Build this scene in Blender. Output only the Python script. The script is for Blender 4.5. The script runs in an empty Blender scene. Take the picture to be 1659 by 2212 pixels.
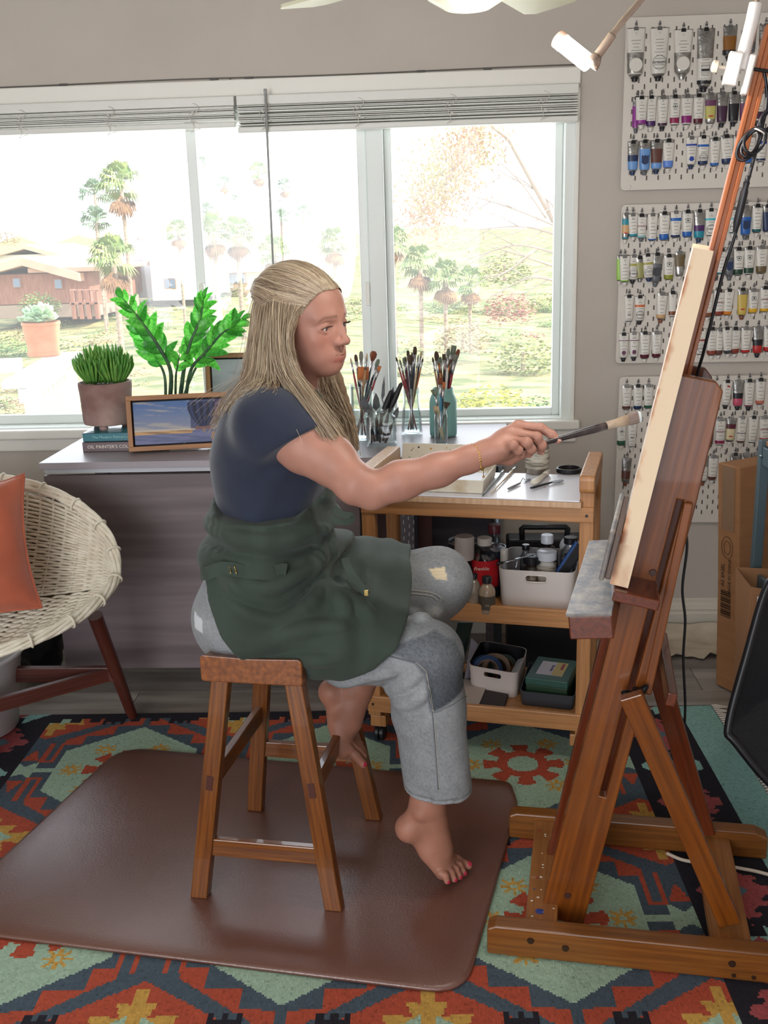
import bpy, bmesh, math, random
import numpy as np
from mathutils import Vector, Matrix, Euler
random.seed(7); rng = np.random.default_rng(7)
sc = bpy.context.scene; col = sc.collection
pi = math.pi
# ---------------------------------------------------------------- camera
F, PT, RO, YA, EYE = 2225, .264, .029, .058, 1.55
cy_, sy_ = math.cos(YA), math.sin(YA)
CF = Vector((-sy_*math.cos(PT), cy_*math.cos(PT), -math.sin(PT)))
_r = Vector((cy_, sy_, 0)); _u = _r.cross(CF)
CR = _r*math.cos(RO) - _u*math.sin(RO); CU = _r*math.sin(RO) + _u*math.cos(RO)
cam_d = bpy.data.cameras.new('camera'); cam_d.sensor_fit = 'VERTICAL'; cam_d.sensor_height = 24
cam_d.lens = F/2212*24; cam_d.clip_start = .05; cam_d.clip_end = 3000
cam = bpy.data.objects.new('camera', cam_d); col.objects.link(cam)
cam.matrix_world = Matrix(((CR.x, CU.x, -CF.x, 0), (CR.y, CU.y, -CF.y, 0), (CR.z, CU.z, -CF.z, EYE), (0, 0, 0, 1)))
sc.camera = cam
def at(px, py, y=None, z=None, x=None):      # the point of the room seen at a pixel of the photograph, at a known depth or height
    d = CF + CR*((px-829.5)/F) - CU*((py-1106)/F)
    k = y/d.y if y is not None else ((z-EYE)/d.z if z is not None else x/d.x)
    return d*k + Vector((0, 0, EYE))
# ---------------------------------------------------------------- light
sc.view_settings.view_transform = 'Standard'; sc.view_settings.look = 'None'
sc.view_settings.gamma = 1; sc.view_settings.use_curve_mapping = False
sc.view_settings.exposure = 0.42
world = bpy.data.worlds.new('sky'); sc.world = world; world.use_nodes = True
nt = world.node_tree; bg = nt.nodes['Background']
tc = nt.nodes.new('ShaderNodeTexCoord'); sx = nt.nodes.new('ShaderNodeSeparateXYZ'); cr = nt.nodes.new('ShaderNodeValToRGB')
nt.links.new(tc.outputs['Generated'], sx.inputs[0]); nt.links.new(sx.outputs[2], cr.inputs[0]); nt.links.new(cr.outputs[0], bg.inputs[0])
cr.color_ramp.elements[0].position = 0; cr.color_ramp.elements[0].color = (.92, .95, 1, 1)
cr.color_ramp.elements[1].position = .6; cr.color_ramp.elements[1].color = (.72, .84, 1, 1)
bg.inputs[1].default_value = 2.5
def light(name, kind, loc, energy, color, rot=(0, 0, 0), size=1, size_y=None, spread=None):
    d = bpy.data.lights.new(name, kind); d.energy = energy; d.color = color
    if kind == 'AREA':
        d.size = size
        if size_y: d.shape = 'RECTANGLE'; d.size_y = size_y
        if spread: d.spread = spread
    o = bpy.data.objects.new(name, d); o.location = loc; o.rotation_euler = rot; col.objects.link(o); return o
sun = light('sun', 'SUN', (0, 0, 30), 6.0, (1, .94, .84)); sun.data.angle = .02
sun.rotation_euler = Vector((.80, -.12, .75)).to_track_quat('Z', 'Y').to_euler()
# added fill lamp behind the photographer, and daylight of the big window
pd = light('rear_fill', 'AREA', (-1.9, -2.0, 1.5), 72, (.98, .98, 1), (pi/2, 0, 0), 2.4, 2.2); pd.rotation_euler = Vector((-1.9-.1, -2.0-2.6, .55)).to_track_quat('Z', 'Y').to_euler()
light('window_daylight', 'AREA', (-.75, 4.05, 1.45), 20, (.93, .97, 1), (-pi/2, 0, 0), 2.7, 1.2)
# ---------------------------------------------------------------- materials
MATS = {}
def lin(c):
    if c == '': return (.5, .5, .5)
    if isinstance(c, str):
        c = c.lstrip('#'); c = [int(c[i:i+2], 16)/255 for i in (0, 2, 4)]
        return tuple(x/12.92 if x <= .04045 else ((x+.055)/1.055)**2.4 for x in c)
    return tuple(c)
def mat(name, c, rough=.55, metal=0, c2=None, vs=20, vst=(1, 1, 1), vlo=.35, vhi=.65, bump=0, bs=None, bst=None, spec=.5, coat=0, emit=0, alpha=1, sheen=0, sub=0, coord='Object', detail=4, tr=0):
    if name in MATS: return MATS[name]
    m = bpy.data.materials.new(name); m.use_nodes = True; n = m.node_tree.nodes; l = m.node_tree.links
    b = n['Principled BSDF']; c = lin(c)
    b.inputs['Base Color'].default_value = (*c, 1); b.inputs['Roughness'].default_value = rough; b.inputs['Metallic'].default_value = metal
    b.inputs['Specular IOR Level'].default_value = spec; b.inputs['Coat Weight'].default_value = coat
    if sheen: b.inputs['Sheen Weight'].default_value = sheen; b.inputs['Sheen Roughness'].default_value = .5
    if sub:
        b.inputs['Subsurface Weight'].default_value = sub; b.inputs['Subsurface Radius'].default_value = (.012, .005, .003); b.inputs['Subsurface Scale'].default_value = 1
    if emit: b.inputs['Emission Color'].default_value = (*c, 1); b.inputs['Emission Strength'].default_value = emit
    if tr: b.inputs['Transmission Weight'].default_value = tr
    def noise(scale, st, det=4):
        t = n.new('ShaderNodeTexCoord'); mp = n.new('ShaderNodeMapping'); mp.inputs['Scale'].default_value = st
        z = n.new('ShaderNodeTexNoise'); z.inputs['Scale'].default_value = scale; z.inputs['Detail'].default_value = det
        l.new(t.outputs[coord], mp.inputs[0]); l.new(mp.outputs[0], z.inputs['Vector']); return z.outputs['Fac']
    if c2 is not None:
        r = n.new('ShaderNodeValToRGB'); l.new(noise(vs, vst, detail), r.inputs[0]); l.new(r.outputs[0], b.inputs['Base Color'])
        e = r.color_ramp.elements; e[0].position = vlo; e[0].color = (*c, 1); e[1].position = vhi; e[1].color = (*lin(c2), 1)
    if bump:
        bp = n.new('ShaderNodeBump'); bp.inputs['Strength'].default_value = bump; bp.inputs['Distance'].default_value = .004
        l.new(noise(bs or vs, bst or vst), bp.inputs['Height']); l.new(bp.outputs[0], b.inputs['Normal'])
    MATS[name] = m; return m
def wood(name, c, c2, rough=.4, coat=.15, vs=9, bump=.08, ax=2):
    st = [15, 15, 15]; st[ax] = .6
    return mat(name, c, rough, 0, c2, vs, tuple(st), .3, .7, bump, coat=coat, detail=6)
def attr_mat(name, rough=.8, bump=0, bs=300, bst=(1, 1, 1), sheen=0, sub=0, spec=.3, attr='col'):
    m = mat(name, (.5, .5, .5), rough, bump=bump, bs=bs, bst=bst, sheen=sheen, spec=spec, sub=sub)
    n = m.node_tree.nodes; a = n.new('ShaderNodeAttribute'); a.attribute_name = attr
    m.node_tree.links.new(a.outputs['Color'], n['Principled BSDF'].inputs['Base Color']); return m
def leafy(name, c, c2, vs, tr=.45, rough=.35):
    m = mat(name, c, rough, c2=c2, vs=vs, coat=.15); n = m.node_tree.nodes; l = m.node_tree.links
    if 'tl' in n: return m
    t = n.new('ShaderNodeBsdfTranslucent'); t.name = 'tl'; x = n.new('ShaderNodeMixShader'); x.inputs[0].default_value = tr; b = n['Principled BSDF']
    src = b.inputs['Base Color'].links[0].from_socket if b.inputs['Base Color'].links else None
    if src: l.new(src, t.inputs[0])
    l.new(b.outputs[0], x.inputs[1]); l.new(t.outputs[0], x.inputs[2]); l.new(x.outputs[0], n['Material Output'].inputs[0]); return m
def glass(name, tint=(1, 1, 1), haze=0.0, gl=.06, rough=.02):
    if name in MATS: return MATS[name]
    m = bpy.data.materials.new(name); m.use_nodes = True; n = m.node_tree.nodes; l = m.node_tree.links; n.remove(n['Principled BSDF'])
    t = n.new('ShaderNodeBsdfTransparent'); t.inputs[0].default_value = (*tint, 1)
    g = n.new('ShaderNodeBsdfGlossy'); g.inputs['Roughness'].default_value = rough
    lw = n.new('ShaderNodeLayerWeight'); lw.inputs[0].default_value = .25
    mm = n.new('ShaderNodeMath'); mm.operation = 'MULTIPLY_ADD'; mm.inputs[1].default_value = .6; mm.inputs[2].default_value = gl; l.new(lw.outputs['Fresnel'], mm.inputs[0])
    mx = n.new('ShaderNodeMixShader'); l.new(mm.outputs[0], mx.inputs[0]); l.new(t.outputs[0], mx.inputs[1]); l.new(g.outputs[0], mx.inputs[2])
    out = mx
    if haze:
        d = n.new('ShaderNodeBsdfTranslucent'); d.inputs[0].default_value = (1, 1, 1, 1)  # white translucent share lays a glare haze over the view behind
        m2 = n.new('ShaderNodeMixShader'); m2.inputs[0].default_value = haze; l.new(mx.outputs[0], m2.inputs[1]); l.new(d.outputs[0], m2.inputs[2]); out = m2
    l.new(out.outputs[0], n['Material Output'].inputs[0]); MATS[name] = m; return m
# ---------------------------------------------------------------- objects
WM = {}
def tag(o, label=None, cat=None, group=None, kind=None):
    for k, v in (('label', label), ('category', cat), ('group', group), ('kind', kind)):
        if v: o[k] = v
    return o
def thing(name, loc, label, cat, group=None, rz=0, M=None):
    o = bpy.data.objects.new(name, None); col.objects.link(o); o.empty_display_size = .05
    m = M if M is not None else Matrix.Translation(loc) @ Matrix.Rotation(rz, 4, 'Z')
    o.matrix_world = m; WM[o.name] = m.copy(); return tag(o, label, cat, group)
def frame(z, x=None, o=(0, 0, 0)):            # matrix with local z along a direction, x towards a hint
    z = Vector(z).normalized(); x = Vector(x) if x is not None else (Vector((1, 0, 0)) if abs(z.x) < .9 else Vector((0, 1, 0)))
    y = z.cross(x).normalized(); x = y.cross(z)
    return Matrix(((x.x, y.x, z.x, o[0]), (x.y, y.y, z.y, o[1]), (x.z, y.z, z.z, o[2]), (0, 0, 0, 1)))
def mesh_ob(name, v, f, mats, parent=None, smooth=False, mi=None, M=None, world=False):
    v = np.asarray(v, float).reshape(-1, 3)
    if world and parent is not None:
        I = np.array(WM[parent.name].inverted()); v = v @ I[:3, :3].T + I[:3, 3]
    me = bpy.data.meshes.new(name); me.from_pydata(v.tolist() if len(v) < 60000 else v, [], f)
    for m in (mats if isinstance(mats, (list, tuple)) else [mats]): me.materials.append(m)
    if mi is not None: me.polygons.foreach_set('material_index', np.asarray(mi, np.int32))
    if smooth: me.polygons.foreach_set('use_smooth', np.ones(len(me.polygons), bool))
    me.update(); o = bpy.data.objects.new(name, me); col.objects.link(o)
    if parent is not None: o.parent = parent
    if M is not None: o.matrix_local = M
    WM[o.name] = (WM[parent.name] if parent is not None else Matrix()) @ (M if M is not None else Matrix()); return o
class G:
    """collects shapes into one mesh"""
    def __init__(s): s.v = []; s.f = []; s.mi = []; s.cur = 0
    def add(s, v, f, M=None):
        o = len(s.v)
        for p in v:
            p = Vector(p); s.v.append(tuple(M @ p if M is not None else p))
        for q in f: s.f.append(tuple(i+o for i in q)); s.mi.append(s.cur)
        return s
    def box(s, c, d, M=None, R=None):
        x, y, z = d[0]/2, d[1]/2, d[2]/2
        T = Matrix.Translation(c)
        if R is not None: T = T @ R.to_4x4()
        if M is not None: T = M @ T
        return s.add([(a*x, b*y, e*z) for a in (-1, 1) for b in (-1, 1) for e in (-1, 1)], [(0, 1, 3, 2), (4, 6, 7, 5), (0, 4, 5, 1), (2, 3, 7, 6), (0, 2, 6, 4), (1, 5, 7, 3)], T)
    def lathe(s, prof, n=24, M=None, cap=True, sq=1):
        v = []; f = []
        for r, z in prof:
            for i in range(n):
                a = 2*pi*i/n; v.append((r*math.cos(a), r*sq*math.sin(a), z))
        for j in range(len(prof)-1):
            for i in range(n):
                k = (i+1) % n; f.append((j*n+i, j*n+k, (j+1)*n+k, (j+1)*n+i))
        if cap:
            f.append(tuple(range(n-1, -1, -1))); f.append(tuple(range((len(prof)-1)*n, len(prof)*n)))
        return s.add(v, f, M)
    def tube(s, pts, r, n=8, cap=True, closed=False, flat=1, up=None):
        pts = [Vector(p) for p in pts]; N = len(pts); v = []; f = []
        rr = r if hasattr(r, '__len__') else [r]*N; prev = None
        for i, p in enumerate(pts):
            t = (pts[(i+1) % N]-pts[i-1]) if closed else (pts[min(i+1, N-1)]-pts[max(i-1, 0)])
            t = t.normalized() if t.length > 1e-9 else Vector((0, 0, 1))
            if up is not None: a = Vector(up)
            elif prev is not None: a = prev
            else: a = Vector((0, 0, 1)) if abs(t.z) < .9 else Vector((1, 0, 0))
            b = t.cross(a)
            if b.length < 1e-6: b = t.orthogonal()
            b.normalize(); a = b.cross(t).normalized(); prev = a
            for k in range(n):
                w = 2*pi*k/n; v.append(p + a*(math.cos(w)*rr[i]*flat) + b*(math.sin(w)*rr[i]))
        for j in range(N if closed else N-1):
            q = ((j+1) % N)*n
            for k in range(n):
                e = (k+1) % n; f.append((j*n+k, j*n+e, q+e, q+k))
        if cap and not closed: f.append(tuple(range(n-1, -1, -1))); f.append(tuple(range((N-1)*n, N*n)))
        return s.add(v, f)
    def loft(s, rings, cap=True, closed=True):
        n = len(rings[0]); v = [p for r in rings for p in r]; f = []
        for j in range(len(rings)-1):
            for i in range(n if closed else n-1):
                k = (i+1) % n; f.append((j*n+i, j*n+k, (j+1)*n+k, (j+1)*n+i))
        if cap: f.append(tuple(range(n-1, -1, -1))); f.append(tuple(range((len(rings)-1)*n, len(rings)*n)))
        return s.add(v, f)
    def prism(s, poly, z0, z1, M=None):
        n = len(poly); v = [(x, y, z0) for x, y in poly]+[(x, y, z1) for x, y in poly]
        f = [tuple(range(n-1, -1, -1)), tuple(range(n, 2*n))]+[(i, (i+1) % n, n+(i+1) % n, n+i) for i in range(n)]
        return s.add(v, f, M)
    def ball(s, c, r, n=12, m=8, M=None):
        r = r if hasattr(r, '__len__') else (r, r, r); v = [(0, 0, -1)]; f = []
        for j in range(1, m):
            a = -pi/2+pi*j/m
            for i in range(n): v.append((math.cos(a)*math.cos(2*pi*i/n), math.cos(a)*math.sin(2*pi*i/n), math.sin(a)))
        v.append((0, 0, 1)); L = len(v)-1
        for i in range(n):
            k = (i+1) % n; f.append((0, 1+k, 1+i)); f.append((L, L-n+i, L-n+k))
            for j in range(m-2): f.append((1+j*n+i, 1+j*n+k, 1+(j+1)*n+k, 1+(j+1)*n+i))
        v = [(c[0]+p[0]*r[0], c[1]+p[1]*r[1], c[2]+p[2]*r[2]) for p in v]
        return s.add(v, f, M)
    def ob(s, name, m, parent=None, smooth=False, bev=0, M=None, world=False, seg=2, auto=False):
        o = mesh_ob(name, s.v, s.f, m, parent, smooth, s.mi if isinstance(m, (list, tuple)) else None, M, world)
        if bev:
            b = o.modifiers.new('bevel', 'BEVEL'); b.width = bev; b.segments = seg; b.limit_method = 'ANGLE'; b.angle_limit = .7
        if auto:
            o.data.polygons.foreach_set('use_smooth', np.ones(len(o.data.polygons), bool)); o.data.set_sharp_from_angle(angle=.7)
        return o
def beam(name, p0, p1, w, d, m, parent, hint=(1, 0, 0), bev=.003):
    """straight bar from p0 to p1 (world): w along the hint, d across; grain runs along local z"""
    p0, p1 = Vector(p0), Vector(p1); L = (p1-p0).length; T = frame(p1-p0, hint, p0)
    return G().box((0, 0, L/2), (w, d, L)).ob(name, m, parent, bev=bev, M=(WM[parent.name].inverted() @ T) if parent is not None else T)
def copy_tree(o, parent=None):
    c = o.copy(); col.objects.link(c); c.parent = parent
    for ch in list(o.children): copy_tree(ch, c)
    return c
def text(s, size, m, parent, M, name='lettering', ext=.0004, align='CENTER', shear=0):
    cu = bpy.data.curves.new(name, 'FONT'); cu.body = s; cu.size = size; cu.extrude = ext; cu.align_x = align; cu.align_y = 'CENTER'; cu.resolution_u = 2; cu.shear = shear
    q = bpy.data.objects.new(name, cu); col.objects.link(q); dg = bpy.context.evaluated_depsgraph_get()
    me = bpy.data.meshes.new_from_object(q.evaluated_get(dg)); bpy.data.objects.remove(q); bpy.data.curves.remove(cu); me.materials.clear(); me.materials.append(m)
    o = bpy.data.objects.new(name, me); col.objects.link(o); o['kind'] = 'stuff'
    if parent is not None: o.parent = parent; o.matrix_local = WM[parent.name].inverted() @ M
    else: o.matrix_world = M
    return o
def spline(pts, n):                             # Catmull-Rom through points
    P = [np.array(p, float) for p in pts]; P = [2*P[0]-P[1]]+P+[2*P[-1]-P[-2]]; out = []
    S = len(P)-3
    for k in range(n):
        u = k/(n-1)*S; i = min(int(u), S-1); t = u-i; a, b, c, d = P[i:i+4]
        out.append(.5*((2*b)+(c-a)*t+(2*a-5*b+4*c-d)*t*t+(3*b-a-3*c+d)*t**3))
    return out
# ================================================================ the room
WY = 3.87                                        # inner face of the window wall
m_wall = mat('wall_paint', '#c3bbb2', .85, c2='#beb6ad', vs=3, bump=.05, bs=220)
m_trim = mat('white_paint', '#e9e7e0', .45)
m_pvc = mat('white_vinyl', '#e6ece9', .35)
m_ceil = mat('ceiling_paint', '#c9c5bd', .9)
def struct(g, name, m, **k): return tag(g.ob(name, m, **k), kind='structure')
X0, X1, Y0, ZC = -2.7, 1.75, -2.4, 2.75
wx0, wx1, wz0, wz1 = -2.35, .497, .80, 2.045    # window opening
g = G()
for a, b, c, d in ((X0, wx0, 0, ZC), (wx1, X1, 0, ZC), (wx0, wx1, 0, wz0), (wx0, wx1, wz1, ZC)):
    g.box(((a+b)/2, WY+.07, (c+d)/2), (b-a, .14, d-c))
struct(g, 'wall_back', m_wall)
struct(G().box((X0-.05, .8, ZC/2), (.1, 6.4, ZC)), 'wall_left', m_wall)
struct(G().box((X1+.05, .8, ZC/2), (.1, 6.4, ZC)), 'wall_right', m_wall)
struct(G().box(((X0+X1)/2, .8, ZC+.05), (X1-X0+.2, 6.6, .1)), 'ceiling', m_ceil)
g = G()                                          # wall behind the photographer, with an opening added to let in sky light
for a, b, c, d in ((X0, -2.6, 0, ZC), (.4, X1, 0, ZC), (-2.6, .4, 2.4, ZC)): g.box(((a+b)/2, Y0-.05, (c+d)/2), (b-a, .1, d-c))
struct(g, 'wall_front', m_wall)
# eave out of view, added to keep the sun off the glass
struct(G().box(((X0+X1)/2, 4.4, 2.72), (X1-X0+1, 1.0, .12)), 'added_eave', m_trim)
# floor: vinyl planks over a slab
fl = struct(G().box(((X0+X1)/2, .75, -.03), (X1-X0, 6.4, .05)), 'floor', mat('slab', '#4a4643', .9))
m_pl = [mat('plank%d' % i, a, .42, c2=b, vs=3.2, vst=(.5, 5, 5), vlo=.3, vhi=.72, detail=7) for i, (a, b) in enumerate((('#6d655f', '#a39b95'), ('#7b726b', '#b0a9a3'), ('#655d58', '#978f89')))]
pme = []
for i in range(3):
    o = G().box((0, 0, 0), (1.218, .178, .006)).ob('plank', m_pl[i], fl, bev=.0012, seg=1); pme.append(o.data); bpy.data.objects.remove(o)
rows = int((WY-Y0)/.18)+1
for r in range(rows):
    yy = WY-.1-r*.18; off = (r*.47) % 1.22
    for k in range(5):
        xx = X0-.4+off+k*1.22
        if xx-.61 > X1 or xx+.61 < X0: continue
        o = bpy.data.objects.new('plank', pme[(r*2+k) % 3]); col.objects.link(o); o.parent = fl; o.location = (xx, yy, -.003)
        b = o.modifiers.new('bevel', 'BEVEL'); b.width = .0012; b.segments = 1
# baseboard: three stepped profiles along the window wall
g = G(); prof = [(0, 0), (.016, 0), (.016, .075), (.012, .08), (.012, .088), (.016, .092), (.011, .112), (.006, .118), (.006, .13), (0, .135)]
v = [(X, WY-a, b) for X in (X0, X1) for a, b in prof]; n = len(prof)
g.add(v, [(i, i+1, n+i+1, n+i) for i in range(n-1)]); struct(g, 'baseboard_back', mat('baseboard_paint', '#d8d1c4', .4))
# ---------------------------------------------------------------- window
win = thing('window_1', (-.9, WY, .8), None, None); win['kind'] = 'structure'
def wbox(name, x0, x1, z0, z1, y0, y1, m=m_pvc, bev=.004):
    return G().box(((x0+x1)/2, (y0+y1)/2, (z0+z1)/2), (x1-x0, y1-y0, z1-z0)).ob(name, m, win, bev=bev, world=True)
wbox('frame_head', wx0, wx1, 1.985, wz1, WY+.0, WY+.13)
wbox('frame_jamb', .452, wx1, .86, 1.985, WY+.0, WY+.13)
wbox('frame_jamb', wx0, wx0+.05, .86, 1.985, WY+.0, WY+.13)
wbox('frame_sill', wx0, wx1, wz0, .862, WY+.0, WY+.13)
wbox('mullion', -.252, -.192, .862, 1.985, WY+.005, WY+.12)
# right fixed light, two left lights with their sashes
for x0, x1, y in ((-.192, .452, .06), (-.905, -.252, .03), (wx0+.05, -.88, .075)):
    sw = .028 if x0 > -.2 else .036
    wbox('sash_stile', x0, x0+sw, .862, 1.985, WY+y, WY+y+.035); wbox('sash_stile', x1-sw, x1, .862, 1.985, WY+y, WY+y+.035)
    wbox('sash_rail', x0+sw, x1-sw, .862, .862+sw, WY+y, WY+y+.035); wbox('sash_rail', x0+sw, x1-sw, 1.985-sw, 1.985, WY+y, WY+y+.035)
    G().box(((x0+x1)/2, WY+y+.018, 1.42), (x1-x0-2*sw+.004, .004, 1.123-2*sw+.004)).ob('pane', glass('window_glass', haze=.03, gl=.02), win, world=True)  # panes carry a whitish veil that stands in for outdoor glare
g = G().box((-.262, WY+.024, 1.335), (.016, .012, .085)); tag(g.ob('latch', m_trim, win, bev=.003, world=True))
G().box((-.882, WY+.02, 1.36), (.022, .03, .06)).ob('latch', m_trim, win, bev=.008, world=True)
struct(G().box((-.93, WY-.012, .838), (2.9, .05, .036)).box((-.93, WY-.006, .795), (2.88, .02, .05)), 'trim_1', m_trim, bev=.006)     # sill board and apron
struct(G().box((-.93, WY-.009, 2.058), (2.86, .022, .056)), 'trim_2', m_trim, bev=.004)    # head casing
struct(G().box((.494, WY-.006, 1.42), (.014, .016, 1.2)), 'trim_3', m_trim, bev=.003)
# thin wire stapled along the top of the casing
g = G(); pts = [(x, WY-.006+.0015*math.sin(x*9), 2.092+.002*math.sin(x*5)) for x in np.linspace(-1.9, .5, 60)]
wire = thing('wire', (-.7, WY-.006, 2.09), 'thin wire clipped along the top of the window casing', 'wire')
g.tube(pts, .0022, 6).ob('cable', mat('wire_grey', '#5d5a55', .5), wire, True, world=True)
g2 = G()
for x in (-1.32, -.78, -.655, -.05, .18): g2 = G().box((x, WY-.006, 2.091), (.028, .009, .007)).ob('clip', mat('clip_dark', '#4a4846', .5), wire, bev=.001, world=True)
G().tube([(-.722, WY-.008, 2.09), (-.721, WY-.01, 2.05), (-.719, WY-.02, 2.02)], .002, 6).ob('drop_wire', mat('wire_grey', ''), wire, True, world=True)
# ---------------------------------------------------------------- blinds, drawn up
m_sl = mat('blind_vinyl', '#dfe0da', .4); m_cord = mat('blind_cord', '#d9d6cc', .8)
def blind(x0, x1, label, cords, zb, nsl):
    t = thing('blind', ((x0+x1)/2, WY-.03, 2.03), label, 'blind', 'raised slat blinds')
    cx = (x0+x1)/2; w = x1-x0
    G().box((cx, WY-.03, 2.012), (w, .05, .032)).ob('headrail', m_sl, t, bev=.003, world=True)
    zz = np.linspace(1.992, zb+.024, nsl); me = None
    for i, z in enumerate(zz):
        if me is None:
            o = G().box((0, 0, 0), (w-.004, .05, .0028)).ob('slat', m_sl, t, bev=.001, seg=1); me = o.data
        else:
            o = bpy.data.objects.new('slat', me); col.objects.link(o); o.parent = t
        o.location = WM[t.name].inverted() @ Vector((cx+random.uniform(-.002, .002), WY-.03+random.uniform(-.004, .004), z)); o.rotation_euler = (random.uniform(-.09, .09), random.uniform(-.0022, .0022), 0)
    G().box((cx, WY-.03, zb+.01), (w, .05, .02)).ob('bottom_rail', m_sl, t, bev=.004, world=True)
    for x in cords:
        pts = [(x+.022*math.sin(a*2.3)*math.cos(a*.7), WY-.06-.003*math.sin(a), 1.995-.085*(a/9)+.012*math.cos(a*2.1)) for a in np.linspace(0, 9, 60)]
        G().tube(pts, .0011, 5).ob('ladder_cord', m_cord, t, True, world=True)
    return t
blind(wx0+.01, -.705, 'white slat blind drawn up over the wide sliding pane behind the plants', (-1.47, -1.15, -.85), 1.925, 13)
b2 = blind(-.697, .49, 'white slat blind drawn up behind the seated painter, with a long wand', (-.6, -.27, .05, .37), 1.905, 13)
a, b = at(573, 200, y=WY-.07), at(593, 640, y=WY-.07)
G().tube([a, b], .0042, 8).lathe([(.006, -.008), (.006, .012)], 8, Matrix.Translation(a)).ob('wand', mat('wand_grey', '#a5a7a6', .3), b2, True, world=True)
# ---------------------------------------------------------------- ceiling fan
m_fan = mat('fan_ivory', '#d9d8bd', .35)
c = at(1010, -60, y=2.25); c.z = 2.06
fan = thing('ceiling_fan', (c.x, c.y, ZC), 'ivory ceiling fan with a round bowl lamp hanging above the painter', 'fan')
T = Matrix.Translation
G().lathe([(.008, -.125), (.045, -.118), (.08, -.098), (.105, -.06), (.115, -.02), (.117, 0)], 40, T((c.x, c.y, 2.095))).ob('lamp_bowl', mat('opal_glass', '#e9e6cf', .3), fan, True, world=True)
G().lathe([(.11, 0), (.125, .02), (.12, .1), (.06, .13)], 32, T((c.x, c.y, 2.1))).ob('motor', m_fan, fan, auto=True, world=True)
G().lathe([(.013, 0), (.013, .45)], 12, T((c.x, c.y, 2.2))).lathe([(.06, 0), (.06, .04)], 20, T((c.x, c.y, ZC-.05))).ob('downrod', m_fan, fan, auto=True, world=True)
for k in range(5):
    a = math.radians(65)+k*2*pi/5; M = T((c.x, c.y, 2.066)) @ Matrix.Rotation(a, 4, 'Z') @ Matrix.Rotation(-.16, 4, 'X')
    G().prism([(.16, -.055), (.5, -.07), (.53, -.05), (.53, .05), (.5, .07), (.16, .055)], -.004, .004, M).ob('blade', m_fan if k != 2 else mat('fan_ivory', ''), fan, bev=.002, world=True)
    G().box((.13, 0, 0), (.1, .03, .008), M).ob('blade_arm', m_fan, fan, bev=.002, world=True)
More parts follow.
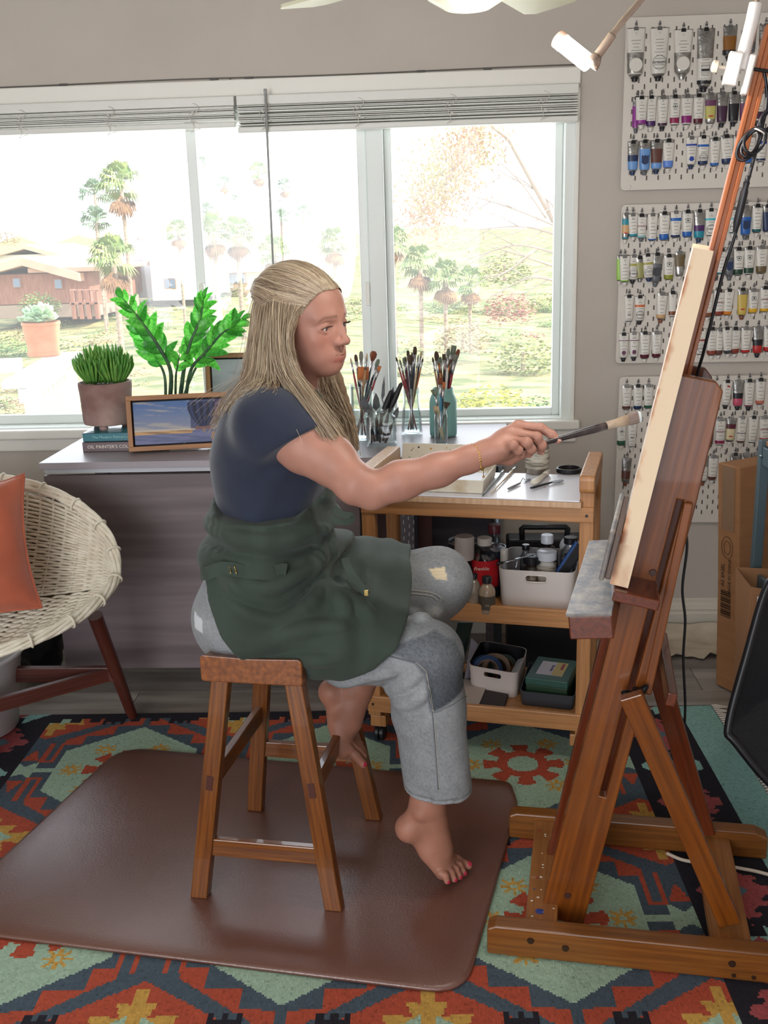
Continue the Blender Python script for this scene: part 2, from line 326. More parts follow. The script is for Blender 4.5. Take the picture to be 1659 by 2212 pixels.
# ================================================================ rug
def in_poly(u, v, poly):
    r = np.zeros(u.shape, bool); n = len(poly)
    for i in range(n):
        (x0, y0), (x1, y1) = poly[i], poly[(i+1) % n]
        c = ((y0 > v) != (y1 > v)) & (u < (x1-x0)*(v-y0)/((y1-y0) or 1e-9)+x0); r ^= c
    return r
RUG_O = (-.3546, 2.06); RUG_R = .026
def rug():
    cs = .006; hx, hy = 1.27, 1.10          # half sizes; centre between the two medallion rows
    nx, ny = int(2*hx/cs), int(2*hy/cs)
    U, V = np.meshgrid((np.arange(nx)+.5)*cs-hx, (np.arange(ny)+.5)*cs-hy, indexing='ij')
    pal = np.array([lin(c) for c in ('#465460', '#9ab49f', '#a84a34', '#bd9448', '#201d26', '#86b0aa', '#9a4a4c', '#546c78')]); SL, GR, RE, YE, BK, TE, PK, BL = range(8)
    C = np.full(U.shape, SL); P = .606; HF = .945
    f = np.abs(U) < HF
    cu = np.round(U/P)*P; u = U-cu; au = np.abs(u)
    # diamonds with a stepped yellow and red edge between the medallions
    hu = (np.floor(U/P)+.5)*P; d = np.abs(U-hu)
    for vc in (-1.08, -.36, .36, 1.08):
        w = np.abs(V-vc); k = d*.64+w
        C[f & (k < .160)] = RE; t = np.abs(((d*.64-w)*15) % 1-.5); C[f & (k < .072+t*.10)] = YE; C[f & (k < .066)] = GR
        C[f & (k < .026)] = RE; C[f & (d < .014) & (w < .135)] = YE
    for row in (-.72, 0, .72):
        v = V-row; av = np.abs(v)
        near = av < .345
        hexa = (au < .205) & (av < .275-.80*np.maximum(au-.0, 0)*.93)
        # chain of red teeth parallel to the sloping sides
        e = av+.74*au; s = au*1.0-av*.2
        ph = (au*11.5) % 1
        teeth = near & (e < .365) & (e > .362-.062*(1-ph)-.012) & (au > .012) & (au < .235)
        C[f & teeth] = RE
        C[f & hexa] = GR
        a = np.arctan2(v, u); r = np.hypot(u, v)
        petal = .078+.042*(np.abs(((a/(pi/4)+.5) % 1)-.5) < .30)*1.0
        C[f & (r < petal) & (r > .047)] = RE
        for fx, fy in ((.155, 0), (-.155, 0), (.085, .125), (-.085, .125), (.085, -.125), (-.085, -.125)):
            du, dv = u-fx, v-fy; rr = np.hypot(du, dv); aa = np.arctan2(dv, du)
            C[f & (rr < .026+.010*np.cos(aa*8)) & (rr > .008)] = YE
        # arrows out of the sides, red hooks above and below them
        C[f & (av < .012) & (au > .2) & (au < .30)] = GR
        C[f & (au > .265) & (av < (.33-au)*.8)] = GR
        for sg in (1, -1):
            vv = v*sg
            C[f & (au > .225) & (au < .272) & (vv > .045) & (vv < .175)] = RE
            C[f & (au > .238) & (au < .259) & (vv > .058) & (vv < .19)] = SL
            C[f & (au > .276) & (vv > .06) & (vv < .06+(au-.276)*2.6)] = RE
        # small black figures between the rows
        for fx in (.112, -.112):
            for fy in (.325, -.325):
                du, dv = np.abs(u-fx), np.abs(v-fy)
                C[f & (du < .036) & (dv < .028) & ~((du < .022) & (du > .008) & (dv > .012))] = BK
    # dark toothed edge along the long sides
    ee = hy-np.abs(V); C[f & (ee < .04+.022*((U*15) % 1 < .5))] = BK
    # end borders: black band with pink and teal figures, then a plain teal stripe
    b = np.abs(U)-HF; bb = (b > 0) & (b <= .21); C[bb] = BK
    q = np.abs(((V+.1)/.40) % 1-.5)*.40; q2 = np.abs(((V+.3)/.40) % 1-.5)*.40; m = np.abs(b-.105)
    C[bb & (m+q*.7 < .075+.02*((q*24) % 1 < .5))] = PK; C[bb & (m+q < .03)] = BL
    C[bb & (m*.8+q2 < .085) & ~((m < .02) & (q2 > .03))] = TE; C[bb & (m+q2 < .032)] = PK
    C[(b > .21)] = TE; C[(np.abs(b-.20) < .012)] = BK; C[np.abs(b) < .010] = BK
    colr = pal[C]*(1+.10*rng.standard_normal(U.shape)[..., None]*.7)
    slub = 1-.22*(rng.random(U.shape) < .07)[..., None]; colr = np.clip(colr*slub*(1+.07*np.sin(U*3+1)*np.sin(V*5))[..., None], 0, 1)
    xs, ys = np.arange(nx+1)*cs-hx, np.arange(ny+1)*cs-hy
    XX, YY = np.meshgrid(xs, ys, indexing='ij')
    YY = YY+.004*np.sin(XX*5)*(np.abs(YY) > hy-.05); ZZ = .0055+.0012*np.sin(XX*9)*np.sin(YY*7)
    v = np.stack([XX, YY, ZZ], -1).reshape(-1, 3)
    I = (np.arange(nx)[:, None]*(ny+1)+np.arange(ny)[None]).ravel(); q = np.stack([I, I+ny+1, I+ny+2, I+1], 1)
    t = thing('rug', (*RUG_O, 0), 'slate blue kilim rug with green medallions and red zigzags on the plank floor', 'rug', rz=RUG_R)
    o = mesh_ob('woven_field', v, q.tolist(), attr_mat('kilim', .95, .7, 420, (1, .22, 1)), t)
    at_ = o.data.attributes.new('col', 'FLOAT_COLOR', 'FACE'); at_.data.foreach_set('color', np.concatenate([colr.reshape(-1, 3), np.ones((nx*ny, 1))], 1).astype(np.float32).ravel())
    g = G().box((0, 0, .002), (2*hx, 2*hy, .004)); g.ob('backing', mat('rug_backing', '#2a2f35', .95), t)
    # knotted fringe at both ends
    for s in (-1, 1):
        g = G()
        for i in range(148):
            y = -hy+(i+.5)*2*hy/148; L = random.uniform(.045, .075); j = random.uniform(-.012, .012)
            g.tube([(s*hx, y, .005), (s*(hx+.012), y, .006), (s*(hx+L*.6), y+j*.5, .004), (s*(hx+L), y+j, .003)], [.0035, .0042, .0026, .0012], 5)
        tag(g.ob('fringe', mat('fringe_cotton', '#d8cfc6', .9), t, True), kind='stuff')
rug()
# ================================================================ anti-fatigue mat
def rounded(poly, rad, n=6):
    out = []; m = len(poly)
    for i in range(m):
        p, a, b = Vector(poly[i]), Vector(poly[i-1]), Vector(poly[(i+1) % m]); r = rad[i] if hasattr(rad, '__len__') else rad
        da, db = (a-p).normalized(), (b-p).normalized(); A, B = p+da*r, p+db*r
        for k in range(n+1):
            t = k/n; out.append(tuple((A*(1-t)**2+p*2*t*(1-t)+B*t*t)[:]))
    return out
mp = [at(*p, z=.008)[:2] for p in ((262, 1618), (1102, 1693), (1118, 1740), (1004, 2152), (-170, 2006), (-120, 1975))]
ol = rounded(mp, [.10, .03, .03, .085, .022, .022])
t = thing('anti_fatigue_mat', (-.45, 2.35, 0), 'large brown leather-look cushioned floor mat lying under the stool', 'mat')
cx, cy = np.mean(np.array(ol), 0); ring = lambda k, z: [(cx+(x-cx)*k, cy+(y-cy)*k, z) for x, y in ol]
g = G().loft([ring(1, .0075), ring(1.003, .012), ring(1, .016), ring(.985, .0185), ring(.90, .0205), ring(.6, .021), ring(.02, .021)])
g.ob('cushion_top', mat('brown_vinyl', '#5f3b2d', .34, c2='#68443a', vs=2.5, bump=.2, bs=260, spec=1.0), t, True, world=True)
MATZ = .021
# ================================================================ stool
m_st = wood('stool_wood', '#824c19', '#53290c', .3, .35, 8, .12)
m_st2 = wood('stool_seat_wood', '#8e4f26', '#6a3618', .32, .3, 8, .12, 1)
FLp, FRp, RLp, RRp = [at(*p, z=MATZ) for p in ((434, 1932), (723, 1960), (553, 1746), (808, 1766))]
stool = thing('stool', ((FLp+RRp)/2), 'worn brown wooden saddle stool with splayed legs the painter sits on', 'stool')
ST = .618
sc_c = (FLp+FRp+RLp+RRp)/4
ex = ((FRp-FLp).normalized()+(RRp-RLp).normalized()).normalized(); ey = Vector((-ex.y, ex.x, 0))
def SP(a, b, z): return sc_c+ex*a+ey*b+Vector((0, 0, z))
SC0 = at(588, 1440, z=.585); ca, cb = (Vector((SC0.x, sc_c.y, 0))-Vector((sc_c.x, sc_c.y, 0))).dot(ex), 0
# saddle seat: long axis in depth, the top dipping in the middle
rings = []
for k in range(17):
    b = -.215+.43*k/16; zt = ST+.028*(abs(b)/.215)**2-.012; zb = ST-.048
    rings.append([tuple(SP(ca+x, b, z)) for x, z in ((-.112, zb), (.112, zb), (.118, zb+.004), (.118, zt-.006), (.11, zt), (0, zt-.004), (-.11, zt), (-.118, zt-.006), (-.118, zb+.004))])
m = mat('stool_seat_end', '#8e4f26', .32)
G().loft(rings).ob('seat', wood('stool_seat_wood2', '#8d5225', '#633314', .33, .3, 6, .12, 1), stool, bev=.003, world=True)
legs = []
for p, a, b in ((FLp, -.085, -.165), (FRp, .085, -.165), (RLp, -.085, .165), (RRp, .085, .165)):
    top = SP(ca+a, b, ST-.048); low = Vector((p.x, p.y, MATZ+.0005)); legs.append((low, top))
    v = (top-low); q = [(low-ex*.021-ey*.017), (low+ex*.021-ey*.017), (low+ex*.021+ey*.017), (low-ex*.021+ey*.017)]; q2 = [c+v for c in q]
    M = frame(v, ex, low); I = M.inverted(); o = G().loft([[tuple(I @ c) for c in q], [tuple(I @ c) for c in q2]]).ob('leg', m_st, stool, bev=.003, M=WM[stool.name].inverted() @ M)
def on(l, z): a, b = l; return a.lerp(b, (z-a.z)/(b.z-a.z))
for i, j, z in ((0, 1, .155), (2, 3, .215)):
    beam('rung', on(legs[i], z)+ex*.015, on(legs[j], z)-ex*.015, .045, .02, m_st, stool, (0, 0, 1))
for i, j, z in ((0, 2, .325), (1, 3, .325)):
    beam('rung', on(legs[i], z)+ey*.005, on(legs[j], z)-ey*.005, .045, .02, m_st, stool, (0, 0, 1))
for i in (0, 1):
    a, b = legs[i]; M = frame(b-a, ex, on(legs[i], .325)-ey*.0175)
    G().box((0, 0, 0), (.016, .003, .036)).ob('tenon_end', mat('dark_peg', '#43190c', .4), stool, M=WM[stool.name].inverted() @ M)
# ================================================================ table under the window
m_tab = mat('table_laminate', '#6f6263', .5, c2='#7d7072', vs=2.5, vst=(.35, 1, 5), bump=.03)
m_tabd = mat('table_grain', '#5d5153', .5, c2='#736669', vs=1.8, vst=(.5, 1, 9), vlo=.42, vhi=.6, detail=6)
m_grey = mat('table_white_rail', '#b9bcc2', .5)
TX0, TX1, TY0, TY1, TZ = -1.327, .245, 3.262, 3.845, .85
tab = thing('table', (-.55, 3.55, 0), 'grey-brown drop-leaf table standing under the window behind the painter', 'table')
G().box(((TX0+TX1)/2, (TY0+TY1)/2, TZ-.011), (TX1-TX0, TY1-TY0, .022)).ob('table_top', mat('table_top_laminate', '#8d868c', .38, c2='#958e94', vs=2, vst=(.4, 4, 1)), tab, bev=.001, world=True)
G().box(((TX0+TX1)/2, (TY0+TY1)/2, TZ-.031), (TX1-TX0-.02, TY1-TY0-.04, .018)).ob('rail', m_grey, tab, world=True)
G().box(((TX0+.01-.27)/2, TY0+.016, .46), (-.27-TX0-.01, .022, .69)).ob('drop_leaf', m_tabd, tab, bev=.001, world=True)
for x, w in ((TX0+.05, .05), (-.6, .06), (TX1-.06, .04)):
    G().box((x, TY1-.1, .41), (w, .05, .82)).ob('leg', m_tabd, tab, bev=.002, world=True)
G().box((-.22, 3.50, .41), (.06, .05, .82)).ob('leg', mat('gate_leg', '#54302a', .45), tab, bev=.002, world=True)
G().box((-.06, 3.53, .41), (.05, .05, .82)).ob('leg', mat('gate_leg', ''), tab, bev=.002, world=True)
G().box((.02, TY1-.16, .50), (.37, .018, .64)).ob('back_panel', mat('panel_slate', '#3f3b45', .5), tab, world=True)
G().tube([(.205, TY1-.18, .0), (.205, TY1-.18, .818)], .016, 16).ob('steel_leg', mat('steel', '#8b97a5', .3, .9), tab, True, world=True)
# perforated grey strips standing behind the cart
m_perf = mat('perf_grey', '#6d6a72', .6)
for k, (x, w, z1) in enumerate(((-.135, .078, .80), (-.262, .03, .81))):
    t = thing('perforated_panel', (x, 3.44, 0), ('wide grey perforated metal strip with painted backlit slots leaning under the table' if k == 0 else 'narrow grey perforated metal strip beside the cart post under the table'), 'panel')
    G().box((x, 3.44, z1/2), (w, .006, z1)).ob('sheet', m_perf, t, world=True)
    g = G()
    for i in range(26):
        for j in range(5 if k == 0 else 2):
            g.box((x-w/2+.012+j*.0155+random.uniform(-.003, .003), 3.4365, .06+i*.029+(j % 2)*.0145), (.0028, .002, .013))
    tag(g.ob('slots', mat('slot_backlight', '#d9d6d8', .5), t, world=True), kind='stuff')  # white bars paint in the light showing through the holes
# ================================================================ rattan chair with a rust cushion
def chair():
    R0 = at(249, 1250, y=2.86); Tp = at(-75, 1030, y=3.12); Fp = at(-75, 1446, y=2.48)
    C = Vector((Tp.x-.02, 2.86, R0.z)); a = R0.x-C.x; Bv = Tp-C; Fv = Fp-C; Bv.x = 0; Fv.x = 0
    t = thing('rattan_chair', (C.x, 2.85, 0), 'round cream woven rattan chair on brown wooden legs', 'chair')
    dn = Vector((0, .045, -.085))
    def S(x, v):                     # x across (-1..1), v from -1 (front rim) through the crease to 1 (back rim)
        w = math.sqrt(max(0, 1-x*x)); h = v*w; V_ = Bv*h if v > 0 else Fv*(-h)
        r2 = min(1, x*x+h*h); k = (1-r2)
        return C+Vector((a*x, 0, 0))+V_+dn*(k**.5 if k > 0 else 0)*1.0
    mw = mat('rattan_cream', '#e0d9c8', .6, c2='#cfc6b2', vs=30, bump=.1, bs=90)
    for nm, v0, v1, n in (('back_weave', .03, .985, 31), ('seat_weave', -.985, -.03, 28)):
        g = G()
        for i in range(n):
            v = v0+(v1-v0)*i/(n-1); pts = []
            for j in range(61):
                x = -.985+1.97*j/60; p = S(x, v); dx = S(min(x+.02, 1), v)-S(max(x-.02, -1), v); dv = S(x, min(v+.02, 1) if v > 0 else min(v+.02, -.001))-S(x, v)
                nn = dx.cross(dv); nn = nn.normalized() if nn.length > 1e-9 else Vector((0, -1, 0))
                pts.append(p+nn*.0042*math.sin(j*pi/1.6+(i % 2)*pi))
            g.tube(pts, .0066, 5, flat=.75)
        for j in range(0, 25):
            x = -.96+1.92*j/24; g.tube([S(x, v0+(v1-v0)*k/14) for k in range(15)], .0042, 5)
        tag(g.ob(nm, mw, t, True, world=True), kind='stuff')
    # thin shell behind the weave closes the gaps
    g = G(); rows = [[tuple(S(-.97+1.94*j/40, v)+Vector((0, .012, -.012))) for j in range(41)] for v in np.linspace(-.96, .96, 41)]
    g.loft(rows, cap=False, closed=False).ob('shell', mat('rattan_core', '#a39878', .8), t, True, world=True)
    rim = []
    for k in range(120):
        f = 2*pi*k/120; x = math.cos(f); s = math.sin(f); rim.append(C+Vector((a*x, 0, 0))+(Bv*s if s > 0 else Fv*(-s)))
    g = G()
    for q in range(5):
        pts = [p+Vector((math.cos(k*.42+q*1.257), .6*math.sin(k*.42+q*1.257), math.sin(k*.42+q*1.257)))*.0105 for k, p in enumerate(rim)]
        g.tube(pts, .0068, 6, closed=True)
    for k in range(0, 120, 5):       # wrapped bands over the rim
        f = (rim[(k+1) % 120]-rim[k-1]).normalized(); M = frame(f, (0, 0, 1), rim[k])
        g.tube([M @ Vector((.0195*math.cos(w), .0195*math.sin(w), 0)) for w in np.linspace(0, 2*pi, 12, endpoint=False)], .0035, 5, closed=True)
    g.ob('rim', mw, t, True, world=True)
    ml = wood('chair_leg_wood', '#5b2a1f', '#421c14', .4, .2)
    ft = at(287, 1549, z=.008); tp = at(205, 1330, y=2.93)
    mx = 2*C.x
    def leg(a0, b0):
        M = frame(b0-a0, (1, 0, 0), a0); L = (b0-a0).length
        G().lathe([(.014, 0), (.017, .02), (.021, L*.5), (.023, L)], 16, sq=1).ob('leg', ml, t, auto=True, M=WM[t.name].inverted() @ M)
    leg(ft, tp); leg(Vector((mx-ft.x, ft.y, .008)), Vector((mx-tp.x, tp.y, tp.z)))
    f2 = Vector((ft.x-.06, 2.48, .008)); t2 = Vector((tp.x-.08, 2.66, tp.z-.06))
    f2 = at(-20, 1640, z=.008); t2 = Vector((f2.x-.03, 2.70, tp.z-.03))
    leg(f2, t2); leg(Vector((mx-f2.x, f2.y, .008)), Vector((mx-t2.x, t2.y, t2.z)))
    m0 = ft.lerp(tp, .45); beam('stretcher', m0, Vector((mx-m0.x, m0.y, m0.z)), .05, .024, ml, t, (0, 0, 1))
    beam('stretcher', m0+Vector((-.01, .01, 0)), f2.lerp(t2, .45)+Vector((0, .02, 0)), .045, .022, ml, t, (0, 0, 1))
    # cushion leaning in the shell
    cu = thing('cushion', tuple(S(-.1, .1)), 'rust orange velvet cushion leaning in the woven rattan chair', 'cushion')
    Q = at(-106, 1206, y=2.79); M = frame(Vector((.0, -.86, .5)), Vector((.96, 0, .27)), Q) @ Matrix.Rotation(-.02, 4, 'Z')
    n = 36; top = []; hx, hy = .245, .205
    vs = []; fs = []
    for s in (1, -1):
        for i in range(n+1):
            for j in range(n+1):
                u, v = -1+2*i/n, -1+2*j/n; b = max(0, (1-u**4)*(1-v**4))**.55
                pin = 1-.10*(1-abs(u)**2)*abs(v)**3; pin2 = 1-.10*(1-abs(v)**2)*abs(u)**3
                cr = .006*math.sin(u*7+v*5)*b+.004*math.sin(v*13-u*4)*b
                vs.append((u*hx*pin2, v*hy*pin, s*(.072*b+cr)))
        o0 = 0 if s == 1 else (n+1)**2
        for i in range(n):
            for j in range(n):
                q = (o0+i*(n+1)+j, o0+(i+1)*(n+1)+j, o0+(i+1)*(n+1)+j+1, o0+i*(n+1)+j+1); fs.append(q if s == 1 else q[::-1])
    mesh_ob('cover', vs, fs, mat('rust_velvet', '#b25c3c', .85, c2='#9e4d33', vs=6, bump=.2, bs=120, sheen=.4), cu, True, M=WM[cu.name].inverted() @ M)
    ed = []
    for w in np.linspace(0, 4, 120, endpoint=False):
        k = int(w); f = (w-k)*2-1; u, v = ((f, -1), (1, f), (-f, 1), (-1, -f))[k]
        pin = 1-.10*(1-abs(u)**2)*abs(v)**3; pin2 = 1-.10*(1-abs(v)**2)*abs(u)**3
        ed.append(M @ Vector((u*hx*pin2, v*hy*pin, 0)))
    G().tube(ed, .004, 6, closed=True).ob('piping', mat('rust_velvet', ''), cu, True, world=True)
    return C
chair()
# white tub and dark plastic bag beside and behind the chair
t = thing('plastic_tub', (-1.62, 2.95, 0), 'white plastic tub standing on the planks under the rattan chair', 'tub')
q = at(-40, 1500, y=3.0)
G().lathe([(.13, .0), (.15, .01), (.185, .26), (.2, .27), (.196, .28), (.18, .27), (.14, .02)], 40, Matrix.Translation((q.x-.06, 3.02, .008))).ob('tub', mat('tub_white', '#d6d4d6', .35), t, True, world=True)
q = at(88, 1425, y=3.42)
t = thing('plastic_bag', (q.x, 3.4, 0), 'crumpled black plastic bag on the floor behind the rattan chair', 'bag')
vv = G().ball((0, 0, 0), (.11, .09, .17), 28, 20)
vv.v = [tuple(np.array(p)*(1+.10*math.sin(p[0]*60+p[2]*35)*math.cos(p[1]*50)+.05*math.sin(p[2]*90))) for p in vv.v]
vv.ob('bag', mat('black_plastic', '#15161c', .25, bump=.4, bs=20), t, True, M=Matrix.Translation((-.03, .06, .17)))
# ================================================================ things at the far end by the pegboards
m_card = mat('cardboard', '#a5764f', .75, c2='#9a6c46', vs=5, vst=(1, 1, 6), bump=.1, bs=60)
q0 = at(1590, 1500, z=.004); T0 = at(1600, 1012, y=q0.y-.01)
bx = thing('cardboard_box', tuple(q0), 'tall narrow brown cardboard box standing upright below the pegboards', 'box')
e1 = Vector((-.50, .86, 0)).normalized(); e2 = Vector((.86, .50, 0)).normalized(); lean = Vector((T0.x-q0.x, 0, T0.z-q0.z))
wl, wr = .095, .20
base = [q0, q0+e2*wr, q0+e2*wr+e1*wl, q0+e1*wl]
G().loft([[tuple(p) for p in base], [tuple(p+lean*.5+Vector((.003, 0, 0))) for p in base], [tuple(p+lean) for p in base]]).ob('carton', m_card, bx, bev=.004, world=True)
I_ = lambda s, k, d=.0012: q0+e1*s+lean*k-e2*d
def patch(name, m, s0, s1, k0, k1, d=.0012):
    G().add([I_(s0, k0, d), I_(s1, k0, d), I_(s1, k1, d), I_(s0, k1, d)], [(0, 1, 2, 3), (3, 2, 1, 0)]).ob(name, m, bx, world=True)
patch('parcel_tape', mat('tape_clear', '#c2a184', .15, coat=.6), .02, .075, .72, .995)
ink = mat('carton_ink', '#4a3526', .8)
for i in range(13): patch('barcode', ink, .030, .075, .335+i*.0095, .335+i*.0095+(.006 if i % 3 else .003), .0016)
M = frame(-e2, lean, I_(.066, .505, .002)); M2 = frame(-e2, lean.normalized(), I_(.066, .505, .002))
def tm(pos, right, up): r, u = Vector(right).normalized(), Vector(up).normalized(); n = r.cross(u); return Matrix(((r.x, u.x, n.x, pos[0]), (r.y, u.y, n.y, pos[1]), (r.z, u.z, n.z, pos[2]), (0, 0, 0, 1)))
text('MADE IN CHINA', .017, ink, bx, tm(I_(.036, .52, .002), lean, e1)); text('A2 EASEL', .02, ink, bx, tm(I_(.066, .52, .002), lean, e1))
c0 = I_(.048, .645, .002)
for rr in (1, .6): G().tube([c0+e1*.024*rr*math.cos(w)+lean.normalized()*.038*rr*math.sin(w) for w in np.linspace(0, 2*pi, 32, endpoint=False)], .0009, 4, closed=True).ob('stamp', ink, bx, world=True)
# paper bag with a white roll
q = at(1612, 1440, y=2.9); bt = at(1613, 1258, y=2.9)
pb = thing('paper_bag', (q.x+.05, 2.92, 0), 'open brown paper bag holding a white roll beside the cardboard box', 'bag')
g = G(); x0, x1, y0, y1, z1 = bt.x, bt.x+.17, 2.98, 3.12, bt.z
y0, y1 = 2.86, 2.98
g.loft([[(x0, y0, .006), (x1, y0, .006), (x1, y1, .006), (x0, y1, .006)], [(x0-.004, y0, z1*.5), (x1, y0+.004, z1*.5), (x1, y1, z1*.5), (x0+.004, y1, z1*.5)], [(x0, y0, z1), (x1, y0, z1-.03), (x1, y1, z1+.01), (x0-.012, y1, z1+.02)]], cap=False)
o = g.ob('bag', mat('kraft_paper', '#a87a55', .8, bump=.15, bs=25), pb, bev=.002, world=True); s = o.modifiers.new('s', 'SOLIDIFY'); s.thickness = .0015
rl = thing('paper_roll', (x0+.035, 2.965, 0), 'white paper roll standing at the front of the brown paper bag', 'roll')
G().lathe([(.022, 0), (.024, .004), (.024, z1-.03), (.018, z1-.026), (.012, z1-.03)], 20, Matrix.Translation((x0+.036, 2.83, .006))).ob('roll', mat('roll_white', '#e3e3ea', .6), rl, auto=True, world=True)
# steel shelf with a wooden top
m_steel = mat('shelf_steel', '#5d7078', .45, .4)
p0 = at(1643, 950, y=3.02); px = p0.x+.012
sh = thing('shelf_unit', (px+.2, 2.8, 0), 'grey-blue steel shelf unit with a pale plywood top at the edge of the rug', 'shelf')
for xx in (px, px+.34):
    for yy in (3.02, 2.70): G().box((xx+(.03 if yy < 2.8 else 0), yy, p0.z/2), (.028, .028, p0.z)).ob('post', m_steel, sh, bev=.002, world=True)
zl = at(1640, 1255, y=3.0).z
for z in (p0.z-.045, zl):
    for x2 in (px, px+.34): beam('beam', (x2-.005, 3.02, z), (x2+.025, 2.70, z), .012, .055, m_steel, sh, (1, 0, 0), .002)
    G().box((px+.17, 3.03, z), (.33, .012, .055)).ob('beam', m_steel, sh, bev=.002, world=True)
G().box((px+.185, 2.86, p0.z-.008), (.37, .36, .014)).ob('top_board', wood('ply_top', '#c99a72', '#b4835b', .5, .05, 5, .05, 0), sh, bev=.002, world=True)
G().box((px+.185, 2.86, zl-.02), (.33, .31, .012)).ob('lower_board', mat('shelf_dark', '#2b2a2f', .6), sh, world=True)
for z in (p0.z-.045, zl): G().ball((px-.012, 3.004, z), (.005, .004, .005), 10, 6).ob('bolt', mat('bolt', '#aab2b6', .3, .9), sh, True, world=True)
db = thing('storage_crate', (px+.2, 2.72, zl), 'black storage crate standing on the lower board of the steel shelf', 'crate')
G().box((px+.19, 2.86, zl+.145), (.27, .26, .31)).ob('crate', mat('crate_black', '#17171d', .5), db, bev=.01, world=True)
# black mesh bag
A = at(1660, 1262, y=2.50); B = at(1574, 1565, y=2.42); Cc = at(1590, 1605, y=2.40); D = at(1700, 1720, y=2.36)
mb = thing('mesh_chair', (B.x+.1, 2.4, 0), 'black mesh backrest of an office chair turned from the easel', 'chair')
pts = [A+Vector((.22, .03, .012)), A+Vector((.05, 0, .01)), A, A.lerp(B, .5)+Vector((-.004, 0, 0)), B, Cc, D, D+Vector((.17, 0, -.02))]
sp = spline(pts, 40); ctr = Vector((A.x+.13, 2.45, .38))
g = G(); fr = [Vector(p) for p in sp]; g.tube(fr, .011, 8).ob('frame', mat('chair_black', '#101116', .4), mb, True, world=True)
g = G(); inn = [ctr+Vector((0, .05, 0))]
rings = [[tuple(Vector(p).lerp(ctr+Vector((0, .07, 0)), k)+Vector((0, .07*math.sin(k*1.5), 0))) for p in sp] for k in np.linspace(0, .98, 10)]
g.loft(rings, cap=False, closed=False).ob('mesh_back', mat('chair_mesh', '#0d0f15', .55, c2='#1d222c', vs=260, vst=(1, 1, 2.5), vlo=.5, vhi=.62, bump=.3), mb, True, world=True)
G().lathe([(.03, 0), (.03, .40)], 14, Matrix.Translation((A.x+.32, 2.48, .03))).ob('stem', mat('chair_black', ''), mb, world=True)
g = G()
for k in range(5): g.tube([(A.x+.32, 2.48, .07), (A.x+.32+.18*math.cos(k*1.257), 2.48+.18*math.sin(k*1.257), .045)], [.02, .014], 8).ball((A.x+.32+.18*math.cos(k*1.257), 2.48+.18*math.sin(k*1.257), .031), .025, 10, 8)
g.ob('star_base', mat('chair_black', ''), mb, True, world=True)
# drop cloth along the baseboard
n = 40; vs = []; fs = []
c00, c10 = at(1330, 1415, z=.01), at(1560, 1425, z=.01)
for i in range(n+1):
    for j in range(16):
        x = c00.x-.12+(c10.x-c00.x+.22)*i/n; y = c00.y-.02+(WY-.02-c00.y)*j/15
        ed = .012*math.sin(i*1.7)+.01*math.sin(i*.6); z = .006+.006*abs(math.sin(x*23+y*9))+.004*math.sin(y*40+x*11)**2+(.055*max(0, (y-(WY-.10))/.10)) + (.02*max(0, math.sin(i*.45)-.9)*8 if j == 0 else 0)
        vs.append((x, y+(ed if j == 0 else 0), z))
for i in range(n):
    for j in range(15): fs.append((i*16+j, (i+1)*16+j, (i+1)*16+j+1, i*16+j+1))
t = thing('drop_cloth', (c00.x+.1, 3.72, 0), 'cream canvas drop cloth spread along the baseboard below the pegboards', 'cloth')
o = mesh_ob('cloth', vs, fs, mat('drop_canvas', '#cfc3b0', .9, c2='#bdb09b', vs=14, bump=.2, bs=160), t, True, world=True)
# ================================================================ cart
m_pine = wood('cart_pine', '#ba8552', '#9a683b', .45, .1, 7, .06)
m_pinep = wood('cart_pine_pale', '#c9a888', '#b8916c', .45, .1, 6, .05)
CX = at(770, 1570, z=0); CO = Vector((-.238, 2.93, 0)); CA = math.radians(-12.3)
cxx, cyy = Vector((math.cos(CA), math.sin(CA), 0)), Vector((-math.sin(CA), math.cos(CA), 0)); CWd, CDp = .676, .31
def CP(a, b, z): return CO+cxx*a+cyy*b+Vector((0, 0, z))
cart = thing('cart', tuple(CP(CWd/2, CDp/2, 0)), 'pine rolling cart with three shelves holding paint supplies between painter and easel', 'cart')
HZ = .893
for a in (.02, CWd-.02):
    for b in (.02, CDp-.02):
        z0 = .085 if a > .1 else .10
        beam('post', CP(a, b, z0), CP(a, b, HZ-.05), .04, .034, m_pine, cart, cxx)
    M = frame(cyy, (0, 0, 1), CP(a, -.016, HZ-.025))                # thick handle rail with rounded ends
    pr_ = rounded([(-.027, .001), (.024, .001), (.024, CDp+.03), (-.027, CDp+.03)], .014, 4)
    g = G(); v = [M @ Vector((x, 0, y)) for x, y in pr_]; n = len(v)
    g.loft([[tuple(p-cxx*.021) for p in v], [tuple(p+cxx*.021) for p in v]]).ob('handle', m_pinep if a < .1 else m_pine, cart, bev=.003, world=True)  # left handle in paler wood: window light put into its colour
for z0, z1 in ((.755, .80), (.437, .492), (.115, .168)):            # front and back rails, shelf boards
    for b in (-.004, CDp-.012): beam('rail', CP(.0, b+.008, (z0+z1)/2), CP(CWd, b+.008, (z0+z1)/2), z1-z0, .016, m_pine, cart, (0, 0, 1))
    for a in (.02, CWd-.02): beam('side_rail', CP(a, .03, (z0+z1)/2), CP(a, CDp-.03, (z0+z1)/2), z1-z0, .014, m_pine, cart, (0, 0, 1))
    M = Matrix.Translation(CP(CWd/2, CDp/2, z0+.02)) @ Matrix.Rotation(CA, 4, 'Z')
    G().box((0, 0, 0), (CWd-.03, CDp-.03, .012)).ob('shelf_board', m_pine, cart, M=WM[cart.name].inverted() @ M)
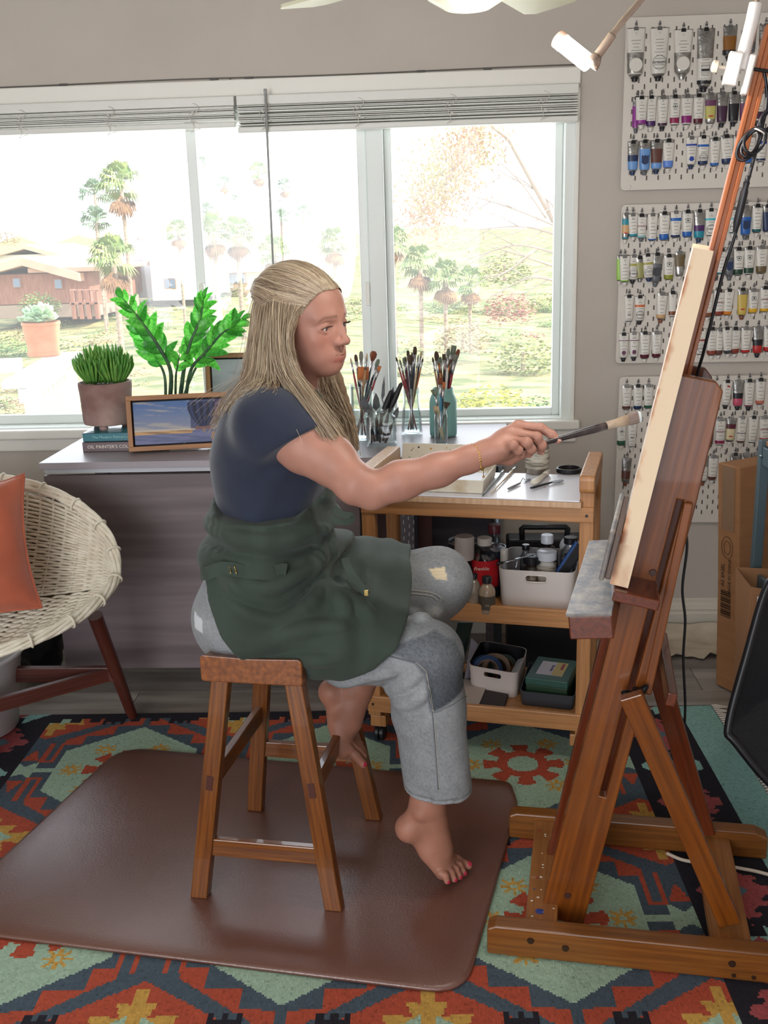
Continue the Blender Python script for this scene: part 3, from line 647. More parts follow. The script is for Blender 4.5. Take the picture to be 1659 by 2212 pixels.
for a, z in ((CWd-.02, .776), (.018, .142), (CWd-.018, .142)):
    M = frame(-cyy, (0, 0, 1), CP(a, -.0045, z)); G().lathe([(.0045, 0), (.0045, .0012)], 12, M).ob('screw', mat('screw_hole', '#2c1a10', .5), cart, world=True)
for a in (.03, CWd-.03):
    for b in (.03, CDp-.03):
        beam('foot', CP(a, b, .062), CP(a, b, .10), .05, .05, m_pine, cart, cxx)
        M = frame(cxx, (0, 0, 1), CP(a, b, .032)); G().lathe([(.02, -.016), (.0255, -.012), (.0255, -.003), (.015, -.002), (.015, .002), (.0255, .003), (.0255, .012), (.02, .016)], 20, M).box((.012, 0, 0), (.04, .016, .006), M).ob('caster', mat('caster_black', '#15151a', .4), cart, auto=True, world=True)
# work board lying on the top, white glass palette over it
def cbox(name, a0, a1, b0, b1, z0, z1, m, parent, bev=.002, extra=0):
    M = Matrix.Translation(CP((a0+a1)/2, (b0+b1)/2, (z0+z1)/2)) @ Matrix.Rotation(CA+extra, 4, 'Z')
    return G().box((0, 0, 0), (a1-a0, b1-b0, z1-z0)).ob(name, m, parent, bev=bev, M=WM[parent.name].inverted() @ M)
wb = thing('work_board', tuple(CP(.34, .15, .80)), 'pale plywood board topped with white glass palette lying on the cart', 'board')
cbox('plywood', .045, .642, -.022, .298, .8005, .817, m_pinep, wb)
cbox('glass_palette', .05, .637, -.018, .296, .8175, .8215, mat('palette_white', '#e2e3ee', .18), wb, .001)
CT = .8218
# ================================================================ easel
m_ea = wood('easel_wood', '#80440f', '#5a2c0a', .32, .3, 6, .1)
m_ed = wood('easel_wood_dark', '#6b2d10', '#4a1d0a', .3, .35, 6, .1)
m_eb = wood('easel_base', '#84501c', '#5f3510', .38, .2, 7, .12)
m_hard = mat('black_iron', '#1b1a1c', .4, .6)
A0, A1 = at(1052, 2068, z=.0), at(1100, 1806, z=.0)
er = (at(1652, 2133, z=0)-A0).normalized(); el = Vector((-er.y, er.x, 0))      # back of the easel, and across it
def EP(a, b, z): return A0+er*a+el*b+Vector((0, 0, z+.009))
EW = (A1-A0).dot(el)+.0
eas = thing('easel', tuple(EP(.3, EW/2, 0)), 'brown wooden studio easel leaning back, its base on the rug', 'easel')
for b, aa, bb in ((.022, 0, .74), (EW, .012, .655)):
    M = frame(er, (0, 0, 1), EP(aa, b, .036)); L = bb-aa
    poly = [(-.036, .0), (.028, 0), (.036, .018), (.036, L-.03), (.022, L), (-.036, L)]
    v = [M @ Vector((x, 0, y)) for x, y in poly]; I = M.inverted()
    G().loft([[tuple(I @ (p-el*.021)) for p in v], [tuple(I @ (p+el*.021)) for p in v]]).ob('runner', m_eb, eas, bev=.004, M=WM[eas.name].inverted() @ M)
for aa, z in ((.115, .047), (.52, .04)): beam('crossbar', EP(aa, .04, z), EP(aa, EW-.02, z), .07 if aa < .3 else .085, .024, wood('easel_cross', '#97612f', '#7b4a20', .45, .1, 7, .1), eas, er)
spk = [mat('paint_blue', '#26387f', .5), mat('paint_white', '#cfc8bd', .5), mat('paint_teal', '#4a6f66', .5), mat('paint_red', '#8a2b22', .5)]
for k in range(26):
    p = EP(.115+random.uniform(-.03, .03), random.uniform(.06, EW-.05), .0592+.0004); G().lathe([(random.uniform(.0012, .004), 0), (.001, .0006)], 8, Matrix.Translation(p)).ob('paint_spot', spk[k % 4 if k > 14 else 1], eas, world=True)
G().lathe([(.010, 0), (.006, .0008)], 12, Matrix.Translation(EP(.11, .085, .0597))).ob('paint_spot', spk[0], eas, world=True)
for a, z in ((.095, .045), (.17, .035), (.515, .04), (.52, .012), (.56, .012)):
    G().lathe([(.008 if z > .03 else .005, 0), (.007 if z > .03 else .004, .003)], 14, frame(-el, (0, 0, 1), EP(a, .001, z))).ob('bolt', mat('bolt_bronze', '#4d382c', .35, .7), eas, auto=True, world=True)
# leaning frame: direction from the photographed slope of the near upright
b0 = .130; dpt = EP(0, b0, 0).y
U0 = at(1212, 1985, y=EP(.2, b0, 0).y); U1 = at(1495, 900, y=EP(.45, b0, 0).y)
lean = (U1-U0); lean -= el*lean.dot(el); lean.normalize(); nrm = el.cross(lean).normalized()
if nrm.dot(er) > 0: nrm = -nrm                                      # towards the painter
LB = U0-el*U0.dot(el)                                               # a point of the frame line, without its sideways part
def LP(s, n, b):                                                    # s up the slope from the foot, n towards the painter, b across
    return LB+lean*s+nrm*n+el*(A0.dot(el)+b)
sU = (U1-U0).length
UPW = .082
for b, ml in ((b0, m_ed), (EW-.16, m_ed)):
    L = (at(1505, 815, y=U1.y)-U0).dot(lean)
    M = frame(lean, nrm, LP(0, 0, b)); I = M.inverted()
    g = G(); T2 = .014; xs = (-.05, -.026, -.012, .048); zs_ = (0, .335, 1.02, L); ix = lambda i, j, k: (i*4+j)*2+k
    g.v = [(x if not (i == 0 and j == 3) else x+.006, y, z if not (i == 0 and j == 3) else z-.016) for i, x in enumerate(xs) for j, z in enumerate(zs_) for y in (-T2, T2)]
    for i in range(3):
        for j in range(3):
            if (i, j) == (1, 1): continue
            q = [(i, j), (i+1, j), (i+1, j+1), (i, j+1)]; g.f.append(tuple(ix(*p, 0) for p in q)); g.f.append(tuple(ix(*p, 1) for p in q[::-1]))
            for (p, r), nb_ in (((q[0], q[1]), (i, j-1)), ((q[1], q[2]), (i+1, j)), ((q[2], q[3]), (i, j+1)), ((q[3], q[0]), (i-1, j))):
                if nb_ == (1, 1) or not (0 <= nb_[0] < 3 and 0 <= nb_[1] < 3): g.f.append((ix(*p, 0), ix(*p, 1), ix(*r, 1), ix(*r, 0)))
    g.mi = [0]*len(g.f)
    g.ob('upright', m_ea if b == b0 else m_ed, eas, bev=.003, M=WM[eas.name].inverted() @ M)
    for x, z in ((.0, .07), (-.002, .86)): G().lathe([(.008, 0), (.007, .003)], 14, frame(-el, lean, LP(z, x, b-.0135))).ob('bolt', mat('bolt_dark', '#3a1c10', .5), eas, world=True)
bm = (b0+EW-.16)/2
# grooved mast sliding between the uprights
sT = (at(1648, 55, y=(LP(1.5, 0, bm)).y)-LP(0, 0, bm)).dot(lean)
M = frame(lean, nrm, LP(.55, .024, bm))
sg_ = 1 if lean.cross(nrm).dot(el) > 0 else -1
prm = [(-.0125, -.013), (-.0045, -.013), (-.0045, -.006), (.0045, -.006), (.0045, -.013), (.0125, -.013), (.0125, .013), (-.0125, .013)]
prm = prm if sg_ > 0 else [(x, -y) for x, y in prm][::-1]
G().loft([[(x, y, 0) for x, y in prm], [(x, y, sT-.55) for x, y in prm]]).ob('mast', wood('mast_wood', '#ad622c', '#8d481c', .38, .2, 6, .08), eas, bev=.0015, M=WM[eas.name].inverted() @ M)
for s in (.22, 1.18): beam('crosspiece', LP(s, -.005, b0+.014), LP(s, -.005, EW-.174), .05, .024, m_ed, eas, lean)
el2 = Matrix.Rotation(math.radians(-4.8), 3, 'Z') @ el
# tray: wide grey-smeared ledge with a dark block under it, and the gripping lip
sTr = (at(1300, 1345, y=LP(.7, .08, .02).y)-LP(0, 0, .02)).dot(lean)+.05
m_tray = mat('tray_smeared', '#5f5d62', .45, .12, c2='#938a7e', vs=24, vst=(1, .35, 1), vlo=.4, vhi=.62, bump=.15, bs=120, detail=8)
tdir = (-er*.98+Vector((0, 0, -.10))).normalized(); tup = tdir.cross(el2); tup = tup if tup.z > 0 else -tup
T0 = LP(sTr-.006, .080, 0)
def TP(n, b, h): return T0+tdir*n+el2*b+tup*h
def tbox(name, n0, n1, b0_, b1, h0, h1, m, bev=.003):
    M = frame(el2, tdir, TP((n0+n1)/2, b0_, (h0+h1)/2)); return G().box((0, 0, (b1-b0_)/2), (n1-n0, h1-h0, b1-b0_)).ob(name, m, eas, bev=bev, M=WM[eas.name].inverted() @ M)
tb0, tb1 = -.045, EW-.03
tbox('tray_block', -.012, .072, tb0, tb1, -.05, -.002, m_ed); tbox('tray_top', -.012, .076, tb0-.002, tb1+.002, -.002, .004, m_tray, .001)
def LPc(s, n, b): return LP(s, n, 0)+el2*b
sG = (at(1310, 1240, y=LP(.8, .06, .05).y)-LP(0, 0, .05)).dot(lean)
# ================================================================ canvas
cb0, cb1 = .02, EW-.02
s0 = (at(1345, 1270, y=LP(.75, .04, cb0).y)-LP(0, 0, cb0)).dot(lean); s1 = (at(1527, 540, y=LP(1.4, .04, cb0).y)-LP(0, 0, cb0)).dot(lean)
cn0, cn1 = .050, .086
can = thing('canvas', tuple(LP(s0, .06, (cb0+cb1)/2)), 'deep stretched canvas seen edge-on, cream sides smeared rust, clamped on the easel', 'canvas')
def side_attr(o, f):
    me = o.data; a = me.attributes.new('col', 'FLOAT_COLOR', 'POINT'); co = np.zeros(len(me.vertices)*3); me.vertices.foreach_get('co', co); co = co.reshape(-1, 3)
    c = f(co); a.data.foreach_set('color', np.concatenate([c, np.ones((len(c), 1))], 1).astype(np.float32).ravel())
nrm2 = el2.cross(lean).normalized(); nrm2 = nrm2 if nrm2.dot(nrm) > 0 else -nrm2
M = frame(lean, nrm2, LP(s0, 0, 0)); L = s1-s0
def vnoise(p, sc, seed=0):                       # cheap smooth noise in numpy
    q = np.asarray(p)*sc; out = 0
    for k in range(4):
        r = np.random.default_rng(seed+k); w = r.normal(size=(3, q.shape[1]))*(1.5**k); ph = r.random(3)*6.3
        out = out+np.sin(q@w[0]+ph[0])*np.sin(q@w[1]+ph[1]+1.3*np.sin(q@w[2]+ph[2]))/(1.4**k)
    return out
nz = 150; nn_ = 12
def canvas_side(bb):
    v = []; f = []
    for i in range(nz+1):
        for j in range(nn_+1): v.append((cn0+(cn1-cn0)*j/nn_, 0, L*i/nz))
    for i in range(nz):
        for j in range(nn_):
            q = (i*(nn_+1)+j, i*(nn_+1)+j+1, (i+1)*(nn_+1)+j+1, (i+1)*(nn_+1)+j); f.append(q if bb > .1 else q[::-1])
    MM = M.copy(); MM.translation = LPc(s0, 0, bb)
    o = mesh_ob('painted_side', v, f, attr_mat('canvas_side', .75, .15, 500), can, M=WM[can.name].inverted() @ MM)
    def fcol(p):
        e = (cn1-p[:, 0])/(cn1-cn0); n = vnoise(p*np.array([1, 1, .35]), 60, 3); z = p[:, 2]/L
        k = np.clip((.30+.22*n-e*1.75)*2.0, 0, 1)*(.35+.65*(np.abs(np.sin(z*9+.6)) > .25)); k = np.where(z < .13, np.clip(1.15-e*1.2-z*3+.25*n, 0, 1)*.55, k)
        base = np.array(lin('#e4cdb0')); ru = np.array(lin('#a8562a')); oc = np.array(lin('#c8863c')); t = np.clip(n*.5+.5, 0, 1)[:, None]
        return base*(1-k[:, None])+(ru*t+oc*(1-t))*k[:, None]
    side_attr(o, fcol)
canvas_side(cb0); canvas_side(cb1)
M0 = M.copy(); M0.translation = LPc(s0, 0, cb0)
G().box(((cn0+cn1)/2, (cb1-cb0)/2*(1 if (M0.to_3x3() @ Vector((0, 1, 0))).dot(el2) > 0 else -1), L/2), (cn1-cn0-.0012, cb1-cb0-.0012, L-.0005)).ob('stretched_face', mat('canvas_white', '#e6e0da', .8, bump=.1, bs=400), can, bev=.003, M=WM[can.name].inverted() @ M0)
lip = (s0+.018, s0+.112)
M = frame(el2, lean, LPc((lip[0]+lip[1])/2, cn1+.007, -.005))
G().box((0, 0, .15), (lip[1]-lip[0], .012, .30)).ob('grip_board', mat('grip_wood', '#5c4a42', .5), eas, bev=.003, M=WM[eas.name].inverted() @ M)
M = frame(el2, lean, LPc((lip[0]+lip[1])/2, cn1+.018, -.01))
G().box((0, 0, .155), (lip[1]-lip[0]+.008, .010, .31)).ob('grip_face', m_tray, eas, bev=.004, M=WM[eas.name].inverted() @ M)
beam('ledge', LP(s0-.014, .03, .0), LP(s0-.014, .03, EW-.05), .022, .09, m_ed, eas, lean)
# wing knob, slotted props and rear struts
kb = LP((at(1340, 1490, y=LP(.5, -.03, b0-.03).y)-LP(0, 0, b0-.03)).dot(lean), -.03, b0-.03)
g = G().lathe([(.008, -.02), (.008, .02)], 12, frame(el, lean, kb))
for k in range(3): g.ball((0, 0, 0), (.02, .008, .009), 10, 8, frame(el, lean, kb-el*.012) @ Matrix.Rotation(k*2.094+.5, 4, 'Z') @ Matrix.Translation((.014, 0, 0)))
g.ob('wing_knob', m_hard, eas, True, world=True)
for b, p, q, ml in ((b0-.045, (1362, 1500), (1572, 2052), m_ea), (EW-.05, (1388, 1335), (1522, 1838), m_ed)):
    yb = EP(.4, b, 0).y; P0 = at(*p, y=yb-.005); P1 = at(*q, y=yb); P1.z = max(P1.z, .075); P0 += (P0-P1)*(.14 if b > .2 else .0)
    beam('rear_strut', P0, P1, .048, .024, ml, eas, er)
for b in (b0-.022, EW-.135): beam('prop_bar', LP(.60, -.052, b), LP(1.02, -.034, b), .017, .012, m_ea, eas, nrm)
beam('strut_link', EP(.315, b0-.045, .30)+lean*.3, EP(.315, EW-.05, .30)+lean*.3, .03, .02, m_ed, eas, lean)
# ================================================================ clamp lamp on the mast
lp_y = LP(1.6, 0, bm).y
lamp = thing('easel_lamp', tuple(at(1625, 150, y=lp_y)), 'silver gooseneck clamp lamp with a lit tube head at the mast top', 'lamp')
m_cop = mat('brushed_chrome', '#b9a79c', .22, .95); m_chr = mat('chrome_white', '#e8e4e2', .2, .4)
h0, h1 = at(1215, 92, y=lp_y-.03), at(1275, 140, y=lp_y-.06)
d = (h1-h0).normalized()
neck = [at(1285, 128, y=lp_y-.06), at(1305, 100, y=lp_y-.055), at(1340, 52, y=lp_y-.05), at(1385, 0, y=lp_y-.04), at(1440, -70, y=lp_y-.03), at(1530, -125, y=lp_y-.015), at(1600, -100, y=lp_y-.01), at(1632, -20, y=lp_y-.01), at(1628, 30, y=lp_y-.01), at(1612, 95, y=lp_y-.01), at(1598, 150, y=lp_y-.01)]
sp = spline(neck, 150); g = G(); g.tube(sp[14:118], [.0056+.0006*(k % 2) for k in range(104)], 10).ob('gooseneck', m_cop, lamp, True, world=True)
g = G(); g.tube(sp[:24], .0082, 14).tube([h1, h1.lerp(Vector(sp[0]), .5), Vector(sp[0]), Vector(sp[4])], [.016, .016, .013, .0095], 14).ob('neck_sleeve', m_cop, lamp, True, world=True)
g = G(); g.tube(sp[112:], .0125, 14).ob('base_tube', m_chr, lamp, True, world=True)
Mh = frame(d, (0, 0, 1), h0); Lh = (h1-h0).length
G().lathe([(.0165, -.012), (.0165, .002)], 24, Mh).ob('end_cap', mat('cap_salmon', '#c9a092', .4, .3), lamp, auto=True, world=True)
G().lathe([(.004, -.0135), (.004, -.012)], 10, Mh).ob('switch', m_hard, lamp, world=True)
G().lathe([(.0155, .002), (.0155, Lh-.004)], 24, Mh).ob('lit_tube', mat('led_tube', (1, .97, .93), .5, emit=26), lamp, True, world=True)
lx = light('easel_lamp_light', 'POINT', h0.lerp(h1, .5)+Vector((0, -.02, -.02)), 14, (1, .92, .84)); lx.data.shadow_soft_size = .03
c = at(1590, 150, y=lp_y-.015); M = frame(lean, nrm, c)
G().box((.006, 0, 0), (.026, .022, .058), M).box((-.024, .0, -.006), (.012, .02, .07), M).ob('clamp', m_chr, lamp, bev=.003, world=True)
G().box((-.075, 0, .0), (.012, .03, .05), M).box((-.05, .0, .005), (.06, .006, .006), M).ob('clamp_jaw', m_hard, lamp, bev=.002, world=True)
G().lathe([(.003, 0), (.003, .014), (.011, .016), (.011, .024), (.006, .027)], 14, frame(nrm, lean, c+nrm*.018)).ob('thumb_screw', mat('screw_cream', '#d8cbb8', .4), lamp, auto=True, world=True)
# its black cord: from the clamp along the mast, a tied coil, an inline plug, then down to the floor
cd = thing('lamp_cord', tuple(at(1480, 1780, z=.012)), 'black lamp cord tied in a coil and hanging down behind the easel', 'cord')
m_cd = mat('cord_black', '#14141b', .4)
yc = lp_y-.015; yb = 2.42
path = [(1650, 150, yc), (1657, 215, yc), (1645, 280, yc), (1632, 330, yc), (1608, 420, yc), (1590, 500, yc+.01), (1562, 590, yc+.02), (1540, 680, yc+.03), (1520, 760, yc+.05), (1503, 830, yc+.10), (1496, 960, yb-.1), (1484, 1010, yb), (1492, 1060, yb), (1478, 1120, yb), (1484, 1180, yb), (1474, 1270, yb), (1480, 1340, yb), (1476, 1420, yb), (1480, 1520, yb), (1478, 1600, yb), (1484, 1690, yb), (1482, 1770, yb)]
pts = spline([at(a, b, y=c) for a, b, c in path], 220)
for p in pts: p[2] = max(p[2], .02)
G().tube(pts, .0034, 7).ob('cable', m_cd, cd, True, world=True)
kc = at(1630, 300, y=yc-.008)
for k, (a, b) in enumerate(((.030, .016), (.027, .013), (.024, .018))):
    M = frame(Vector((0, -1, 0)), Vector((.5, 0, .87)), kc+Vector((.004*k-.004, -.004*k, .003*k))); G().tube([M @ Vector((a*math.cos(w)-.012, b*math.sin(w), .004*math.sin(w*2+k))) for w in np.linspace(0, 2*pi, 32, endpoint=False)], .0034, 6, closed=True).ob('coil', m_cd, cd, True, world=True)
    M = frame(Vector((0, -1, 0)), Vector((.5, 0, .87)), kc+Vector((.022, 0, .032))); G().tube([M @ Vector((a*.8*math.cos(w), b*.8*math.sin(w), .003*k)) for w in np.linspace(0, 2*pi, 28, endpoint=False)], .0034, 6, closed=True).ob('coil', m_cd, cd, True, world=True)
kt = kc+Vector((.006, -.006, .012)); M = frame(Vector((.5, 0, .87)), (0, -1, 0), kt); G().tube([M @ Vector((.011*math.cos(w), .011*math.sin(w), 0)) for w in np.linspace(0, 2*pi, 20, endpoint=False)], .0016, 6, closed=True).ob('twist_tie', mat('tie_white', '#dcd6d2', .5), cd, True, world=True)
a, b = at(1608, 415, y=yc-.002), at(1590, 490, y=yc+.008); dd = (b-a).normalized()
G().lathe([(.0035, -.03), (.005, -.028), (.0045, -.02), (.0062, -.018), (.0052, -.008), (.0072, 0), (.0075, .055), (.004, .075)], 14, frame(dd, (0, 1, 0), a)).ob('inline_plug', m_cd, cd, auto=True, world=True)
a = at(1498, 965, y=2.36); G().box((0, 0, 0), (.022, .016, .05), frame(lean, (0, 1, 0), a)).ob('inline_switch', m_cd, cd, bev=.004, world=True)
# power strip card and cream extension cord on the rug
ec = thing('extension_cord', tuple(at(1560, 1862, z=.012)), 'cream extension cord lying on the rug behind the easel base', 'cord')
pts = spline([at(a, b, z=z) for a, b, z in ((1440, 1843, .012), (1470, 1856, .012), (1500, 1862, .016), (1545, 1866, .016), (1600, 1876, .014), (1640, 1884, .012), (1720, 1906, .012))], 60)
G().tube(pts, .0045, 8).ob('cable', mat('cord_cream', '#cdbfae', .5), ec, True, world=True)
q = at(1480, 1785, z=.012); pl = thing('power_plug', tuple(q), 'small white plug on the rug behind the far easel runner', 'plug')
G().box((0, 0, .014), (.03, .02, .024), Matrix.Translation((q.x, q.y+.055, .01)) @ Matrix.Rotation(.4, 4, 'Y')).ob('plug', mat('plug_white', '#d9d3c8', .4), pl, bev=.004, world=True)
# ================================================================ things on the table
T_ = Matrix.Translation
def TB(px, py): p = at(px, py, z=TZ); return p
# two books
m_page = mat('book_pages', '#d9d3c6', .8, c2='#c4bdae', vs=60, vst=(.2, .2, 8))
BA = math.radians(1.5)
q = at(172, 978, z=TZ+.006); BO = Vector((q.x, q.y+.034, TZ+.0006))
def book(z, h, w, d, dx, dy, rz, cover, label, spine, ssz, sm):
    M = T_((BO.x+dx, BO.y+dy, z)) @ Matrix.Rotation(rz, 4, 'Z')
    t = thing('book', (0, 0, 0), label, 'book', 'books under the terracotta pot', M=M)
    m = mat('cover_'+cover, '#'+cover, .35, coat=.2)
    g = G().box((w/2, d/2, .0015), (w, d, .003)).box((w/2, d/2, h-.0015), (w, d, .003)).box((w/2, .002, h/2), (w, .004, h))
    g.ob('cover', m, t, bev=.0008)
    G().box((w/2, d/2+.001, h/2), (w-.008, d-.008, h-.006)).ob('pages', m_page, t)
    text(spine, ssz, sm, t, M @ Matrix(((1, 0, 0, w*.50), (0, 0, -1, -.0004), (0, 1, 0, h/2), (0, 0, 0, 1))))
wm = mat('ink_cream', '#e6e0d4', .5)
book(BO.z, .034, .30, .19, 0, 0, BA, '6a5a5e', 'mauve painting handbook lying under the teal book on the table', "OIL PAINTER'S COLOR HANDBOOK", .0165, wm)
book(BO.z+.0346, .030, .29, .18, .002, .006, BA+.01, '1f6f7c', 'teal book lying on the mauve handbook beneath the terracotta pot', 'The Modern Painters of California Today', .0135, mat('ink_teal', '#8fc3c4', .5))
bz = BO.z+.0352+.030
# terracotta pot on small feet with a finger-leaved succulent
pc = at(237, 925, y=BO.y+.12); pc = Vector((pc.x, BO.y+.115, bz))
pot = thing('potted_succulent', tuple(pc), 'terracotta pot of spiky green pencil-leaved succulent standing on two stacked books', 'plant')
m_ter = mat('terracotta_worn', '#7f6058', .8, c2='#aa938a', vs=7, vlo=.4, vhi=.72, bump=.15, bs=60, detail=7)
G().lathe([(.068, .014), (.083, .018), (.086, .03), (.0885, .115), (.092, .145), (.092, .162), (.084, .163), (.08, .15), (.05, .146)], 48, T_(pc)).ob('pot', m_ter, pot, auto=True, world=True)
G().lathe([(.078, .148), (.03, .153), (.001, .154)], 24, T_(pc), cap=False).ob('soil', mat('gravel', '#8d8378', .9, c2='#4e463f', vs=90, bump=.8, bs=90), pot, world=True)
for k in range(3):
    a = k*2.094-1.57; G().lathe([(.012, 0), (.016, .006), (.014, .0155)], 14, T_((pc.x+.058*math.cos(a), pc.y+.058*math.sin(a), pc.z))).ob('pot_foot', m_ter, pot, auto=True, world=True)
m_suc = leafy('succulent_green', '#5aa544', '#93c864', 18, .35)
def fingers(g, c, n, spread, h0, h1):
    for i in range(n):
        a = random.uniform(0, 2*pi); r = spread*math.sqrt(random.random()); o = Vector((r*math.cos(a)*.6, r*math.sin(a)*.6, 0)); out = Vector((math.cos(a), math.sin(a), 0))*(.008+.036*(r/spread)**1.3)
        L = random.uniform(h0, h1)*(1-.32*(r/spread)**2); b = Vector(c)+o+Vector((0, 0, .02*(1-r/spread)))
        p = [b, b+out*.45+Vector((0, 0, L*.42)), b+out*.85+Vector((0, 0, L*.78)), b+out*.95+Vector((0, 0, L))]
        w = random.uniform(.0032, .0046); g.tube(spline(p, 7), [w*.6, w, w*1.15, w*1.15, w, w*.75, w*.25], 6)
for cx_, sp_ in ((-.036, .060), (.036, .060)):
    c = pc+Vector((cx_*.95, 0, .150))
    st = G(); 
    for k in range(5): a = k*1.26; st.tube([c, c+Vector((.01*math.cos(a), .01*math.sin(a), .05))], [.006, .005], 6)
    st.ob('stem', mat('succulent_stem', '#7a8a5a', .7), pot, True, world=True)
    g = G(); fingers(g, c+Vector((0, 0, .008)), 165, sp_*.9, .085, .128); tag(g.ob('leaves', m_suc, pot, True, world=True), kind='stuff')
# ZZ plant: pale pot hidden behind the painting, five stems with paired leaflets
zc = at(378, 860, y=3.63); zc = Vector((zc.x, 3.63, TZ))
zz = thing('zz_plant', tuple(zc), 'glossy green arching plant with paired oval leaflets in a pale pot behind the painting', 'plant')
G().lathe([(.062, 0), (.072, .004), (.082, .12), (.084, .148), (.078, .15), (.074, .135), (.04, .13)], 40, T_(zc)).ob('pot', mat('pot_pale', '#c9d3cf', .35), zz, auto=True, world=True)
G().lathe([(.074, .136), (.02, .14), (.001, .14)], 20, T_(zc), cap=False).ob('soil', mat('soil_dark', '#2c241d', .95, bump=.5, bs=80), zz, world=True)
m_zl = leafy('zz_leaf', '#3fa834', '#74cf55', 9, .5)
m_zl2 = leafy('zz_leaf_dark', '#2c7a2c', '#4aa53a', 9, .35)
m_zs = mat('zz_stem', '#4c6f4a', .45, c2='#2f4a38', vs=30)
def leaf_mesh(m, nm):
    vs = []; fs = []; n = 7
    for i in range(n+1):
        u = i/n; w = .5*math.sin(pi*min(1, u**.85))**.8*(1-.15*u)
        for s, k in ((-1, 0), (0, 1), (1, 2)): vs.append((u, s*w*.42, .10*math.sin(pi*u)-abs(s)*(-.06)*math.sin(pi*u)))
    for i in range(n):
        for k in range(2): fs.append((i*3+k, (i+1)*3+k, (i+1)*3+k+1, i*3+k+1))
    o = mesh_ob(nm, vs, fs, m, None, True); me = o.data; bpy.data.objects.remove(o); return me
LM = [leaf_mesh(m_zl, 'leaflet'), leaf_mesh(m_zl2, 'leaflet')]
def zstem(pts, n, ls, thick, start=.38, side=(0, -1, 0)):
    P = [Vector(p) for p in spline(pts, 26)]
    G().tube(P, [thick*(1-.75*(i/25)**1.2) for i in range(26)], 8).ob('stem', m_zs, zz, True, world=True)
    for k in range(n):
        u = start+(1-start)*k/(n-1); i = min(int(u*25), 24); p = P[i].lerp(P[i+1], u*25-i); d = (P[i+1]-P[max(i-1, 0)]).normalized()
        for s in ((-1, 1) if k < n-1 else (0,)):
            b = d.cross(Vector(side)).normalized(); dirv = (d*.85+b*s*.50+Vector((0, -1, 0))*random.uniform(-.1, .35)).normalized() if s else d
            L = ls*.86*(.75+.35*math.sin(pi*min(1, k/n+.2)))*random.uniform(.9, 1.1)
            M = frame(Vector((0, -1, 0))*.8+Vector((random.uniform(-.5, .5), 0, random.uniform(.1, .7))), dirv, p)
            M = M @ Matrix.Diagonal((L, L*1.05, L, 1))
            o = bpy.data.objects.new('leaflet', LM[random.random() < .35]); col.objects.link(o); o.parent = zz; o.matrix_local = WM[zz.name].inverted() @ M
yz = 3.60
Zp = lambda px, py, dy=0: at(px, py, y=yz+dy)
b = lambda x: zc+Vector((x, 0, .132))
zstem([b(-.02), Zp(368, 800), Zp(340, 745, -.02), Zp(302, 690, -.03), Zp(266, 645, -.03)], 13, .092, .0085, .30)
zstem([b(.015), Zp(397, 800), Zp(410, 745, -.02), Zp(432, 690, -.02), Zp(440, 648, -.02)], 12, .085, .0085, .34)
zstem([b(.035), Zp(412, 800, -.02), Zp(440, 765, -.05), Zp(480, 720, -.07), Zp(506, 705, -.08)], 11, .085, .007, .30)
zstem([b(-.035), Zp(355, 810, .03), Zp(335, 770, .05), Zp(318, 745, .06), Zp(296, 708, .06)], 8, .085, .006, .35)
zstem([b(.0), Zp(380, 812, -.02), Zp(384, 790, -.04), Zp(388, 765, -.05)], 4, .06, .005, .45)
zstem([b(.02), Zp(420, 800, .05), Zp(452, 755, .06), Zp(490, 712, .05), Zp(520, 690, .04)], 9, .08, .0055, .42)
# framed paintings
m_oak = wood('oak_frame', '#a8784c', '#8a5c36', .5, .05, 9, .08)
def art_attr(o, f): side_attr(o, f)
def painting(name, P0, ex_, up, w, h, label, paint, fw=.016, depth=.03, cat='painting'):
    n_ = ex_.cross(up).normalized(); M = tm(P0, ex_, up)
    t = thing(name, (0, 0, 0), label, cat, M=M)
    for a, b_, nm in (((0, fw/2, 0), (w, fw/2, 0), 1), ((0, h-fw/2, 0), (w, h-fw/2, 0), 1), ((fw/2, fw, 0), (fw/2, h-fw, 0), 0), ((w-fw/2, fw, 0), (w-fw/2, h-fw, 0), 0)):
        a, b_ = Vector(a), Vector(b_); MM = frame(b_-a, (0, 0, 1), a)
        G().box((0, 0, (b_-a).length/2), (depth, fw, (b_-a).length)).ob('frame_bar', m_oak, t, bev=.0012, M=MM)
    G().box((w/2, h/2, -depth/2+.002), (w-fw, h-fw, .003)).ob('backing', mat('liner_dark', '#1d2230', .7), t)
    gx, gy = 130, 70; mg = fw+.006; xs = np.linspace(mg, w-mg, gx); ys = np.linspace(mg, h-mg, gy); v = [(x, y, .006) for x in xs for y in ys]
    f = [(i*gy+j, (i+1)*gy+j, (i+1)*gy+j+1, i*gy+j+1) for i in range(gx-1) for j in range(gy-1)]
    o = mesh_ob('painted_panel', v, f, attr_mat('painting_'+name, .5, .05, 200), t)
    side_attr(o, lambda p: paint((p[:, 0]-mg)/(w-2*mg), (p[:, 1]-mg)/(h-2*mg), p))
    G().box((w/2, h/2, 0), (w-2*mg, h-2*mg, .010)).ob('panel_edge', mat('liner_dark', ''), t)
    return t
def L3(c): return np.array(lin(c))
def mixc(a, b, k): return a*(1-k[:, None])+b*k[:, None]
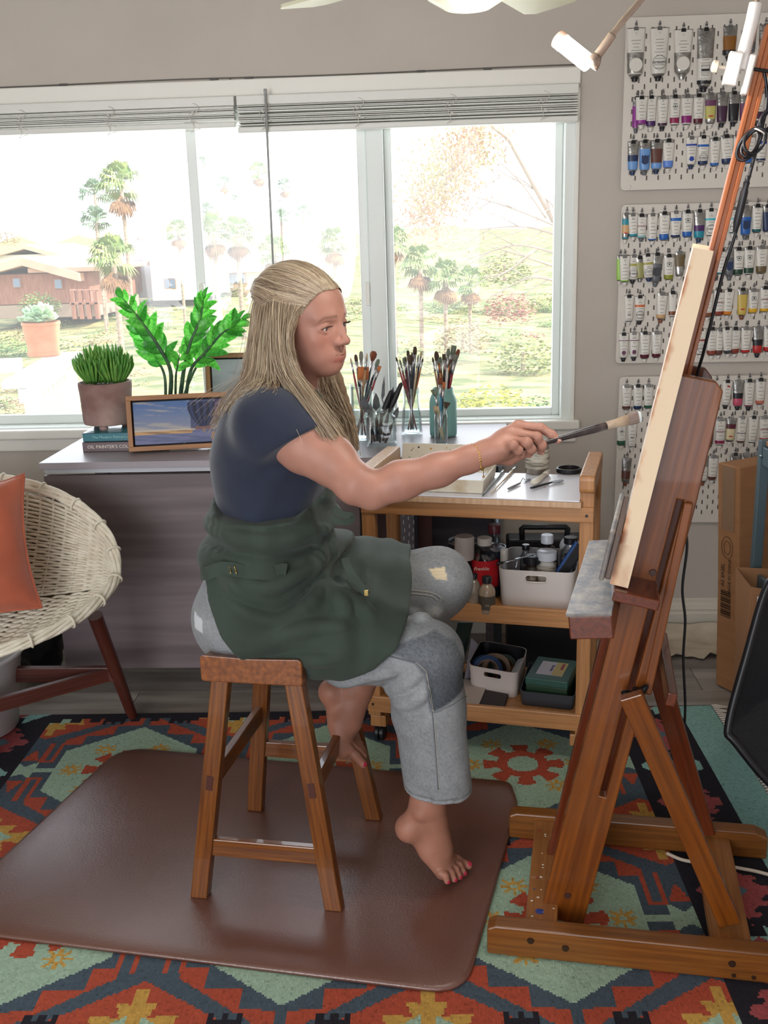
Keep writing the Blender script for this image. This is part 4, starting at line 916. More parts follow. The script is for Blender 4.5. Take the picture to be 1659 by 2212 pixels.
def paint_parasol(u, v, p):
    c = mixc(L3('#8b8f9e'), L3('#4f6c9c'), np.clip((v-.25)*1.5, 0, 1))
    n = vnoise(np.stack([u*2, v*4, u*0], 1), 4, 5); c = mixc(c, L3('#a9a39c'), np.clip(n*.8-.2, 0, .7)*(v > .3))
    c = mixc(c, L3('#c4b6a2'), np.clip(1-np.abs(v-.31)*22, 0, 1)); c[(v < .29)] = mixc(L3('#5b6384'), L3('#6f7396'), np.clip(n+.5, 0, 1))[v < .29]
    c[(v < .30) & (v > .22) & (u < .62)] = mixc(L3('#8a6f55'), L3('#c29a6a'), np.clip(n+.4, 0, 1))[(v < .30) & (v > .22) & (u < .62)]
    s = (u > .60); c[s & (v > .33) & (u < .86)] = L3('#4a5170')
    # striped parasol hanging closed, purple curtain at the edge
    pu = (u-.74)/(.13); top = (v-.36)/.60; m = (np.abs(pu) < .35+.9*np.sin(np.clip(top, 0, 1)*pi*.62)) & (top > 0) & (top < .98)
    st = np.sin((pu/(.35+.9*np.sin(np.clip(top, .01, 1)*pi*.62)))*14) > 0
    c[m] = L3('#1c2138'); c[m & st] = L3('#343c5c')
    c[(np.abs(u-.74) < .09) & (np.abs(v-.335) < .035)] = L3('#7a5a58'); c[(np.abs(u-.74) < .015) & (v < .33) & (v > .22)] = L3('#8a7468')
    c[(u > .865) & (v > .1)] = mixc(L3('#5f4f70'), L3('#4c4061'), np.clip(n+.5, 0, 1))[(u > .865) & (v > .1)]
    c[(u > .82) & (v < .22)] = L3('#9a7a60'); return c
P0 = at(282, 978, z=TZ+.001); pe = at(470, 968, z=TZ+.001); exv = (pe-P0); exv.z = 0; exv.normalize(); tilt = math.radians(13)
bk = Vector((-exv.y, exv.x, 0)); up = (Vector((0, 0, 1))*math.cos(tilt)+bk*math.sin(tilt))
ww = .36; P0.z = TZ+.006; P0.y -= .012
painting('framed_painting', P0+Vector((0, -.0, .0)), exv, up, ww, .188, 'oak framed painting of a striped parasol by the sea leaning against the plants', paint_parasol)
def paint_grey(u, v, p):
    n = vnoise(np.stack([u, v*3, u*0], 1), 3, 9); return mixc(mixc(L3('#8d949b'), L3('#a8aeb4'), np.clip(v, 0, 1)), L3('#767d80'), np.clip(n*.5, 0, .6))
q = at(452, 925, y=3.80); up2 = Vector((0, math.sin(.10), math.cos(.10)))
painting('framed_sketch', Vector((q.x, 3.79, TZ+.004)), Vector((1, 0.0, 0)), up2, .30, .285, 'small oak frame with a grey misty picture standing at the window behind the painter', paint_grey, .018, .02)
# ================================================================ jars and brushes
m_gl = glass('jar_glass', (.93, .97, .97), 0, .10); 
m_h = {k: mat('handle_'+k, c, .3, coat=.4) for k, c in dict(black='#17171f', navy='#1f2547', red='#8d2630', wine='#571c2c', natural='#a9835a', pale='#c9b48d', blue='#2f7da0', white='#d8d6d0', amber='#a5602c', green='#2f4a46').items()}
m_fer = mat('ferrule_steel', '#b9babd', .25, .95); m_fec = mat('ferrule_copper', '#b0744c', .25, .95)
m_br = {k: mat('bristle_'+k, c, .8, c2=d, vs=160, vst=(1, 1, .06), bump=.4) for k, c, d in (('dark', '#3c3029', '#5c4a3c'), ('grey', '#8d8f84', '#6c6d64'), ('brown', '#6e3a28', '#8a4e34'), ('orange', '#b4653a', '#c97b48'), ('pale', '#c9b89a', '#a8977a'), ('green', '#7d8b7d', '#64705f'))}
BRG = {}
def brush(foot, tip, label, group, handle='black', ferr=0, br='dark', kind='round', s=1.0):
    foot, tip = Vector(foot), Vector(tip); L = (tip-foot).length; M = frame(tip-foot, (1, .3, 0), foot)
    t = thing('paint_brush', (0, 0, 0), label, 'brush', group, M=M)
    bl = {'round': .022, 'flat': .022, 'fan': .028, 'wide': .045, 'mop': .034, 'filbert': .024}[kind]*s; fl = .035*s; h1 = L-bl-fl
    w = .0038*s
    G().lathe([(w*.35, 0), (w*.6, h1*.1), (w*.8, h1*.5), (w*1.25, h1*.86), (w*.95, h1)], 10).ob('handle', m_h[handle], t, True)
    fm = m_fec if ferr else m_fer
    def rect(hw, hd, z, k=12): return [(hw*math.copysign(abs(math.cos(2*pi*i/k))**.6, math.cos(2*pi*i/k)), hd*math.copysign(abs(math.sin(2*pi*i/k))**.6, math.sin(2*pi*i/k)), z) for i in range(k)]
    W, D = {'round': (w, w), 'flat': (w*1.7, w*.6), 'fan': (w*1.3, w*.5), 'wide': (w*5.2, w*1.1), 'mop': (w*1.4, w*1.3), 'filbert': (w*1.5, w*.7)}[kind]
    G().loft([rect(w*.95, w*.95, h1-.002), rect(w*1.05, w*1.05, h1+fl*.3), rect(W, D, h1+fl)]).ob('ferrule', fm, t, True)
    prof = {'round': ((1.0, 0), (1.1, .4), (.7, .8), (.12, 1)), 'flat': ((1, 0), (1.06, .5), (1.02, 1)), 'fan': ((1, 0), (2.6, .6), (3.3, 1)), 'wide': ((1, 0), (1.04, .6), (1.0, 1)), 'mop': ((1, 0), (2.1, .45), (2.3, .75), (1.3, 1)), 'filbert': ((1, 0), (1.15, .5), (.9, .85), (.35, 1))}[kind]
    G().loft([rect(W*a*.98, D*(a if kind in ('round', 'mop') else (1-.5*b)), h1+fl-.001+bl*b) for a, b in prof]).ob('bristles', m_br[br], t, True)
    return t
def jar_obj(name, c, prof, label, m, extra=None, smooth=True):
    t = thing(name, tuple(c), label, 'jar'); G().lathe(prof, 40, T_(c), cap=False).ob('body', m, t, auto=True, world=True); return t
# square glass jar of knives
def cpix(px, py, y): p = at(px, py, z=TZ); return p
j1 = at(825, 962, z=TZ); j1 = Vector((j1.x, j1.y-.0, TZ+.0006))
kn = thing('square_jar', tuple(j1), 'square glass jar packed with palette knives standing behind the cart handle', 'jar')
a_ = .052; g = G()
def sqr(r, z, k=.16): return [(j1.x+x, j1.y+y, j1.z+z) for x, y in rounded([(-r, -r), (r, -r), (r, r), (-r, r)], r*k*2, 4)]
g.loft([sqr(.046, .0), sqr(.05, .004), sqr(.05, .105), sqr(.045, .114, .4), sqr(.045, .132, .4)], cap=False); g.loft([sqr(.044, .006), sqr(.047, .01), sqr(.047, .105), sqr(.042, .114, .4), sqr(.042, .132, .4)], cap=False)
g.ob('body', m_gl, kn, auto=True, world=True)
G().tube(sqr(.046, .122, .4), .0022, 6, closed=True).ob('rim', m_gl, kn, True, world=True)
m_kb = mat('knife_blade', '#7d8288', .3, .85, c2='#5a5e60', vs=30); m_kh = mat('knife_handle', '#1c1e22', .4)
def knife(px0, py0, px1, py1, y, w, lab, kind=0):
    tip = at(px1, py1, y=y); ft = Vector((j1.x+(px0-825)/820, j1.y+random.uniform(-.025, .025), TZ+.012)); L = (tip-ft).length; M = frame(tip-ft, (1, .15, 0), ft)
    t = thing('palette_knife', (0, 0, 0), lab, 'palette knife', 'palette knives in the square jar', M=M)
    if kind == 0:
        G().lathe([(.004, 0), (.0062, .02), (.0055, L*.45), (.003, L*.5)], 10).ob('handle', m_kh, t, True)
        G().tube([(0, 0, L*.5), (.004, 0, L*.58), (0, 0, L*.64)], .0016, 6).ob('shank', m_kb, t, True)
        G().prism([(-.002, L*.62), (w*.5, L*.72), (w*.35, L*.88), (0, L), (-w*.4, L*.86), (-w*.5, L*.7)], -.0006, .0006, Matrix(((1, 0, 0, 0), (0, 0, -1, 0), (0, 1, 0, 0), (0, 0, 0, 1)))).ob('blade', m_kb, t)
    else:
        G().tube([(0, 0, L*.1), (0, 0, L*.55)], .0016, 6).ob('shank', m_kb, t, True)
        G().lathe([(.004, L*.5), (.0085, L*.58), (.0105, L*.75), (.0075, L*.97), (.002, L)], 12).ob('handle', m_kh, t, True)
for i, (a, b, c, d, w, k, s_) in enumerate(((805, 900, 782, 852, .03, 0, 'palette knife whose broad dull blade leans out towards the hair'), (812, 900, 812, 848, .026, 0, 'palette knife with a squared grey blade upright in the glass jar'), (820, 900, 830, 812, .012, 0, 'slender palette knife with the tallest pointed blade'), (800, 900, 846, 842, 0, 1, 'black-handled palette knife leaning beside the thickest handle'), (808, 900, 868, 826, 0, 1, 'palette knife with the thickest black handle sticking out highest'), (835, 900, 861, 878, .02, 0, 'short palette knife blade resting low at the jar rim beside the tall glass vase'), (828, 900, 850, 834, .02, 0, 'palette knife with a pale green-tinged blade behind the black handles'), (796, 900, 800, 868, .018, 0, 'small palette knife barely clearing the rim of the square jar'))):
    knife(a, b, c, d, j1.y+.0, w or .02, s_, k)
# tall mug-like glass with a handle, left, behind the hair
j2 = at(783, 915, y=3.55); j2 = Vector((j2.x, 3.55, TZ+.0006)); zt = (at(783, 832, y=3.55).z-TZ)
t = jar_obj('glass_mug', j2, [(.0, .006), (.036, .006), (.04, .002), (.041, .01), (.041, zt), (.0385, zt), (.038, .012), (0, .012)], 'tall clear glass mug of brushes half hidden by the painter\'s hair', m_gl)
G().tube([j2+Vector((.04+.022*math.sin(w), 0, zt*.62+zt*.24*math.cos(w))) for w in np.linspace(0, pi, 20)], .0042, 8).ob('handle', m_gl, t, True, world=True)
# hourglass-shaped glass vase
j3 = at(890, 938, z=TZ); j3 = Vector((j3.x, j3.y, TZ+.0006)); zt3 = at(890, 838, y=j3.y).z-TZ
jar_obj('glass_vase', j3, [(0, .007), (.034, .006), (.0375, .002), (.0385, .01), (.034, zt3*.45), (.029, zt3*.78), (.029, zt3*.86), (.032, zt3*.88), (.032, zt3), (.0295, zt3), (.0275, zt3*.84), (.0275, zt3*.78), (.032, zt3*.45), (.036, .012), (0, .012)], 'waisted clear glass vase holding slim brushes, standing before the window post', m_gl)
# ribbed teal jar
j4 = at(958, 945, z=TZ+.0); j4 = Vector((j4.x, j4.y+.03, TZ+.0006)); zt4 = at(958, 838, y=j4.y).z-TZ
g = G(); n = 96; v = []; pf = [(.040, 0), (.0465, .004), (.0475, .02), (.0475, zt4*.70), (.044, zt4*.80), (.037, zt4*.90), (.0355, zt4*.94), (.0365, zt4), (.034, zt4), (.033, zt4*.92), (.03, .02), (0.001, .02)]
for k, (r, z) in enumerate(pf):
    for i in range(n):
        rr = r*(1+(.016*abs(math.sin(i*pi/3.0)) if 0 < k < 5 else 0)); v.append((j4.x+rr*math.cos(2*pi*i/n), j4.y+rr*math.sin(2*pi*i/n), j4.z+z))
g.add(v, [(k*n+i, k*n+(i+1) % n, (k+1)*n+(i+1) % n, (k+1)*n+i) for k in range(len(pf)-1) for i in range(n)])
t = thing('ribbed_jar', tuple(j4), 'matte teal ribbed ceramic jar full of long brushes on the table', 'jar'); g.ob('body', mat('teal_ceramic', '#7fb0ab', .5), t, True, world=True)
# small clear jar in front
j5 = at(953, 963, z=TZ); j5 = Vector((j5.x, j5.y+.012, TZ+.0006)); zt5 = at(953, 886, y=j5.y).z-TZ
jar_obj('small_jar', j5, [(0, .005), (.018, .005), (.0215, .002), (.0225, .008), (.0225, zt5*.84), (.0195, zt5*.90), (.021, zt5*.92), (.021, zt5), (.019, zt5), (.0185, zt5*.9), (.0205, zt5*.82), (.0205, .01), (0, .01)], 'small clear glass jar of short brushes standing before the teal jar', m_gl)
def fill(jc, r, lst, grp, where, yoff=0):
    for i, (px, py, h, fe, br, kind, s) in enumerate(lst):
        tip = at(px, py, y=jc.y+random.uniform(-.6, .6)*r+yoff); dx = (tip.x-jc.x)
        foot = Vector((jc.x-dx*.35+random.uniform(-.25, .25)*r, jc.y+random.uniform(-.5, .5)*r, TZ+.016+.002*random.random()))
        o = {1: 'first', 2: 'second', 3: 'third', 4: 'fourth', 5: 'fifth', 6: 'sixth', 7: 'seventh', 8: 'eighth', 9: 'ninth', 10: 'tenth', 11: 'eleventh', 12: 'twelfth', 13: 'thirteenth', 14: 'fourteenth', 15: 'fifteenth'}[i+1]
        nm = {'round': 'round', 'flat': 'flat', 'fan': 'fan-shaped', 'wide': 'very wide', 'mop': 'fluffy mop', 'filbert': 'filbert'}[kind]
        brush(foot, tip, '%s %s-bristled brush with %s handle, %s from left in the %s' % (nm, br, h, o, where), grp, h, fe, br, kind, s)
fill(j2, .03, [(757, 772, 'red', 0, 'pale', 'round', .9), (768, 765, 'black', 0, 'dark', 'filbert', 1.0), (775, 790, 'wine', 0, 'pale', 'round', .9), (780, 758, 'pale', 0, 'grey', 'filbert', 1.2), (785, 792, 'white', 0, 'orange', 'wide', 1.0), (793, 762, 'natural', 0, 'pale', 'round', 1.0), (808, 758, 'black', 0, 'brown', 'mop', 1.0), (818, 775, 'black', 0, 'green', 'filbert', 1.1), (821, 790, 'red', 0, 'orange', 'flat', .9)], 'brushes in the glass mug', 'glass mug')
fill(j3, .02, [(855, 770, 'red', 0, 'dark', 'round', .8), (863, 775, 'red', 0, 'green', 'round', .9), (872, 772, 'black', 0, 'green', 'flat', .9), (876, 770, 'wine', 0, 'dark', 'round', .8), (881, 756, 'navy', 0, 'dark', 'filbert', .9), (886, 766, 'black', 0, 'dark', 'mop', 1.0), (890, 760, 'black', 0, 'dark', 'round', .9), (897, 748, 'navy', 0, 'dark', 'filbert', 1.2), (904, 766, 'pale', 0, 'grey', 'round', .8), (911, 757, 'black', 0, 'pale', 'round', 1.0), (914, 772, 'amber', 0, 'dark', 'round', .7)], 'brushes in the waisted vase', 'waisted vase')
fill(j4, .03, [(934, 770, 'natural', 0, 'dark', 'round', .9), (942, 758, 'wine', 0, 'dark', 'filbert', 1.4), (947, 772, 'natural', 1, 'green', 'round', .9), (951, 770, 'amber', 0, 'green', 'filbert', .9), (959, 764, 'black', 0, 'dark', 'flat', 1.0), (963, 770, 'black', 1, 'dark', 'round', .9), (969, 752, 'white', 0, 'green', 'filbert', 1.1), (972, 774, 'black', 1, 'dark', 'round', .9), (976, 772, 'black', 0, 'brown', 'round', .8), (981, 746, 'black', 0, 'green', 'flat', 1.5), (986, 765, 'red', 0, 'grey', 'flat', 1.2), (991, 754, 'wine', 0, 'brown', 'filbert', 1.2)], 'brushes in the teal jar', 'teal jar')
fill(j5, .012, [(938, 840, 'pale', 0, 'green', 'fan', .9), (940, 876, 'pale', 0, 'pale', 'flat', 1.3), (951, 815, 'blue', 0, 'brown', 'flat', 1.1), (959, 825, 'black', 0, 'orange', 'flat', 1.0), (966, 868, 'black', 0, 'dark', 'fan', .8)], 'brushes in the small jar', 'small clear jar')
# ================================================================ on the cart's glass palette
def cpt(px, py, z=CT): return at(px, py, z=z)
wt = thing('palette_box', tuple(cpt(960, 1010)), 'paint-spattered white plastic palette box open on the cart under the painter\'s arm', 'palette')
m_pb = mat('palette_box', '#d5cdbc', .45, c2='#b9a684', vs=11, vlo=.55, vhi=.75)
K = [cpt(1045, 1068), cpt(1105, 985)]; fr_ = K[0]; bk_ = K[1]
dv = (bk_-fr_); dv.z = 0; dl = .225; dv.normalize(); wv = Vector((-dv.y, dv.x, 0)); wv = -cxx
c4 = [fr_, fr_+dv*dl, fr_+dv*dl+wv*.30, fr_+wv*.30]
def shrink(c, k): m = sum(c, Vector())/4; return [m+(p-m)*k for p in c]
up_ = lambda c, z: [tuple(p+Vector((0, 0, z))) for p in c]
G().loft([up_(shrink(c4, .97), .0004), up_(c4, .040), up_(shrink(c4, .955), .040), up_(shrink(c4, .95), .030)]).ob('tray', m_pb, wt, bev=.003, world=True)
fl_ = shrink(c4, .90)
G().add(up_([fl_[0], fl_[0].lerp(fl_[1], .62), fl_[3].lerp(fl_[2], .62), fl_[3]], .0312), [(0, 1, 2, 3)]).ob('paper_sheet', mat('palette_paper', '#e9ecf6', .5), wt, world=True)
lid = [c4[1], c4[1]+dv*.02+Vector((0, 0, .055)), c4[2]+dv*.02+Vector((0, 0, .055)), c4[2]]
G().loft([[tuple(p+Vector((0, 0, .038))) for p in lid], [tuple(p+dv*.006+Vector((0, 0, .038))) for p in lid]]).ob('lid', m_pb, wt, bev=.002, world=True)
for k in range(34):
    a, b_ = random.random(), random.random(); p = lid[0].lerp(lid[3], a).lerp(lid[1].lerp(lid[2], a), b_)+Vector((0, 0, .038))-dv*.0005
    G().lathe([(random.uniform(.0015, .004), 0), (.001, .0006)], 7, frame(-dv, (0, 0, 1), p)).ob('paint_spot', random.choice([mat('spot_red', '#a33a2a', .4), mat('spot_ochre', '#b98a3a', .4), mat('spot_dark', '#3a342f', .4), mat('spot_green', '#6b7a4a', .4)]), wt, world=True)
# two brushes lying flat, canvas side of the box
def lying(px0, py0, px1, py1, lab, h, br, s=1.0):
    a, b_ = cpt(px0, py0, CT+.0055), cpt(px1, py1, CT+.0055); return brush(a, b_, lab, 'brushes lying on the palette', h, 0, br, 'round', s)
lying(1042, 1071, 1090, 1014, 'dark green brush lying flat beside the palette box', 'green', 'dark', .9)
lying(1060, 1066, 1116, 1007, 'pale natural brush lying flat on the glass palette', 'pale', 'grey', 1.0)
# jar of cloudy solvent
sj = cpt(1160, 1021); sj = Vector((sj.x, sj.y, CT+.0005)); zj = at(1160, 955, y=sj.y).z-CT
t = thing('solvent_jar', tuple(sj), 'stained glass jar of grey solvent with a printed label behind the painting hand', 'jar')
G().lathe([(.0, .002), (.030, .002), (.034, 0), (.0365, .006), (.0368, zj*.82), (.034, zj*.9), (.0345, zj), (.032, zj), (.031, .01), (0, .008)], 36, T_(sj)).ob('body', mat('jar_stained', '#8b8378', .25, c2='#5f574d', vs=22, vlo=.35, vhi=.6, coat=.5), t, auto=True, world=True)
lbm = mat('jar_label', '#b7b2a4', .6, c2='#6f685c', vs=60, vst=(.3, .3, 3), vlo=.45, vhi=.6)
g = G(); v = [(sj.x+.0374*math.cos(a), sj.y+.0374*math.sin(a), sj.z+z) for z in (zj*.18, zj*.80) for a in np.linspace(-pi*.95, -.05*pi, 20)]; g.add(v, [(i, i+1, 21+i, 20+i) for i in range(19)]); g.ob('label', lbm, t, True, world=True)
# black ring lid
rc = cpt(1229, 1020); t = thing('jar_ring', tuple(rc), 'black threaded jar ring lying on the glass palette near the cart handle', 'ring')
G().lathe([(.0375, 0), (.0385, .002), (.0385, .013), (.037, .0145), (.033, .0145), (.033, .003), (.0345, .002), (.0345, 0)], 40, T_((rc.x, rc.y, CT+.0004)), cap=False).ob('ring', mat('ring_black', '#15161b', .35), t, auto=True, world=True)
# palette knives and a squeezed tube lying on the glass
a, b_ = cpt(1098, 1056, CT+.004), cpt(1148, 1032, CT+.004); t = thing('palette_knife', tuple(a), 'cranked grey palette knife lying on the white glass near the brushes', 'palette knife')
L = (b_-a); G().tube([a, a+L*.25, a+L*.5], [.0035, .0042, .003], 8).ob('handle', mat('knife_grey', '#77767b', .35), t, True, world=True)
G().tube([a+L*.5, a+L*.62+Vector((0, 0, .012)), a+L*.7+Vector((0, 0, .004))], .0013, 6).ob('shank', m_kb, t, True, world=True)
M = frame(L, (0, 0, 1), a+L*.68+Vector((0, 0, -.0005))); G().prism([(-.006, 0), (.006, 0), (.007, .03), (0, .042), (-.007, .03)], -.0005, .0005, M @ Matrix(((0, 0, 1, 0), (1, 0, 0, 0), (0, 1, 0, 0), (0, 0, 0, 1)))).ob('blade', m_kb, t, world=True)
a, b_ = cpt(1147, 1054, CT+.0055), cpt(1222, 1034, CT+.0055); t = thing('palette_knife', tuple(a), 'black plastic palette knife with a wide blade lying before the squeezed tube', 'palette knife'); L = b_-a
G().tube(spline([a, a+L*.2, a+L*.45, a+L*.6], 12), [.004, .0056, .0058, .0056, .0054, .005, .005, .0046, .0042, .004, .0035, .003], 10, flat=.7).ob('handle', m_kh, t, True, world=True)
M = frame(L, (0, 0, 1), a+L*.55); G().prism([(-.004, 0), (.004, 0), (.014, .022), (.013, .045), (.002, .054), (-.008, .035), (-.009, .015)], -.0008, .0008, M @ Matrix(((0, 0, 1, 0), (1, 0, 0, 0), (0, 1, 0, 0), (0, 0, 0, 1)))).ob('blade', m_kh, t, world=True)
a, b_ = cpt(1152, 1044, CT+.006), cpt(1182, 1021, CT+.010); t = thing('squeezed_tube', tuple(a), 'crumpled white paint tube lying between the solvent jar and the black knife', 'paint tube'); L = b_-a
G().tube([a, a+L*.2, a+L*.45, a+L*.6, a+L*.8], [.011, .013, .011, .0085, .010], 12, flat=.55).ob('body', mat('tube_crumpled', '#d9d4c6', .5, bump=.8, bs=90), t, True, world=True)
G().tube([a+L*.78, a+L*.84, a+L*1.1], [.006, .0085, .008], 12).ob('cap', mat('cap_white', '#dedad0', .4), t, True, world=True)
G().lathe([(.003, 0), (.001, .0008)], 8, T_(cpt(1176, 1053)+Vector((.0, 0, 0)))).ob('paint_spot', mat('spot_pink', '#c03a6a', .4), wb, world=True)
# ================================================================ middle shelf
M1 = .437+.0265; M0_ = .115+.0265
def spt(px, py, zz): return at(px, py, z=zz)
def bottle(px, by, ty, wpx, lab, mt, capm, capf=.16, prof=None, z=M1, label=None, liquid=None, name='bottle', cat='bottle', group=None, neck=.32, txt=None):
    p = spt(px, by, z); p.z = z+.0006; top = at(px, ty, y=p.y); h = top.z-z; e1_ = at(px+wpx/2, by, y=p.y).x-at(px-wpx/2, by, y=p.y).x; r = e1_/2
    t = thing(name, tuple(p), lab, cat, group); hc = h*(1-capf)
    pf = [(0, 0), (r*.92, 0), (r, .004), (r, hc*.70), (r*.92, hc*.80), (r*.62, hc*.91), (r*neck, hc*.96), (r*neck, hc+.004)]
    G().lathe(pf, 28, T_(p), cap=False).ob('body', mt, t, auto=True, world=True)
    if liquid: G().lathe([(0, .003), (r*.93, .004), (r*.93, hc*.62), (0, hc*.62)], 24, T_(p), cap=False).ob('contents', liquid, t, auto=True, world=True)
    cr_ = r*neck*1.32; g = G(); nn = 24
    g.lathe([(cr_, hc), (cr_, hc+h*capf*.9), (cr_*.9, h), (0.0005, h)], nn, T_(p)); g.ob('cap', capm, t, auto=True, world=True)
    if label:
        lm, z0, z1 = label; v = [(p.x+(r+.0006)*math.cos(a), p.y+(r+.0006)*math.sin(a), p.z+zz) for zz in (h*z0, h*z1) for a in np.linspace(0, 2*pi, 29)]
        G().add(v, [(i, i+1, 30+i, 29+i) for i in range(28)]).ob('label', lm, t, True, world=True)
        if txt:
            for s_, sz, mm, zz, sh_, dx in txt: text(s_, sz, mm, t, tm((p.x+dx, p.y-r-.0015, p.z+h*zz), (1, 0, 0), (0, 0, 1)), shear=sh_)
    return p, r, h
m_clr = glass('bottle_clear', (.90, .93, .95), 0, .08); m_wc = mat('cap_cream', '#d9d2ca', .4); m_bc = mat('cap_black', '#15151a', .35); m_rc = mat('cap_maroon', '#5c1424', .4)
m_liq = glass('liquid_clear', (.78, .80, .80), 0, .02); m_oil = mat('oil_amber', '#8d7660', .2, coat=.4); m_red = mat('label_red', '#c41f2c', .4)
m_lbl = mat('label_print', '#b9b1a3', .6, c2='#7d766a', vs=70, vst=(.4, .4, 3), vlo=.5, vhi=.62); m_wp = mat('plastic_milky', '#c5c8cc', .35)
bottle(1047, 1286, 1161, 60, 'large clear bottle with bright red label and cream cap on the middle cart shelf', m_clr, m_wc, .12, label=(m_red, .20, .66), liquid=m_liq, neck=.40, txt=[('Franklin', .0145, wm, .535, .3, -.012), ('ams', .018, wm, .255, 0, .008)])
bottle(1052, 1322, 1246, 36, 'small oil bottle with black cap standing before the red-labelled bottle', mat('oil_glass', '#9a8672', .12, coat=.5), m_bc, .16, label=(mat('label_oil', '#4a4238', .6), .12, .50), neck=.45, txt=[('OIL', .009, mat('ink_grey', '#a59a88', .6), .26, 0, 0)])
bottle(1024, 1318, 1240, 30, 'small clear bottle of pale oil beside the painter\'s knee', mat('oil_pale', '#93897a', .15, coat=.5, c2='#75695a', vs=40), m_bc, .12, neck=.4)
bottle(1004, 1288, 1158, 44, 'black bottle with a wide white cap behind the painter\'s knee', mat('bottle_black', '#14161d', .3), mat('cap_pinkwhite', '#cfc6c2', .45), .37, label=(mat('label_blue', '#2f88a8', .5), .05, .30), neck=.72)
bottle(1068, 1262, 1133, 50, 'clear flask with maroon screw cap at the back of the middle shelf', m_clr, m_rc, .14, neck=.42, liquid=m_liq)
bottle(1089, 1290, 1186, 16, 'slim white dropper bottle between the red-labelled bottle and white bin', m_wp, m_wc, .25, neck=.8)
def can(px, by, ty, wpx, lab, m):
    p = spt(px, by, M1); top = at(px, ty, y=p.y); h = top.z-M1; r = (at(px+wpx/2, ty, y=p.y).x-at(px-wpx/2, ty, y=p.y).x)/2; p.z = M1+.0006
    t = thing('paint_can', tuple(p), lab, 'paint can', 'paint cans on the cart'); G().lathe([(r*.96, 0), (r*.97, h-.006)], 32, T_(p)).ob('body', m, t, auto=True, world=True)
    G().lathe([(r*.97, h-.008), (r, h-.006), (r, h), (r*.93, h), (r*.90, h-.004), (r*.72, h-.004), (r*.70, h-.001), (0.001, h-.001)], 36, T_(p)).ob('lid', mat('can_lid', '#a9b1ba', .25, .9), t, auto=True, world=True)
can(1001, 1248, 1166, 68, 'dark paint can with a bright metal lid behind the white-capped bottle', mat('can_navy', '#1a2233', .4))
can(1064, 1280, 1180, 58, 'second paint can, its metal lid peeking behind the red-labelled bottle', mat('can_navy', ''))
# white storage bin with a hand hole
def bin_(pts, z, h, lab, mout, min_, hole, thick=.003, name='storage_bin', flare=.93, rad=.03):
    c = sum(pts, Vector())/4; t = thing(name, (c.x, c.y, z), lab, 'bin')
    def ringz(k, zz, ins=0):
        ps = [c+(p-c)*k for p in pts]; ps = [p+(c-p).normalized()*ins for p in ps]; return [(x, y, zz) for x, y in rounded([(p.x, p.y) for p in ps], rad, 6)]
    n = len(ringz(1, 0)); hs = np.linspace(0, 1, 9); vs = []; fs = []; mi = []
    for layer, ins in ((0, 0), (1, thick)):
        base = len(vs)
        for q in hs: vs += ringz(flare+(1-flare)*q, z+.0006+h*q, ins)
    # hole on the front face: drop the quads between the two front corners near the top
    for layer in (0, 1):
        b0_ = layer*9*n
        for k in range(8):
            for i in range(n):
                a = (i+1) % n; q = (b0_+k*n+i, b0_+k*n+a, b0_+(k+1)*n+a, b0_+(k+1)*n+i)
                fs.append(q if layer == 0 else q[::-1]); mi.append(layer)
    for i in range(n):
        a = (i+1) % n; fs.append((8*n+i, 8*n+a, 9*n+8*n+a, 9*n+8*n+i)); mi.append(0)
    fs.append(tuple(range(n-1, -1, -1))); mi.append(0); fs.append(tuple(range(9*n, 10*n))); mi.append(1)
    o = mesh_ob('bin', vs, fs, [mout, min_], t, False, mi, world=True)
    o.data.polygons.foreach_set('use_smooth', np.ones(len(fs), bool)); o.data.set_sharp_from_angle(angle=.6)
    if hole:
        hw, hz, hh = hole; a, b_ = pts[0], pts[1]; ex2 = (b_-a).normalized(); nn = ex2.cross(Vector((0, 0, 1))).normalized(); kk = flare+(1-flare)*hz
        mid = c+((a+b_)/2-c)*kk; mid.z = z+h*hz
        prf = rounded([(-hw, -hh), (hw, -hh), (hw, hh), (-hw, hh)], hh*.98, 6); M = tm(mid, ex2, (0, 0, 1))
        cut = G().prism(prf, -.02, .02, M).ob('cutter', mout, None); bpy.context.view_layer.update()
        b2_ = o.modifiers.new('cut', 'BOOLEAN'); b2_.object = cut; b2_.solver = 'EXACT'
        dg = bpy.context.evaluated_depsgraph_get(); me = bpy.data.meshes.new_from_object(o.evaluated_get(dg)); o.modifiers.clear(); o.data = me; bpy.data.objects.remove(cut)
        g = G(); g.tube([M @ Vector((x, y, 0)) for x, y in prf], .0022, 6, closed=True); g.ob('hand_hole_rim', mout, t, True, world=True)
    return t, c
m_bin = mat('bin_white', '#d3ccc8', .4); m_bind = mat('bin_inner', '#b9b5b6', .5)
p0, p1 = spt(1083, 1311, M1), spt(1232, 1320, M1); dl = cyy*.235
z_b = at(1066, 1231, y=p0.y).z-M1
bin1, bc = bin_([p0-cxx*.012, p1+cxx*.012, p1+dl+cxx*.012, p0+dl-cxx*.012], M1, z_b, 'white plastic bin of bottles with an oval hand hole on the middle cart shelf', m_bin, m_bind, (.032, .80, .0105))
